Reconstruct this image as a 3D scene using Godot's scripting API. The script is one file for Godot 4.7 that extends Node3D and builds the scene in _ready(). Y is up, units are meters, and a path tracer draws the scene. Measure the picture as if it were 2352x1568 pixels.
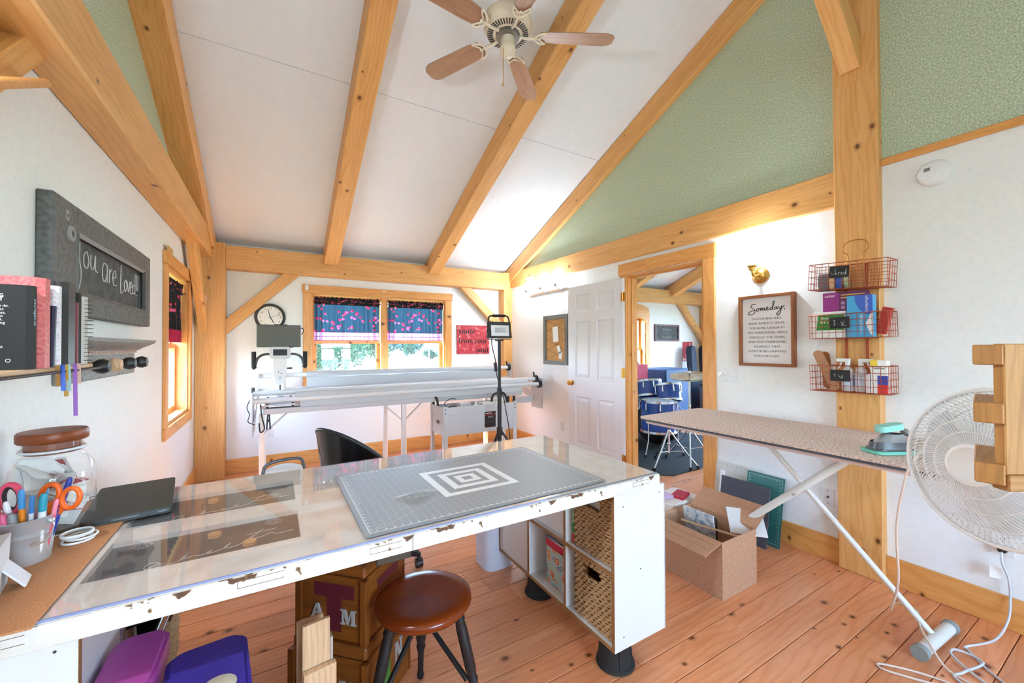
extends Node3D
# Timber-framed sewing loft. World: left wall x=0, back wall z=0, floor y=0, metres.
const W := 3.738
const LZ := 8.54
const CY0 := 2.48
const CS := 0.425
const TT := 0.805
const SKY := 30.0
const EXPO := 1.52
const SUN := 24.0
const SCONCE := 0.95
const GLOBE := 0.3
var used := {}
var rng := RandomNumberGenerator.new()
var mats := {}
var tex := {}

class Sh:
	var v := PackedVector3Array()
	var n := PackedVector3Array()
	var t := PackedVector2Array()
	var uo := Vector2.ZERO
	var faces := 0
	func tri(a: Vector3, b: Vector3, c: Vector3, na: Vector3, nb: Vector3, nc: Vector3, ua := Vector2.ZERO, ub := Vector2.ZERO, uc := Vector2.ZERO) -> void:
		if (b - a).cross(c - a).dot(na + nb + nc) > 0.0:
			v.append(a); v.append(c); v.append(b); n.append(na); n.append(nc); n.append(nb)
			t.append(ua + uo); t.append(uc + uo); t.append(ub + uo)
		else:
			v.append(a); v.append(b); v.append(c); n.append(na); n.append(nb); n.append(nc)
			t.append(ua + uo); t.append(ub + uo); t.append(uc + uo)
	func quad(a: Vector3, b: Vector3, c: Vector3, d: Vector3, nn := Vector3.ZERO, uv := []) -> void:
		if nn == Vector3.ZERO: nn = -(b - a).cross(c - a).normalized()
		var q: Array = uv
		if uv.is_empty(): q = [Vector2(0, 1), Vector2(1, 1), Vector2(1, 0), Vector2(0, 0)]
		tri(a, b, c, nn, nn, nn, q[0], q[1], q[2]); tri(a, c, d, nn, nn, nn, q[0], q[2], q[3])
	# box of size s about the origin of x, edges chamfered by bv; uv in metres, u along the longest side
	func box(s: Vector3, x := Transform3D.IDENTITY, bv := 0.0) -> Sh:
		var h := s * 0.5
		var la := 0
		if s.y >= s.x and s.y >= s.z: la = 1
		elif s.z >= s.x and s.z >= s.y: la = 2
		var cr := func(k: int, sg: Array) -> Vector3:
			var p := Vector3.ZERO
			for a in 3: p[a] = sg[a] * (h[a] - (0.0 if a == k else bv))
			return p
		var uvf := func(p: Vector3, k: int) -> Vector2:
			var a := (k + 1) % 3
			var b := (k + 2) % 3
			if b == la: var w_ := a; a = b; b = w_
			return Vector2(p[a], p[b] + k * 0.37)
		for k in 3:
			var a := (k + 1) % 3
			var b := (k + 2) % 3
			for sg in [-1.0, 1.0]:
				var ps := []
				for q in [[-1.0, -1.0], [1.0, -1.0], [1.0, 1.0], [-1.0, 1.0]]:
					var c := [0.0, 0.0, 0.0]
					c[k] = sg; c[a] = q[0]; c[b] = q[1]
					ps.append(cr.call(k, c))
				var nn := Vector3.ZERO
				nn[k] = sg
				nn = (x.basis * nn).normalized()
				quad(x * ps[0], x * ps[1], x * ps[2], x * ps[3], nn, [uvf.call(ps[0], k), uvf.call(ps[1], k), uvf.call(ps[2], k), uvf.call(ps[3], k)])
			if bv > 0.0:
				for sa in [-1.0, 1.0]:
					for sb in [-1.0, 1.0]:
						var c0 := [0.0, 0.0, 0.0]
						var c1 := [0.0, 0.0, 0.0]
						c0[k] = -1.0; c1[k] = 1.0
						c0[a] = sa; c1[a] = sa; c0[b] = sb; c1[b] = sb
						var n2 := Vector3.ZERO
						n2[a] = sa; n2[b] = sb
						n2 = (x.basis * n2).normalized()
						var p0: Vector3 = cr.call(a, c0)
						var p1: Vector3 = cr.call(a, c1)
						var p2: Vector3 = cr.call(b, c1)
						var p3: Vector3 = cr.call(b, c0)
						p0[k] = -h[k] + bv; p3[k] = -h[k] + bv; p1[k] = h[k] - bv; p2[k] = h[k] - bv
						quad(x * p0, x * p1, x * p2, x * p3, n2, [uvf.call(p0, a), uvf.call(p1, a), uvf.call(p2, a), uvf.call(p3, a)])
		if bv > 0.0:
			for sx in [-1.0, 1.0]:
				for sy in [-1.0, 1.0]:
					for sz in [-1.0, 1.0]:
						var c := [sx, sy, sz]
						var nn := (x.basis * Vector3(sx, sy, sz)).normalized()
						tri(x * cr.call(0, c), x * cr.call(1, c), x * cr.call(2, c), nn, nn, nn)
		return self
	func bx(lo: Vector3, hi: Vector3, bv := 0.0) -> Sh:
		return box((hi - lo).abs(), Transform3D(Basis.IDENTITY, (lo + hi) * 0.5), bv)
	# bar of width w (along side) and height h (along up) from a to b
	func bar(a: Vector3, b: Vector3, w: float, h: float, up := Vector3.UP, bv := 0.0) -> Sh:
		var d := (b - a).normalized()
		if absf(d.dot(up)) > 0.99: up = Vector3.RIGHT
		var s := up.cross(d).normalized()
		var u := d.cross(s).normalized()
		return box(Vector3(a.distance_to(b), h, w), Transform3D(Basis(d, u, d.cross(u)), (a + b) * 0.5), bv)
	# turn a profile of (radius, height) about the y axis of x
	func lathe(pr: Array, seg := 20, x := Transform3D.IDENTITY, sq := 1.0) -> Sh:
		var m := pr.size()
		var sn := []
		for k in m - 1:
			var d: Vector2 = pr[k + 1] - pr[k]
			sn.append(Vector2(d.y, -d.x).normalized() if d.length() > 1e-7 else Vector2(1, 0))
		for k in m - 1:
			var n0: Vector2 = sn[k]
			var n1: Vector2 = sn[k]
			if k > 0 and sn[k - 1].dot(sn[k]) > 0.6: n0 = (sn[k - 1] + sn[k]).normalized()
			if k < m - 2 and sn[k + 1].dot(sn[k]) > 0.6: n1 = (sn[k + 1] + sn[k]).normalized()
			var p0: Vector2 = pr[k]
			var p1: Vector2 = pr[k + 1]
			for j in seg:
				var a0 := TAU * j / seg
				var a1 := TAU * (j + 1) / seg
				var e0 := Vector3(cos(a0), 0, sin(a0) * sq)
				var e1 := Vector3(cos(a1), 0, sin(a1) * sq)
				var A := x * (e0 * p0.x + Vector3.UP * p0.y)
				var B := x * (e1 * p0.x + Vector3.UP * p0.y)
				var C := x * (e1 * p1.x + Vector3.UP * p1.y)
				var D := x * (e0 * p1.x + Vector3.UP * p1.y)
				var f := func(e: Vector3, q: Vector2) -> Vector3: return (x.basis * Vector3(e.x * q.x, q.y, e.z * q.x)).normalized()
				var u0 := Vector2(float(j) / seg, p0.y)
				var u1 := Vector2(float(j + 1) / seg, p0.y)
				var u2 := Vector2(float(j + 1) / seg, p1.y)
				var u3 := Vector2(float(j) / seg, p1.y)
				if p0.x > 1e-6: tri(A, B, C, f.call(e0, n0), f.call(e1, n0), f.call(e1, n1), u0, u1, u2)
				if p1.x > 1e-6: tri(A, C, D, f.call(e0, n0), f.call(e1, n1), f.call(e0, n1), u0, u2, u3)
		return self
	func cyl(a: Vector3, b: Vector3, r0: float, r1 := -1.0, seg := 12) -> Sh:
		if r1 < 0.0: r1 = r0
		var d := b - a
		var l := d.length()
		d = d / l
		var s := d.cross(Vector3.RIGHT if absf(d.x) < 0.9 else Vector3.UP).normalized()
		return lathe([Vector2(0, 0), Vector2(r0, 0), Vector2(r1, l), Vector2(0, l)], seg, Transform3D(Basis(s, d, s.cross(d)), a))
	func ball(c: Vector3, r: float, sc := Vector3.ONE, seg := 14) -> Sh:
		var pr := []
		var k := int(seg / 2.0) + 1
		for i in k + 1: pr.append(Vector2(r * sin(PI * i / k), -r * cos(PI * i / k)))
		return lathe(pr, seg, Transform3D(Basis.from_scale(sc), c))
	func tube(p: Array, r: float, seg := 8, closed := false, r1 := -1.0) -> Sh:
		var m := p.size()
		var fr := []
		var up := Vector3.ZERO
		for k in m:
			var a: Vector3 = p[(k - 1 + m) % m] if closed or k > 0 else p[0]
			var b: Vector3 = p[(k + 1) % m] if closed or k < m - 1 else p[m - 1]
			var d := (b - a).normalized()
			if up == Vector3.ZERO: up = d.cross(Vector3.RIGHT if absf(d.x) < 0.8 else Vector3.UP).normalized()
			up = (up - d * up.dot(d)).normalized()
			fr.append([up, d.cross(up)])
		var cnt := m if closed else m - 1
		for k in cnt:
			var k1 := (k + 1) % m
			var ra := r if r1 < 0.0 else lerpf(r, r1, float(k) / cnt)
			var rb := r if r1 < 0.0 else lerpf(r, r1, float(k + 1) / cnt)
			for j in seg:
				var a0 := TAU * j / seg
				var a1 := TAU * (j + 1) / seg
				var na: Vector3 = fr[k][0] * cos(a0) + fr[k][1] * sin(a0)
				var nb: Vector3 = fr[k][0] * cos(a1) + fr[k][1] * sin(a1)
				var nc: Vector3 = fr[k1][0] * cos(a1) + fr[k1][1] * sin(a1)
				var nd: Vector3 = fr[k1][0] * cos(a0) + fr[k1][1] * sin(a0)
				tri(p[k] + na * ra, p[k] + nb * ra, p[k1] + nc * rb, na, nb, nc)
				tri(p[k] + na * ra, p[k1] + nc * rb, p[k1] + nd * rb, na, nc, nd)
		if not closed:
			for e in [0, m - 1]:
				var dn: Vector3 = (p[0] - p[1]).normalized() if e == 0 else (p[m - 1] - p[m - 2]).normalized()
				var rr := r if e == 0 or r1 < 0.0 else r1
				for j in seg:
					var a0 := TAU * j / seg
					var a1 := TAU * (j + 1) / seg
					tri(p[e], p[e] + (fr[e][0] * cos(a0) + fr[e][1] * sin(a0)) * rr, p[e] + (fr[e][0] * cos(a1) + fr[e][1] * sin(a1)) * rr, dn, dn, dn)
		return self
	# extrude a polygon of the local xy plane by d along local z (centred)
	func prism(poly: PackedVector2Array, d: float, x := Transform3D.IDENTITY, smooth := false) -> Sh:
		var ix := Geometry2D.triangulate_polygon(poly)
		var z := Vector3(0, 0, d * 0.5)
		for sg in [1.0, -1.0]:
			var nn := (x.basis * Vector3(0, 0, sg)).normalized()
			for k in range(0, ix.size(), 3):
				var q := []
				var w := []
				for e in 3:
					var g := poly[ix[k + e]]
					q.append(x * (Vector3(g.x, g.y, 0) + z * sg)); w.append(g)
				tri(q[0], q[1], q[2], nn, nn, nn, w[0], w[1], w[2])
		var m := poly.size()
		var cw := 1.0 if Geometry2D.is_polygon_clockwise(poly) else -1.0
		var sn := []
		for k in m:
			var dd := poly[(k + 1) % m] - poly[k]
			sn.append(Vector2(-dd.y, dd.x).normalized() * cw)
		for k in m:
			var a := poly[k]
			var b := poly[(k + 1) % m]
			var n0: Vector2 = sn[k]
			var n1: Vector2 = sn[k]
			if smooth:
				if sn[(k - 1 + m) % m].dot(sn[k]) > 0.7: n0 = (sn[(k - 1 + m) % m] + sn[k]).normalized()
				if sn[(k + 1) % m].dot(sn[k]) > 0.7: n1 = (sn[(k + 1) % m] + sn[k]).normalized()
			var N0 := (x.basis * Vector3(n0.x, n0.y, 0)).normalized()
			var N1 := (x.basis * Vector3(n1.x, n1.y, 0)).normalized()
			var A := x * (Vector3(a.x, a.y, 0) - z)
			var B := x * (Vector3(b.x, b.y, 0) - z)
			var C := x * (Vector3(b.x, b.y, 0) + z)
			var D := x * (Vector3(a.x, a.y, 0) + z)
			var l := a.distance_to(b)
			tri(A, B, C, N0, N1, N1, Vector2(0, 0), Vector2(l, 0), Vector2(l, d))
			tri(A, C, D, N0, N1, N0, Vector2(0, 0), Vector2(l, d), Vector2(0, d))
		return self
	# a smooth grid surface f(u, v) -> point; th > 0 gives it a back side that far behind
	func sheet(f: Callable, nu: int, nv: int, th := 0.0) -> Sh:
		var P := []
		for i in nu + 1:
			var row := []
			for j in nv + 1: row.append(f.call(float(i) / nu, float(j) / nv))
			P.append(row)
		var N := []
		for i in nu + 1:
			var row := []
			for j in nv + 1:
				var du: Vector3 = P[mini(i + 1, nu)][j] - P[maxi(i - 1, 0)][j]
				var dv: Vector3 = P[i][mini(j + 1, nv)] - P[i][maxi(j - 1, 0)]
				row.append(du.cross(dv).normalized())
			N.append(row)
		for side in ([1.0, -1.0] if th > 0.0 else [1.0]):
			for i in nu:
				for j in nv:
					var q := []
					var m := []
					var w := []
					for e in [[0, 0], [1, 0], [1, 1], [0, 1]]:
						var pn: Vector3 = N[i + e[0]][j + e[1]]
						q.append(P[i + e[0]][j + e[1]] + pn * (th * 0.5 * side)); m.append(pn * side)
						w.append(Vector2(float(i + e[0]) / nu, float(j + e[1]) / nv))
					tri(q[0], q[1], q[2], m[0], m[1], m[2], w[0], w[1], w[2])
					tri(q[0], q[2], q[3], m[0], m[2], m[3], w[0], w[2], w[3])
		if th > 0.0:
			var edge := func(a: Vector3, b: Vector3, na: Vector3, nb: Vector3) -> void:
				quad(a + na * th * 0.5, b + nb * th * 0.5, b - nb * th * 0.5, a - na * th * 0.5)
			for i in nu:
				edge.call(P[i][0], P[i + 1][0], N[i][0], N[i + 1][0]); edge.call(P[i + 1][nv], P[i][nv], N[i + 1][nv], N[i][nv])
			for j in nv:
				edge.call(P[0][j + 1], P[0][j], N[0][j + 1], N[0][j]); edge.call(P[nu][j], P[nu][j + 1], N[nu][j], N[nu][j + 1])
		return self
	func mirror_x(x: float) -> void:
		for i in v.size():
			v[i].x = 2.0 * x - v[i].x
			n[i].x = -n[i].x
		for i in range(0, v.size(), 3):
			var a := v[i + 1]
			var b := n[i + 1]
			v[i + 1] = v[i + 2]; n[i + 1] = n[i + 2]
			v[i + 2] = a; n[i + 2] = b
	func mesh() -> ArrayMesh:
		var a := []
		a.resize(Mesh.ARRAY_MAX)
		a[Mesh.ARRAY_VERTEX] = v; a[Mesh.ARRAY_NORMAL] = n; a[Mesh.ARRAY_TEX_UV] = t
		var m := ArrayMesh.new()
		m.add_surface_from_arrays(Mesh.PRIMITIVE_TRIANGLES, a)
		return m

func sh() -> Sh:
	var s := Sh.new()
	s.uo = Vector2(rng.randf() * 5.0, rng.randf() * 3.0)
	return s
func sh0() -> Sh:
	return Sh.new()
func numbered(called: String) -> String:
	used[called] = used.get(called, -1) + 1
	return called if used[called] == 0 else "%s_%03d" % [called, used[called]]
func obj(called: String, s: Sh, m: Material, parent: Node = self) -> MeshInstance3D:
	var o := MeshInstance3D.new()
	o.name = numbered(called) if parent == self else called
	o.mesh = s.mesh()
	o.material_override = m
	parent.add_child(o, true)
	return o
func tag(o: Node, label: String, category: String, group := "") -> Node:
	o.set_meta("label", label)
	o.set_meta("category", category)
	if group: o.set_meta("group", group)
	return o
func thing(called: String, label: String, category: String, at := Vector3.ZERO, turn := 0.0, group := "") -> Node3D:
	var o := Node3D.new()
	o.name = numbered(called)
	add_child(o)
	o.position = at
	o.rotation_degrees.y = turn
	tag(o, label, category, group)
	return o
func struct_node(called: String) -> Node3D:
	var o := Node3D.new()
	o.name = numbered(called)
	add_child(o)
	o.set_meta("kind", "structure")
	return o
func struct(called: String, s: Sh, m: Material) -> MeshInstance3D:
	var o := obj(called, s, m)
	o.set_meta("kind", "structure")
	return o
func copy(src: Node3D, at: Vector3, turn: float, label: String) -> Node3D:
	var c: Node3D = src.duplicate()
	c.name = numbered(String(src.name).rstrip("0123456789").rstrip("_"))
	add_child(c)
	c.position = at
	c.rotation_degrees.y = turn
	c.set_meta("label", label)
	return c
func T(p: Vector3, yaw := 0.0, pitch := 0.0, roll := 0.0) -> Transform3D:
	return Transform3D(Basis.from_euler(Vector3(deg_to_rad(pitch), deg_to_rad(yaw), deg_to_rad(roll))), p)
func V(x: float, y: float, z: float) -> Vector3:
	return Vector3(x, y, z)
func rrect(w: float, h: float, r: float, k := 4) -> PackedVector2Array:
	var p := PackedVector2Array()
	for c in [[1, 1, 0.0], [-1, 1, 0.5], [-1, -1, 1.0], [1, -1, 1.5]]:
		for i in k + 1:
			var a: float = PI * (c[2] + 0.5 * i / k)
			p.append(Vector2(c[0] * (w * 0.5 - r) + r * cos(a), c[1] * (h * 0.5 - r) + r * sin(a)))
	return p
func ell(a: float, b: float, k := 20) -> PackedVector2Array:
	var p := PackedVector2Array()
	for i in k: p.append(Vector2(a * cos(TAU * i / k), b * sin(TAU * i / k)))
	return p
# flat printed lettering, cap height h, facing +z of x
func text(s: String, h: float, m: Material, parent: Node, x: Transform3D, called := "lettering", serif := false, bold := false, align := HORIZONTAL_ALIGNMENT_CENTER, depth := 0.0006, wide := 1.0) -> MeshInstance3D:
	var tm := TextMesh.new()
	var f := SystemFont.new()
	f.font_names = PackedStringArray(["Droid Serif" if serif else "Droid Sans"])
	f.font_weight = 700 if bold else 400
	tm.font = f
	tm.font_size = 40
	tm.pixel_size = h / (0.714 * 40.0)
	tm.depth = depth
	tm.curve_step = 3.0
	tm.horizontal_alignment = align
	tm.text = s
	var o := MeshInstance3D.new()
	o.name = called
	o.mesh = tm
	o.material_override = m
	parent.add_child(o, true)
	o.transform = x * Transform3D(Basis.from_scale(Vector3(wide, 1, 1)), Vector3.ZERO)
	return o
# smooth points through a list
func spline(p: Array, k := 6, closed := false) -> Array:
	var out := []
	var m := p.size()
	for i in (m if closed else m - 1):
		var a = p[(i - 1 + m) % m] if closed or i > 0 else p[0]
		var b = p[i]
		var c = p[(i + 1) % m]
		var d = p[(i + 2) % m] if closed or i < m - 2 else p[m - 1]
		for j in k:
			var s := float(j) / k
			out.append(0.5 * ((2.0 * b) + (c - a) * s + (2.0 * a - 5.0 * b + 4.0 * c - d) * s * s + (3.0 * b - a - 3.0 * c + d) * s * s * s))
	if not closed: out.append(p[m - 1])
	return out
# pen strokes on a plane: lists of 2D points (units scaled by k) -> thin raised lines
func strokes(lists: Array, k: float, r: float, x: Transform3D) -> Sh:
	var s := sh0()
	for l in lists:
		var q := []
		for p in l: q.append(x * Vector3(p[0] * k, p[1] * k, 0))
		s.tube(spline(q, 4) if q.size() > 2 else q, r, 5)
	return s
func mk(key: String, hex: String, rough := 0.6, metal := 0.0, spec := 0.5) -> StandardMaterial3D:
	if mats.has(key): return mats[key]
	var m := StandardMaterial3D.new()
	m.resource_name = key
	m.albedo_color = Color.html(hex)
	m.roughness = rough
	m.metallic = metal
	m.metallic_specular = spec
	mats[key] = m
	return m
func col(hex: String, rough := 0.55) -> StandardMaterial3D:
	return mk("c_%s_%d" % [hex, int(rough * 100)], hex, rough)
func img(w: int, h: int, d: PackedByteArray) -> ImageTexture:
	return ImageTexture.create_from_image(Image.create_from_data(w, h, false, Image.FORMAT_RGB8, d))
# sawn softwood: u runs along the grain (lu metres), v across (lv metres)
func wood(w: int, h: int, lu: float, lv: float, sd: int, c1: String, c2: String, ck: String, knots: int, freq: float) -> ImageTexture:
	var a := Color.html(c1)
	var b := Color.html(c2)
	var kc := Color.html(ck)
	var n := FastNoiseLite.new()
	n.seed = sd; n.frequency = 1.0; n.fractal_octaves = 3
	var n2 := FastNoiseLite.new()
	n2.seed = sd + 7; n2.frequency = 1.0; n2.fractal_octaves = 2
	var r := RandomNumberGenerator.new()
	r.seed = sd
	var ks := []
	for i in knots: ks.append([r.randf() * lu, r.randf() * lv, 0.5 + r.randf() * 0.9])
	var d := PackedByteArray()
	d.resize(w * h * 3)
	var o := 0
	for j in h:
		var vv := lv * j / h
		for i in w:
			var uu := lu * i / w
			var ring := vv + n.get_noise_2d(uu * 0.9, vv * 4.0) * 0.045
			var dark := 0.0
			for k in ks:
				var du: float = (uu - k[0]) / (0.07 * k[2])
				if absf(du) > 3.0: continue
				var dv: float = (vv - k[1]) / (0.022 * k[2])
				var q := du * du + dv * dv
				if q > 9.0: continue
				ring += signf(dv) * exp(-q * 0.6) * 0.016 * k[2]
				var e: float = Vector2(uu - k[0], (vv - k[1]) * 1.35).length() / (0.0125 * k[2])
				dark = maxf(dark, clampf(2.6 - 2.2 * e, 0.0, 1.0))
				dark = maxf(dark, 0.28 * clampf(2.2 - e, 0.0, 1.0))
			var s := 0.5 + 0.5 * sin(ring * TAU * freq + n2.get_noise_2d(uu * 0.5, vv * 2.0) * 5.0)
			var g := n2.get_noise_2d(uu * 7.0, vv * 320.0)
			var f := clampf(0.34 * pow(s, 3.0) + 0.30 * g + 0.42 * n.get_noise_2d(uu * 1.3 + 9.0, vv * 9.0) + 0.25, 0.0, 1.0)
			var c := a.lerp(b, f).lerp(kc, dark)
			d[o] = int(clampf(c.r, 0, 1) * 255); d[o + 1] = int(clampf(c.g, 0, 1) * 255); d[o + 2] = int(clampf(c.b, 0, 1) * 255)
			o += 3
	return img(w, h, d)
func wood_mat(key: String, t: Texture2D, lu: float, lv: float, rough: float, tint := "ffffff") -> StandardMaterial3D:
	var m := mk(key, tint, rough)
	m.albedo_texture = t
	m.uv1_scale = Vector3(1.0 / lu, 1.0 / lv, 1)
	return m
func noise_mat(key: String, cols: Array, offs: Array, freq: float, scale: float, rough: float, octaves := 3, sd := 3, bump := 0.0) -> StandardMaterial3D:
	var m := mk(key, "ffffff", rough)
	var f := FastNoiseLite.new()
	f.seed = sd; f.frequency = freq; f.fractal_octaves = octaves
	var t := NoiseTexture2D.new()
	t.width = 512; t.height = 512; t.seamless = true; t.noise = f
	var g := Gradient.new()
	var pc := PackedColorArray()
	for c in cols: pc.append(Color.html(c))
	g.colors = pc; g.offsets = PackedFloat32Array(offs)
	t.color_ramp = g
	m.albedo_texture = t
	m.uv1_triplanar = true
	m.uv1_world_triplanar = true
	m.uv1_scale = Vector3.ONE * scale
	if bump > 0.0:
		var t2 := NoiseTexture2D.new()
		t2.width = 512; t2.height = 512; t2.seamless = true; t2.noise = f
		m.heightmap_enabled = true; m.heightmap_texture = t2; m.heightmap_scale = bump
	return m
const DIG := {"0": 31599, "1": 11415, "2": 29671, "3": 29647, "4": 23497, "5": 31183, "6": 31215, "7": 29330, "8": 31727, "9": 31695}
func put_num(im: Image, s: String, x: int, y: int, k: int, c: Color) -> void:
	for ch in s:
		var b: int = DIG.get(ch, 0)
		for q in 15:
			if b >> (14 - q) & 1: im.fill_rect(Rect2i(x + (q % 3) * k, y + (q / 3) * k, k, k), c)
		x += 4 * k
func line(im: Image, a: Vector2, b: Vector2, w: int, c: Color) -> void:
	var m := int(a.distance_to(b))
	for i in m + 1:
		var p := a.lerp(b, float(i) / maxi(m, 1))
		im.fill_rect(Rect2i(int(p.x), int(p.y), w, w), c)
func disc(im: Image, cx: float, cy: float, r: float, c: Color, r0 := 0.0) -> void:
	for y in range(int(cy - r), int(cy + r) + 1):
		for x in range(int(cx - r), int(cx + r) + 1):
			var q := Vector2(x - cx, y - cy).length()
			if q <= r and q >= r0 and x >= 0 and y >= 0 and x < im.get_width() and y < im.get_height(): im.set_pixel(x, y, c)
func img_mat(key: String, im: Image, rough: float) -> StandardMaterial3D:
	var m := mk(key, "ffffff", rough)
	m.albedo_texture = ImageTexture.create_from_image(im)
	return m
func ruled_mat(key: String, bg: String, fg: String, nx: int, ny: int, num: bool) -> StandardMaterial3D:
	var k := 30
	var im := Image.create(nx * k + 40, ny * k + 40, false, Image.FORMAT_RGB8)
	var c := Color.html(fg)
	var b := Color.html(bg)
	im.fill(b)
	var soft := b.lerp(c, 0.55)
	for i in nx * 1 + 1: im.fill_rect(Rect2i(20 + i * k, 20, 1, ny * k), soft)
	for j in ny + 1: im.fill_rect(Rect2i(20, 20 + j * k, nx * k, 1), soft)
	im.fill_rect(Rect2i(18, 18, nx * k + 4, 2), c); im.fill_rect(Rect2i(18, 20 + ny * k, nx * k + 4, 2), c)
	im.fill_rect(Rect2i(18, 18, 2, ny * k + 4), c); im.fill_rect(Rect2i(20 + nx * k, 18, 2, ny * k + 4), c)
	for i in nx * 8:
		im.fill_rect(Rect2i(20 + i * k / 8, 20 + ny * k - 5, 1, 5), c); im.fill_rect(Rect2i(20 + i * k / 8, 20, 1, 5), c)
	for j in ny * 8:
		im.fill_rect(Rect2i(20, 20 + j * k / 8, 5, 1), c); im.fill_rect(Rect2i(15 + nx * k, 20 + j * k / 8, 5, 1), c)
	line(im, Vector2(20, 20 + ny * k), Vector2(20 + ny * k * 0.95, 20 + ny * k * 0.05), 1, c)
	line(im, Vector2(20, 20 + ny * k), Vector2(20 + minf(nx, ny * 1.73) * k * 0.98, 20 + ny * k - minf(nx, ny * 1.73) * k * 0.566), 1, c)
	if num:
		for i in range(1, nx):
			put_num(im, str(i), 20 + i * k - 6, 8 + ny * k, 2, c); put_num(im, str(i), 20 + i * k - 6, 26, 2, c)
		for j in range(1, ny):
			put_num(im, str(j), 26, 20 + (ny - j) * k - 5, 2, c); put_num(im, str(j), nx * k - 4, 20 + (ny - j) * k - 5, 2, c)
	return img_mat(key, im, 0.5)

func make_materials() -> void:
	tex.beam = wood(1024, 320, 2.4, 0.75, 11, "e6ae6c", "ce9048", "6e3d14", 11, 34.0)
	tex.floor = wood(1024, 320, 2.4, 0.75, 23, "f0ae82", "d98c58", "74401f", 20, 30.0)
	tex.plain = wood(512, 128, 0.8, 0.2, 5, "ffffff", "c9c0b4", "8d8276", 0, 70.0)
	tex.dark = wood(512, 192, 0.9, 0.34, 31, "8a4c16", "66340c", "321705", 5, 30.0)
	wood_mat("beam", tex.beam, 2.4, 0.75, 0.5)
	wood_mat("trimwood", tex.beam, 2.4, 1.6, 0.42, "fff3e2")
	for i in 4: wood_mat("plank%d" % i, tex.floor, 2.4, 0.75, 0.34, ["fff6f0", "f6e8de", "ffeee2", "ecdcd0"][i])
	wood_mat("dark", tex.dark, 0.9, 0.34, 0.42)
	wood_mat("lidwood", tex.dark, 0.9, 0.34, 0.4, "ffe0c8").albedo_color = Color.html("ffd9bd")
	wood_mat("blade", tex.plain, 0.8, 0.09, 0.35, "b58a6c")
	wood_mat("lightwood", tex.plain, 0.8, 0.2, 0.5, "e0b78c")
	wood_mat("cratewood", tex.plain, 0.8, 0.2, 0.55, "c08a4a")
	wood_mat("frame_brown", tex.plain, 0.8, 0.2, 0.5, "a05f30")
	var w := noise_mat("wall", ["efefec", "f3f3f0", "f5f5f2"], [0.0, 0.5, 1.0], 0.03, 1.5, 0.85, 4, 3)
	w.metallic_specular = 0.3
	noise_mat("ceiling", ["e8eaee", "edeff3"], [0.0, 1.0], 0.02, 1.0, 0.9, 3, 4)
	noise_mat("green", ["a2ae8c", "b7c1a4", "c3cdb2", "dae2cd"], [0.2, 0.48, 0.62, 0.9], 0.05, 3.4, 0.8, 5, 9)
	noise_mat("wool", ["8a7670", "c9ae9e", "d9c2b2", "e8d6c8"], [0.2, 0.38, 0.55, 0.85], 0.06, 2.6, 0.95, 4, 12)
	noise_mat("felt", ["42434a", "5a5b63"], [0.2, 0.8], 0.12, 5.0, 0.98, 3, 13)
	noise_mat("hardboard", ["ab7148", "c18657", "c98f60"], [0.1, 0.5, 0.9], 0.09, 4.0, 0.75, 4, 14)
	noise_mat("chipboard", ["5a3c22", "a9784a", "c89a68"], [0.25, 0.5, 0.8], 0.08, 9.0, 0.85, 3, 15)
	noise_mat("cardboard", ["b98a68", "c59877"], [0.2, 0.8], 0.03, 3.0, 0.85, 3, 16)
	noise_mat("chipped", ["5c3d26", "87663f", "ddd6c8", "e6e1d6", "ece8e0"], [0.2, 0.262, 0.275, 0.5, 0.9], 0.014, 1.9, 0.6, 4, 18)
	noise_mat("blackpanel", ["241d1b", "352a26"], [0.2, 0.8], 0.02, 2.0, 0.7, 3, 19)
	noise_mat("chalk", ["3c3c3b", "4d4d4b", "5b5b58"], [0.2, 0.55, 0.95], 0.012, 2.0, 0.75, 4, 20)
	noise_mat("greypaint", ["4f4f4c", "626260", "6c6c69"], [0.15, 0.5, 0.9], 0.02, 3.0, 0.6, 4, 21)
	noise_mat("cork", ["b07a45", "cd9a62", "d8a970"], [0.2, 0.5, 0.85], 0.15, 6.0, 0.9, 3, 22)
	noise_mat("grass", ["264420", "30522a", "3a5c32"], [0.2, 0.5, 0.8], 0.02, 0.08, 0.95, 4, 24)
	noise_mat("redpaint", ["a8242c", "b8323a", "bf4048", "d8a0a0"], [0.1, 0.45, 0.72, 0.9], 0.01, 2.2, 0.6, 4, 25)
	noise_mat("drumblue", ["0b1f5c", "17408f", "2a63bd"], [0.15, 0.5, 0.9], 0.2, 6.0, 0.15, 3, 26)
	noise_mat("bandana", ["f0d8de", "c02848", "b01f40"], [0.22, 0.36, 0.9], 0.06, 8.0, 0.8, 3, 27)
	mk("white", "ececea", 0.45); mk("doorwhite", "e6e5e8", 0.4); mk("enamel", "dcdcdc", 0.35); mk("steelgrey", "c2c3c5", 0.4)
	mk("black", "1b1b1c", 0.45); mk("blackgloss", "141415", 0.18); mk("blackmatte", "242423", 0.8)
	mk("chrome", "d8d8da", 0.15, 1.0); mk("brass", "c99a4e", 0.28, 1.0); mk("iron", "6b6d70", 0.35, 1.0); mk("galv", "cfd2d6", 0.3, 0.6)
	mk("copper", "b0563a", 0.35, 0.6); mk("cream", "e9dcc4", 0.35); mk("charcoal", "3a3a38", 0.6); mk("paper", "f4f1ea", 0.9)
	var g := mk("glass", "ffffff", 0.02)
	g.transparency = BaseMaterial3D.TRANSPARENCY_ALPHA
	g.albedo_color.a = 0.04
	var ac := mk("acrylic", "ffffff", 0.03)
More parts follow.
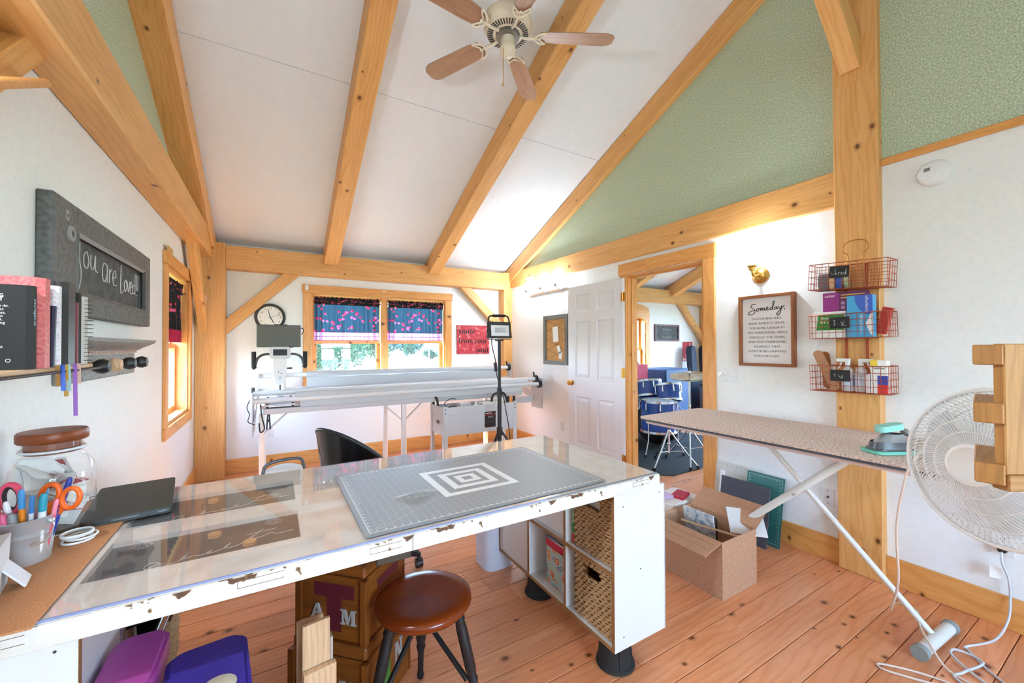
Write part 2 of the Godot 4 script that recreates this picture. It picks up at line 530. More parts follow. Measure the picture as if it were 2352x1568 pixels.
	ac.transparency = BaseMaterial3D.TRANSPARENCY_ALPHA
	ac.albedo_color.a = 0.05
	ac.metallic_specular = 0.75
	var fp := mk("frosted", "f4f4f6", 0.3)
	fp.transparency = BaseMaterial3D.TRANSPARENCY_ALPHA
	fp.albedo_color.a = 0.55
	var lg := mk("lampglow", "fff0d8", 0.4)
	lg.emission_enabled = true; lg.emission = Color.html("ffe9c8"); lg.emission_energy_multiplier = 1.7
	var lb := mk("bulbglow", "ffffff", 0.4)
	lb.emission_enabled = true; lb.emission = Color.html("fff8ec"); lb.emission_energy_multiplier = 5.0
	# curtain print: cherries on black cotton, daylight glow put into its slate ground
	var im := Image.create(512, 256, false, Image.FORMAT_RGB8)
	im.fill(Color.html("32454f"))
	var r := RandomNumberGenerator.new()
	r.seed = 8
	for k in 46:
		var c := Vector2(r.randf() * 512, r.randf() * 256)
		line(im, c, c + Vector2(r.randf_range(-14, 14), -18), 2, Color.html("7fa06a"))
		disc(im, c.x, c.y, 9 + r.randf() * 4, Color.html(["c9264a", "b01c3c", "e0507a"][k % 3]))
		disc(im, c.x - 3, c.y - 3, 2.5, Color.html("f3b0c4"))
	var cm := img_mat("cherry", im, 0.9)
	cm.backlight_enabled = true; cm.backlight = Color(0.85, 0.9, 0.95)
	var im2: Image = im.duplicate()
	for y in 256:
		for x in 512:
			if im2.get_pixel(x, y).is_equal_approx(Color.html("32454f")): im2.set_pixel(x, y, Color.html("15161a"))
	img_mat("cherryblack", im2, 0.9)  # the same cotton, coloured as it looks with no light behind
	var bd := mk("magenta_band", "a0508e", 0.9)
	bd.backlight_enabled = true; bd.backlight = Color(0.6, 0.55, 0.65)
	var bs := mk("band_seam", "8c1746", 0.9)
	bs.backlight_enabled = true; bs.backlight = Color(0.3, 0.1, 0.2)
	for lf in [["leaf0", "1e3d26"], ["leaf1", "27482c"], ["leaf2", "1b3828"], ["leaf3", "2f4f4a"]]:  # the last one has distance haze mixed into its leaf colour
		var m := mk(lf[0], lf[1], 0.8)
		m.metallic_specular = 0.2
func wing(c: Camera3D) -> void:
	var f := V(sin(0.53382), 0, -cos(0.53382))
	var pt := deg_to_rad(0.6499)
	var rl := deg_to_rad(-0.2145)
	var F := f * cos(pt) + Vector3.UP * sin(pt)
	var R := V(cos(0.53382), 0, sin(0.53382))
	var U := R.cross(F)
	c.transform = Transform3D(Basis(R * cos(rl) + U * sin(rl), U * cos(rl) - R * sin(rl), -F), V(0.6973, 1.365, 5.2845))
	c.fov = rad_to_deg(2.0 * atan(784.0 / 921.53))
	c.near = 0.02
	c.far = 400.0

func _ready() -> void:
	rng.seed = 4
	# camera
	var cam := Camera3D.new()
	cam.name = "camera"
	add_child(cam)
	wing(cam)
	cam.current = true
	# daylight and exposure
	var e := Environment.new()
	var sk := ProceduralSkyMaterial.new()
	sk.sky_top_color = Color(0.58, 0.78, 1.0)
	sk.sky_horizon_color = Color(0.84, 0.94, 1.0)
	sk.ground_bottom_color = Color(0.45, 0.55, 0.4)
	sk.ground_horizon_color = Color(0.8, 0.88, 0.82)
	sk.sky_energy_multiplier = 1.0
	var sky := Sky.new()
	sky.sky_material = sk
	e.background_mode = Environment.BG_SKY
	e.sky = sky
	e.background_energy_multiplier = SKY
	e.ambient_light_source = Environment.AMBIENT_SOURCE_DISABLED
	e.tonemap_mode = Environment.TONE_MAPPER_LINEAR
	e.tonemap_exposure = EXPO
	e.sdfgi_enabled = true; e.ssao_enabled = true; e.ssil_enabled = true
	var we := WorldEnvironment.new()
	we.name = "environment"
	we.environment = e
	add_child(we)
	var sun := DirectionalLight3D.new()
	sun.name = "sun"
	add_child(sun)
	sun.look_at_from_position(V(-4.6, 7.0, -4.6), Vector3.ZERO)
	sun.light_color = Color(0.86, 0.94, 1.0)
	sun.light_energy = SUN
	sun.light_angular_distance = 0.6
	sun.shadow_enabled = true
	sun.sky_mode = DirectionalLight3D.SKY_MODE_LIGHT_ONLY
	make_materials()
	build_shell()
	build_timber()
	build_windows()
	build_outside()
	build_door()
	build_lamps()
	build_wall_things()
	build_fan()
	build_frame_machine()
	build_cart_lamp()
	build_table()
	build_desk_things()
	build_under_table()
	build_ironing()
	build_right_near()
	build_left_wall()
	build_baskets()
	build_drum_room()
# a wall with openings: span [a0,a1] along its run, height h; holes [[b0,b1,y0,y1],...]
func wall_mesh(a0: float, a1: float, h: float, holes: Array, th: float, put: Callable) -> Sh:
	var s := sh0()
	var cur := a0
	for q in holes:
		put.call(s, cur, q[0], 0.0, h)
		if q[2] > 0.0: put.call(s, q[0], q[1], 0.0, q[2])
		put.call(s, q[0], q[1], q[3], h)
		cur = q[1]
	put.call(s, cur, a1, 0.0, h)
	return s
func gable(x: float, th: float, z0: float, z1: float, yb: float) -> Sh:
	var p := PackedVector2Array([Vector2(z0, yb), Vector2(z1, yb), Vector2(z1, CY0 + CS * minf(z1, LZ - z1) + 0.08)])
	if z1 > 4.3: p.append(Vector2(4.27, CY0 + CS * 4.27 + 0.08))
	p.append(Vector2(z0, CY0 + CS * z0 + 0.08))
	return sh0().prism(p, th, Transform3D(Basis(V(0, 0, 1), V(0, 1, 0), V(-1, 0, 0)), V(x, 0, 0)))
func build_shell() -> void:
	var wm: Material = mats.wall
	var px := func(xa: float, xb: float) -> Callable: return func(s: Sh, a: float, b: float, y0: float, y1: float): s.bx(V(xa, y0, a), V(xb, y1, b))
	var pz := func(za: float, zb: float) -> Callable: return func(s: Sh, a: float, b: float, y0: float, y1: float): s.bx(V(a, y0, za), V(b, y1, zb))
	struct("wall_left", wall_mesh(-0.2, LZ + 0.2, 2.42, [[0.535, 1.43, 0.775, 1.975]], 0.2, px.call(-0.2, 0.0)), wm)
	struct("wall_left_gable", gable(-0.1, 0.2, -0.2, LZ + 0.2, 2.42), mats.green)
	struct("wall_right", wall_mesh(0.0, LZ, 2.42, [[2.40, 3.25, 0.0, 2.07]], 0.13, px.call(W, W + 0.13)), wm)
	struct("wall_right_gable", gable(W + 0.065, 0.13, 0.0, LZ, 2.42), mats.green)
	struct("wall_back", wall_mesh(0.0, 8.8, 2.5, [[1.07, 2.74, 0.84, 2.0], [5.85, 6.78, 0.7, 1.9]], 0.2, pz.call(-0.2, 0.0)), wm)
	struct("wall_near", wall_mesh(0.0, W + 0.13, 2.5, [[0.9, 2.9, 0.5, 2.1]], 0.2, pz.call(LZ, LZ + 0.2)), wm)
	struct("wall_drum_room_near", wall_mesh(W + 0.13, 8.8, 4.4, [], 0.2, pz.call(4.3, 4.5)), wm)
	struct("wall_drum_room_right", wall_mesh(0.0, 4.3, 4.4, [[0.9, 3.7, 0.5, 2.15]], 0.2, px.call(8.6, 8.8)), wm)
	# ceiling boards between the rafters, with the joint across each bay
	var ce := struct_node("ceiling")
	var nrm := V(0, 1, -CS).normalized()
	for b in [[0.0, 1.262], [1.262, 2.515], [2.515, W], [W + 0.13, 4.95], [4.95, 6.15], [6.15, 7.35], [7.35, 8.6]]:
		for zz in [[0.0, 2.058], [2.062, 4.28]]:
			var xm: float = (b[0] + b[1]) * 0.5
			var s := sh0().bar(V(xm, CY0 + CS * zz[0], zz[0]) + nrm * 0.01, V(xm, CY0 + CS * zz[1], zz[1]) + nrm * 0.01, b[1] - b[0] - 0.002, 0.02)
			obj("panel", s, mats.ceiling, ce)
			if b[0] < W:
				var n2 := V(0, 1, CS).normalized()
				obj("panel", sh0().bar(V(xm, CY0 + CS * zz[0], LZ - zz[0]) + n2 * 0.01, V(xm, CY0 + CS * zz[1], LZ - zz[1]) + n2 * 0.01, b[1] - b[0] - 0.002, 0.02), mats.ceiling, ce)
	var light_block_roof := sh0().bar(V(4.3, CY0 - CS * 0.6 + 0.08, -0.6), V(4.3, CY0 + CS * 4.4 + 0.08, 4.4), 9.4, 0.08)
	light_block_roof.bar(V(4.3, CY0 - CS * 0.6 + 0.08, LZ + 0.6), V(4.3, CY0 + CS * 4.4 + 0.08, LZ - 4.4), 9.4, 0.08)
	struct("light_block_roof", light_block_roof, mats.charcoal)  # unseen deck added to block daylight at the gaps between ceiling boards
	# floor boards
	var fl := struct_node("floor")
	obj("subfloor", sh0().bx(V(-0.2, -0.2, -0.2), V(8.8, -0.021, LZ + 0.2)), mk("subfloor", "5a3a22", 0.9), fl)
	var r := RandomNumberGenerator.new()
	r.seed = 77
	var bw := 0.1314
	for k in 65:
		var z0 := k * bw
		var cuts := [0.0]
		var j := r.randf_range(0.7, 3.0)
		if z0 < 5.6: cuts.append(j)
		cuts.append(W)
		for c in cuts.size() - 1:
			obj("plank", sh().bx(V(cuts[c] + 0.0008, -0.02, z0 + 0.0014), V(cuts[c + 1] - 0.0008, 0, z0 + bw - 0.0014), 0.0018), mats["plank%d" % r.randi_range(0, 3)], fl)
		if k < 33: obj("plank", sh().bx(V(W + 0.001, -0.02, z0 + 0.0011), V(8.6, 0, z0 + bw - 0.0011), 0.0012), mats["plank%d" % r.randi_range(0, 3)], fl)
	# skirting
	var tw: Material = mats.trimwood
	struct("baseboard_back", sh().bx(V(0.25, 0, 0), V(3.595, 0.155, 0.018), 0.003), tw)
	struct("baseboard_left", sh().bx(V(0, 0, 0.19), V(0.018, 0.155, LZ), 0.003), tw)
	var bd := sh().bx(V(W - 0.018, 0, 0.15), V(W, 0.155, 2.31), 0.003)
	struct("baseboard_right", bd, tw)
	struct("baseboard_right_middle", sh().bx(V(W - 0.018, 0, 3.355), V(W, 0.155, 4.165), 0.003), tw)
	struct("baseboard_right_near", sh().bx(V(W - 0.018, 0, 4.381), V(W, 0.155, LZ), 0.003), tw)
	struct("baseboard_near", sh().bx(V(0.02, 0, LZ - 0.018), V(W - 0.02, 0.155, LZ), 0.003), tw)

func timber(called: String, s: Sh, label: String, cat: String) -> MeshInstance3D:
	var o := obj(called, s, mats.beam)
	tag(o, label, cat)
	o.set_meta("kind", "structure")
	return o
func rafter(xa: float, xb: float, label: String, zt := 4.2) -> void:
	var xm := (xa + xb) * 0.5
	var ca := cos(atan(CS))
	var dz := V(0, -1, CS).normalized() * 0.1
	var s := sh().bar(V(xm, CY0 - 0.025, -0.02) + dz, V(xm, CY0 + CS * zt, zt) + dz, xb - xa, 0.205, Vector3.UP, 0.006)
	timber("rafter", s, label, "rafter")
func build_timber() -> void:
	timber("corner_post", sh().bx(V(0.0, 0, 0.0), V(0.25, 2.45, 0.19), 0.006), "broad honey pine corner post beside the small window", "post")
	timber("corner_post", sh().bx(V(3.595, 0, 0), V(W, 2.45, 0.15), 0.005), "slim pine corner post behind the black floodlight", "post")
	timber("ridge_post", sh().bx(V(W - 0.054, 0, 4.165), V(W + 0.02, 4.2, 4.381), 0.006), "tall knotty pine post carrying the wire baskets", "post")
	timber("ridge_post", sh().bx(V(-0.02, 0, 4.165), V(0.1, 4.2, 4.381), 0.006), "pine ridge post against the chalkboard wall, outside the picture", "post")
	timber("wall_plate", sh().bx(V(0.25, 2.189, 0), V(3.595, 2.432, 0.171), 0.006), "long pine beam above the double window", "beam")
	timber("tie_beam", sh().bx(V(0, 2.286, 0.12), V(0.143, 2.527, 8.4), 0.008), "heavy knotty pine beam above the chalkboard sign", "beam")
	timber("girt", sh().bx(V(W - 0.034, 2.2246, 0.15), V(W + 0.01, 2.4475, 4.165), 0.005), "pine beam running above the open doorway", "beam")
	timber("ridge_beam", sh().bx(V(0.0, 4.02, 4.17), V(W, 4.25, 4.37), 0.006), "pine ridge beam overhead, above the picture", "beam")
	struct("trim_1", sh().bx(V(W - 0.02, 2.40, 4.381), V(W, 2.44, LZ), 0.003), mats.trimwood)
	rafter(-0.01, 0.165, "pine rafter against the green gable beside the tie beam")
	rafter(1.185, 1.34, "pine rafter whose foot stands over the curtained window, nearer the clock")
	rafter(2.44, 2.59, "pine rafter crossing behind the ceiling fan blades")
	rafter(W - 0.05, W + 0.1, "cracked pine rafter along the green gable above the door")
	# knee braces
	var br := func(a: Vector3, b: Vector3, w: float, h: float, up: Vector3, label: String):
		timber("knee_brace", sh().bar(a, b, w, h, up, 0.004), label, "brace")
	br.call(V(0.17, 1.50, 0.06), V(0.92, 2.25, 0.06), 0.09, 0.115, Vector3.UP, "pine knee brace rising right beside the wall clock")
	br.call(V(3.66, 1.56, 0.06), V(2.93, 2.27, 0.06), 0.09, 0.115, Vector3.UP, "pine knee brace behind the red smile sign and floodlight")
	br.call(V(0.07, 1.53, 0.12), V(0.07, 2.33, 0.86), 0.075, 0.13, Vector3.UP, "pine knee brace with pink tape beside the small window")
	br.call(V(0.032, 1.55, 4.217), V(0.032, 2.36, 3.407), 0.06, 0.08, Vector3.UP, "wavy-grained pine brace under the beam in the top left corner")
	br.call(V(W - 0.03, 3.05, 4.262), V(W - 1.05, 4.07, 4.262), 0.1, 0.13, Vector3.UP, "pine knee brace on the tall post, cut off by the picture's top")
	br.call(V(0.05, 3.05, 4.262), V(1.07, 4.07, 4.262), 0.1, 0.13, Vector3.UP, "pine knee brace overhead opposite the basket post, outside the picture")
	tag(obj("wooden_dowel", sh().cyl(V(0.11, 2.15, 3.565), V(0.2, 1.873, 4.105), 0.0125), mats.trimwood), "thin round wooden dowel below the beam brace", "dowel")
	# crack along the gable rafter and the corner post are real grooves: dark slivers set into the face
	# drum room framing
	timber("wall_plate", sh().bx(V(W + 0.13, 2.189, 0), V(8.6, 2.432, 0.171), 0.006), "cracked pine beam at the back of the drum room", "beam")
	for q in [[4.88, "pine rafter of the drum room hidden above the door head"], [6.08, "pine rafter of the drum room nearest its arched window"], [7.3, "pine rafter of the drum room above the small chalkboard"]]:
		rafter(q[0], q[0] + 0.16, q[1])
	timber("corner_post", sh().bx(V(8.42, 0, 0), V(8.6, 2.45, 0.18), 0.006), "pine corner post in the drum room behind the guitar bags", "post")
	br.call(V(8.46, 1.45, 0.06), V(7.7, 2.24, 0.06), 0.09, 0.12, Vector3.UP, "pine knee brace in the drum room above the poster")

# local frame: opening from (0,0) to (w,h) on the wall face z=0, wall d deep behind it
func window(called: String, xf: Transform3D, w: float, h: float, units: int, d := 0.2, arch := false) -> Node3D:
	var o := struct_node(called)
	o.transform = xf
	var tw: Material = mats.trimwood
	var c := 0.09
	obj("casing", sh().bx(V(-c, 0, 0), V(0.004, h, 0.02), 0.003), tw, o)
	obj("casing", sh().bx(V(w - 0.004, 0, 0), V(w + c, h, 0.02), 0.003), tw, o)
	obj("casing", sh().bx(V(-c, -c, 0), V(w + c, 0, 0.02), 0.003), tw, o)
	if arch:
		var p := PackedVector2Array()
		for i in 13:
			var a := PI * i / 12.0
			p.append(Vector2(w * 0.5 + (w * 0.5 + c) * cos(a), h + 0.12 + 0.14 * sin(a)) if i > 0 and i < 12 else Vector2(w * 0.5 + (w * 0.5 + c) * cos(a), h))
		for i in 13:
			var a := PI * (12 - i) / 12.0
			p.append(Vector2(w * 0.5 + (w * 0.5 - 0.004) * cos(a), h - 0.12 + 0.16 * sin(a)))
		obj("casing_head", sh().prism(p, 0.024, T(V(0, 0, 0.012))), tw, o)
	else:
		obj("casing_head", sh().bx(V(-c - 0.012, h, 0), V(w + c + 0.012, h + 0.095, 0.026), 0.003), tw, o)
	obj("jamb", sh().bx(V(0, 0, -d), V(0.018, h, 0)), tw, o)
	obj("jamb", sh().bx(V(w - 0.018, 0, -d), V(w, h, 0)), tw, o)
	obj("jamb", sh().bx(V(0.018, h - 0.018, -d), V(w - 0.018, h, 0)), tw, o)
	obj("sill", sh().bx(V(0.018, 0, -d - 0.03), V(w - 0.018, 0.025, 0)), tw, o)
	var mw := 0.072
	var uw := (w - 0.036 - mw * (units - 1)) / units
	for u in units:
		var x0 := 0.018 + u * (uw + mw)
		if u > 0: obj("mullion", sh().bx(V(x0 - mw, 0.025, -d), V(x0, h - 0.018, 0.006), 0.003), tw, o)
		for q in [[0.025, h * 0.5 + 0.018, -0.10], [h * 0.5 - 0.018, h - 0.018, -0.135]]:
			var f := sh()
			var st := 0.042
			f.bx(V(x0, q[0], q[2] - 0.015), V(x0 + st, q[1], q[2] + 0.015))
			f.bx(V(x0 + uw - st, q[0], q[2] - 0.015), V(x0 + uw, q[1], q[2] + 0.015))
			f.bx(V(x0 + st, q[0], q[2] - 0.015), V(x0 + uw - st, q[0] + st, q[2] + 0.015))
			f.bx(V(x0 + st, q[1] - st + 0.006, q[2] - 0.015), V(x0 + uw - st, q[1], q[2] + 0.015))
			var sa := obj("sash", f, tw, o)
			obj("pane", sh0().bx(V(x0 + st, q[0] + st, q[2] - 0.001), V(x0 + uw - st, q[1] - st + 0.006, q[2] + 0.001)), mats.glass, sa)
	return o
# gathered valance, local: x 0..w, top at y=0
func valance(label: String, xf: Transform3D, w: float, h: float, black := false) -> void:
	var o := thing("valance_curtain", label, "curtain", Vector3.ZERO, 0.0, "cherry print valances")
	o.transform = xf
	var wav := func(u: float, k: float, ph: float) -> float: return sin(u * TAU * k + ph + 1.3 * sin(u * 17.0 + ph)) + 0.5 * sin(u * TAU * k * 0.43 + 2.0 * ph)
	obj("rod", sh0().cyl(V(-0.02, -0.055, 0), V(w + 0.02, -0.055, 0), 0.006), mats.black, o)
	var ru := sh0().sheet(func(u, v): return V(u * w, -0.09 + v * (0.09 + 0.006 * wav.call(u, 17.0, 4.0)), 0.012 * wav.call(u, 21.0, 1.0) * (0.4 + absf(v - 0.4)) + 0.01), 130, 4)
	obj("ruffle", ru, mats.cherryblack, o)
	var body := sh0().sheet(func(u, v): return V(u * w, -h + 0.1 + v * (h - 0.185), 0.016 * wav.call(u, 12.0, 0.0) * (1.15 - 0.5 * v)), 120, 5)
	var bm: StandardMaterial3D = mats.cherryblack if black else mats.cherry  # side window takes the unlit-looking copy of the same print
	obj("cloth", body, bm, o)
	var band := sh0().sheet(func(u, v): return V(u * w, -h + v * 0.104, 0.017 * wav.call(u, 12.0, 0.0) * 1.15), 120, 2)
	obj("border", band, mk("red_band", "a81a3e", 0.9) if black else mats.magenta_band, o)
	for y in [0.0, 0.045, 0.1]:
		var sm := sh0().sheet(func(u, v): return V(u * w, -h + y + v * 0.006, 0.017 * wav.call(u, 12.0, 0.0) * 1.15 + 0.0025), 120, 1)
		obj("seam", sm, mats.band_seam, o)
func build_windows() -> void:
	window("window_1", T(V(1.07, 0.84, 0)), 1.67, 1.16, 2)
	window("window_2", T(V(0, 0.775, 1.43), 90), 0.895, 1.2, 1)
	window("window_3", T(V(5.85, 0.7, 0)), 0.93, 1.2, 1, 0.2, true)
	window("window_4", T(V(2.9, 0.5, LZ), 180), 2.0, 1.6, 2)  # unseen window behind the camera, added and sized to let in fill daylight
	window("window_5", T(V(8.6, 0.5, 0.9), -90), 2.8, 1.65, 3)  # unseen window added to brighten the drum room
	valance("cherry print valance over the window half nearer the clock", T(V(1.1, 1.965, -0.035)), 0.755, 0.525)
	valance("cherry print valance over the window half nearer the red sign", T(V(1.96, 1.965, -0.035)), 0.755, 0.525)
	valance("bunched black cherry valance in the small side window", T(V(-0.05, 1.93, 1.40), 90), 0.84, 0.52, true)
	# things stuck to the frames
	tag(obj("washi_tape", sh0().bx(V(0.0205, 2.075, 1.31), V(0.0215, 2.115, 1.5)), mk("gold_tape", "c9a36a", 0.4)), "strip of gold dotted tape on top of the small window casing", "tape")
	tag(obj("washi_tape", sh0().box(V(0.006, 0.055, 0.09), T(V(0.1095, 1.845, 0.34), 0, 43)), mk("pink_tape", "f0c0a0", 0.5)), "strip of pink dotted tape around the knee brace", "tape")
	tag(obj("window_sensor", sh0().bx(V(1.0, 2.03, 0.0265), V(1.035, 2.09, 0.036), 0.002), mats.white), "white alarm sensor on the window casing near the clock", "sensor")
	tag(obj("window_sensor", sh0().bx(V(2.835, 2.0, 0.001), V(2.90, 2.05, 0.02), 0.002), mats.white), "white alarm sensor on the wall beside the window head", "sensor")
	tag(obj("hair_clip", sh0().box(V(0.05, 0.02, 0.008), T(V(1.9, 2.07, 0.031), 0, 0, 10), 0.002), col("f0c890")), "small peach clip on the middle of the window head", "clip")

func crown(s: Sh, c: Vector3, r: Vector3, count: int, size: float, rg: RandomNumberGenerator) -> void:
	for k in count:
		var d := V(rg.randfn(), rg.randfn(), rg.randfn()).normalized()
		var p := c + V(d.x * r.x, d.y * r.y, d.z * r.z) * pow(rg.randf(), 0.25) * rg.randf_range(0.86, 1.06)
		var a := V(rg.randfn(), rg.randfn(), rg.randfn()).normalized() * size
		var nn := (d + V(rg.randfn(), rg.randfn(), rg.randfn()) * 0.5).normalized()
		var b := a.cross(nn).normalized() * size * 0.6
		s.tri(p - a, p + b, p + a, nn, nn, nn); s.tri(p - a, p - b, p + a, nn, nn, nn)
func tree(label: String, at: Vector3, rr: Vector3, trunk: float, m: String, sd: int, n: int, size: float) -> void:
	var o := thing("leafy_tree", label, "tree", at, 0.0, "trees beyond the lawn")
	var rg := RandomNumberGenerator.new()
	rg.seed = sd
	obj("trunk", sh0().tube([V(0, -0.1, 0), V(0.05, trunk * 0.5, 0), V(0, trunk + rr.y * 0.8, 0.05)], 0.16, 8, false, 0.07), mk("bark", "6b5a46", 0.9), o)
	var s := sh0()
	for k in 9:
		var d := V(rg.randf_range(-0.6, 0.6) * rr.x, rg.randf_range(-0.45, 0.55) * rr.y, rg.randf_range(-0.6, 0.6) * rr.z)
		crown(s, V(0, trunk + rr.y, 0) + d, rr * rg.randf_range(0.42, 0.6), n / 9, size, rg)
	obj("crown", s, mats[m], o)
func build_outside() -> void:
	# the house stands above its lawn
	struct("lawn", sh0().bx(V(-60, -0.75, -120), V(120, -0.55, -0.25)), mats.grass)
	struct("ground", sh0().bx(V(-60, -0.75, -0.25), V(90, -0.55, 60)), mk("ground", "5a6650", 0.95))
	var rd := sh0()
	var up := [[-20.0, -34.0], [7.5, -38.2], [10.4, -39.7], [14.1, -42.8], [19.7, -46.8], [60.0, -76.0]]
	var lo := [[-22.0, -25.0], [6.1, -28.0], [8.2, -29.4], [11.5, -33.3], [17.0, -39.2], [64.0, -70.0]]
	for k in 5: rd.quad(V(up[k][0], -0.545, up[k][1]), V(up[k + 1][0], -0.545, up[k + 1][1]), V(lo[k + 1][0], -0.545, lo[k + 1][1]), V(lo[k][0], -0.545, lo[k][1]), Vector3.UP)
	struct("gravel_road", rd, mk("gravel", "6f6c66", 0.95))
	var list := [
		["big round tree filling the window half nearer the clock", V(1.6, -0.55, -10.5), V(2.3, 1.5, 1.9), 0.35, "leaf0", 1, 9000, 0.065],
		["loose bushy tree right behind the big round tree", V(7.6, -0.55, -32.0), V(2.6, 1.9, 2.0), 0.3, "leaf1", 2, 5200, 0.12],
		["dark conical tree at the field edge", V(15.6, -0.55, -46), V(0.75, 1.2, 0.75), 0.2, "leaf2", 3, 2200, 0.11],
		["low dark shrub by the pole at the field edge", V(19.2, -0.55, -48), V(1.1, 0.8, 1.0), 0.1, "leaf2", 4, 2200, 0.11],
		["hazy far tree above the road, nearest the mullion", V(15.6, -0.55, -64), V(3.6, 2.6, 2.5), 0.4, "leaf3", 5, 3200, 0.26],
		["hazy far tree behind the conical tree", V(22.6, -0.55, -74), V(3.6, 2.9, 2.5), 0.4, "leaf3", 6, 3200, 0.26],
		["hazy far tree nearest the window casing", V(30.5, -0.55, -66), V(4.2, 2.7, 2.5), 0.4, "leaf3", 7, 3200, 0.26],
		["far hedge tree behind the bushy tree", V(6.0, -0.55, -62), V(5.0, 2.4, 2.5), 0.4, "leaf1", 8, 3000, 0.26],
	]
	for q in list: tree(q[0], q[1], q[2], q[3], q[4], q[5], q[6], q[7])
	tree("tree outside the small side window", V(-9.0, -0.55, 0.5), V(2.5, 2.2, 3.0), 0.4, "leaf1", 9, 2600, 0.16)
	tag(obj("utility_pole", sh0().cyl(V(17.9, -0.56, -45), V(17.9, 6.5, -45), 0.06), mk("polewood", "cfd0c8", 0.9)), "thin pale utility pole at the field edge", "pole")

func build_door() -> void:
	var tw: Material = mats.trimwood
	var d := struct_node("door_1")
	obj("casing", sh().bx(V(W - 0.02, 0, 3.254), V(W, 2.075, 3.353), 0.003), tw, d)
	obj("casing", sh().bx(V(W - 0.02, 0, 2.33), V(W, 2.075, 2.415), 0.003), tw, d)
	obj("casing_head", sh().bx(V(W - 0.026, 2.075, 2.314), V(W, 2.188, 3.36), 0.003), tw, d)
	obj("jamb", sh().bx(V(W - 0.004, 0, 2.40), V(W + 0.134, 2.07, 2.42)), tw, d)
	obj("jamb", sh().bx(V(W - 0.004, 0, 3.232), V(W + 0.134, 2.07, 3.252)), tw, d)
	obj("jamb", sh().bx(V(W - 0.004, 2.05, 2.42), V(W + 0.134, 2.07, 3.232)), tw, d)
	obj("stop", sh().bx(V(W + 0.045, 0, 2.42), V(W + 0.08, 2.05, 2.432)), tw, d)
	obj("stop", sh().bx(V(W + 0.045, 0, 3.22), V(W + 0.08, 2.05, 3.232)), tw, d)
	obj("stop", sh().bx(V(W + 0.045, 2.038, 2.432), V(W + 0.08, 2.05, 3.22)), tw, d)
	for q in [[W + 0.13, W + 0.15]]:
		obj("casing", sh().bx(V(q[0], 0, 3.25), V(q[1], 2.16, 3.34)), tw, d); obj("casing", sh().bx(V(q[0], 0, 2.31), V(q[1], 2.16, 2.40)), tw, d)
	# leaf, local: free edge at x=0, hinge edge at x=lw, room face +z
	var l := thing("panel_door", "white six-panel door standing open against the wall", "door", V(W - 0.05, 0.012, 2.405), 0.0)
	l.transform = T(V(W - 0.092, 0.012, 1.588), -87.2)
	var lw := 0.815
	var lh := 2.03
	var th := 0.035
	var s := sh0()
	# stiles and rails proud, panels set back
	var xs := [0.0, 0.115, 0.36, 0.455, 0.70, lw]
	var ys := [0.0, 0.24, 0.78, 0.98, 1.63, 1.73, 1.93, lh]
	s.bx(V(xs[0], 0, -th), V(xs[1], lh, 0)); s.bx(V(xs[2], 0, -th), V(xs[3], lh, 0)); s.bx(V(xs[4], 0, -th), V(xs[5], lh, 0))
	for c in [[xs[1], xs[2]], [xs[3], xs[4]]]:
		for r in [[0, 1], [2, 3], [4, 5], [6, 7]]: s.bx(V(c[0], ys[r[0]], -th), V(c[1], ys[r[1]], 0))
	obj("frame", s, mats.doorwhite, l)
	for c in [[xs[1], xs[2]], [xs[3], xs[4]]]:
		for r in [[1, 2], [3, 4], [5, 6]]:
			var a := V(c[0], ys[r[0]], 0)
			var b := V(c[1], ys[r[1]], 0)
			var p := sh0()
			var ring := [[0.0, -0.002], [0.012, -0.012], [0.02, -0.012], [0.05, -0.004]]
			for k in 3:
				var i0: float = ring[k][0]
				var i1: float = ring[k + 1][0]
				var z0: float = ring[k][1]
				var z1: float = ring[k + 1][1]
				var A := [V(a.x + i0, a.y + i0, z0), V(b.x - i0, a.y + i0, z0), V(b.x - i0, b.y - i0, z0), V(a.x + i0, b.y - i0, z0)]
				var B := [V(a.x + i1, a.y + i1, z1), V(b.x - i1, a.y + i1, z1), V(b.x - i1, b.y - i1, z1), V(a.x + i1, b.y - i1, z1)]
				for e in 4:
					var nn: Vector3 = (A[(e + 1) % 4] - A[e]).cross(B[e] - A[e]).normalized()
					if nn.z < 0: nn = -nn
					p.quad(A[e], A[(e + 1) % 4], B[(e + 1) % 4], B[e], nn)
			p.quad(V(a.x + 0.05, a.y + 0.05, -0.004), V(b.x - 0.05, a.y + 0.05, -0.004), V(b.x - 0.05, b.y - 0.05, -0.004), V(a.x + 0.05, b.y - 0.05, -0.004), V(0, 0, 1))
			p.quad(V(a.x, a.y, -th + 0.004), V(b.x, a.y, -th + 0.004), V(b.x, b.y, -th + 0.004), V(a.x, b.y, -th + 0.004), V(0, 0, -1))
			obj("panel", p, mats.doorwhite, l)
	var kn := sh0().lathe([Vector2(0, 0), Vector2(0.03, 0), Vector2(0.031, 0.006), Vector2(0.012, 0.012), Vector2(0.011, 0.03), Vector2(0.026, 0.038), Vector2(0.029, 0.05), Vector2(0.022, 0.062), Vector2(0, 0.065)], 18, Transform3D(Basis(V(1, 0, 0), V(0, 0, 1), V(0, -1, 0)), V(0.06, 0.93, 0)))
	obj("knob", kn, mats.brass, l)
	for y in [0.22, 1.08, 1.84]:
		var h := obj("hinge", sh0().bx(V(lw - 0.022, y - 0.045, -0.002), V(lw + 0.03, y + 0.045, 0.003), 0.001), mats.brass, l)
		obj("hinge_pin", sh0().cyl(V(lw + 0.002, y - 0.05, 0.006), V(lw + 0.002, y + 0.05, 0.006), 0.006), mats.brass, h)
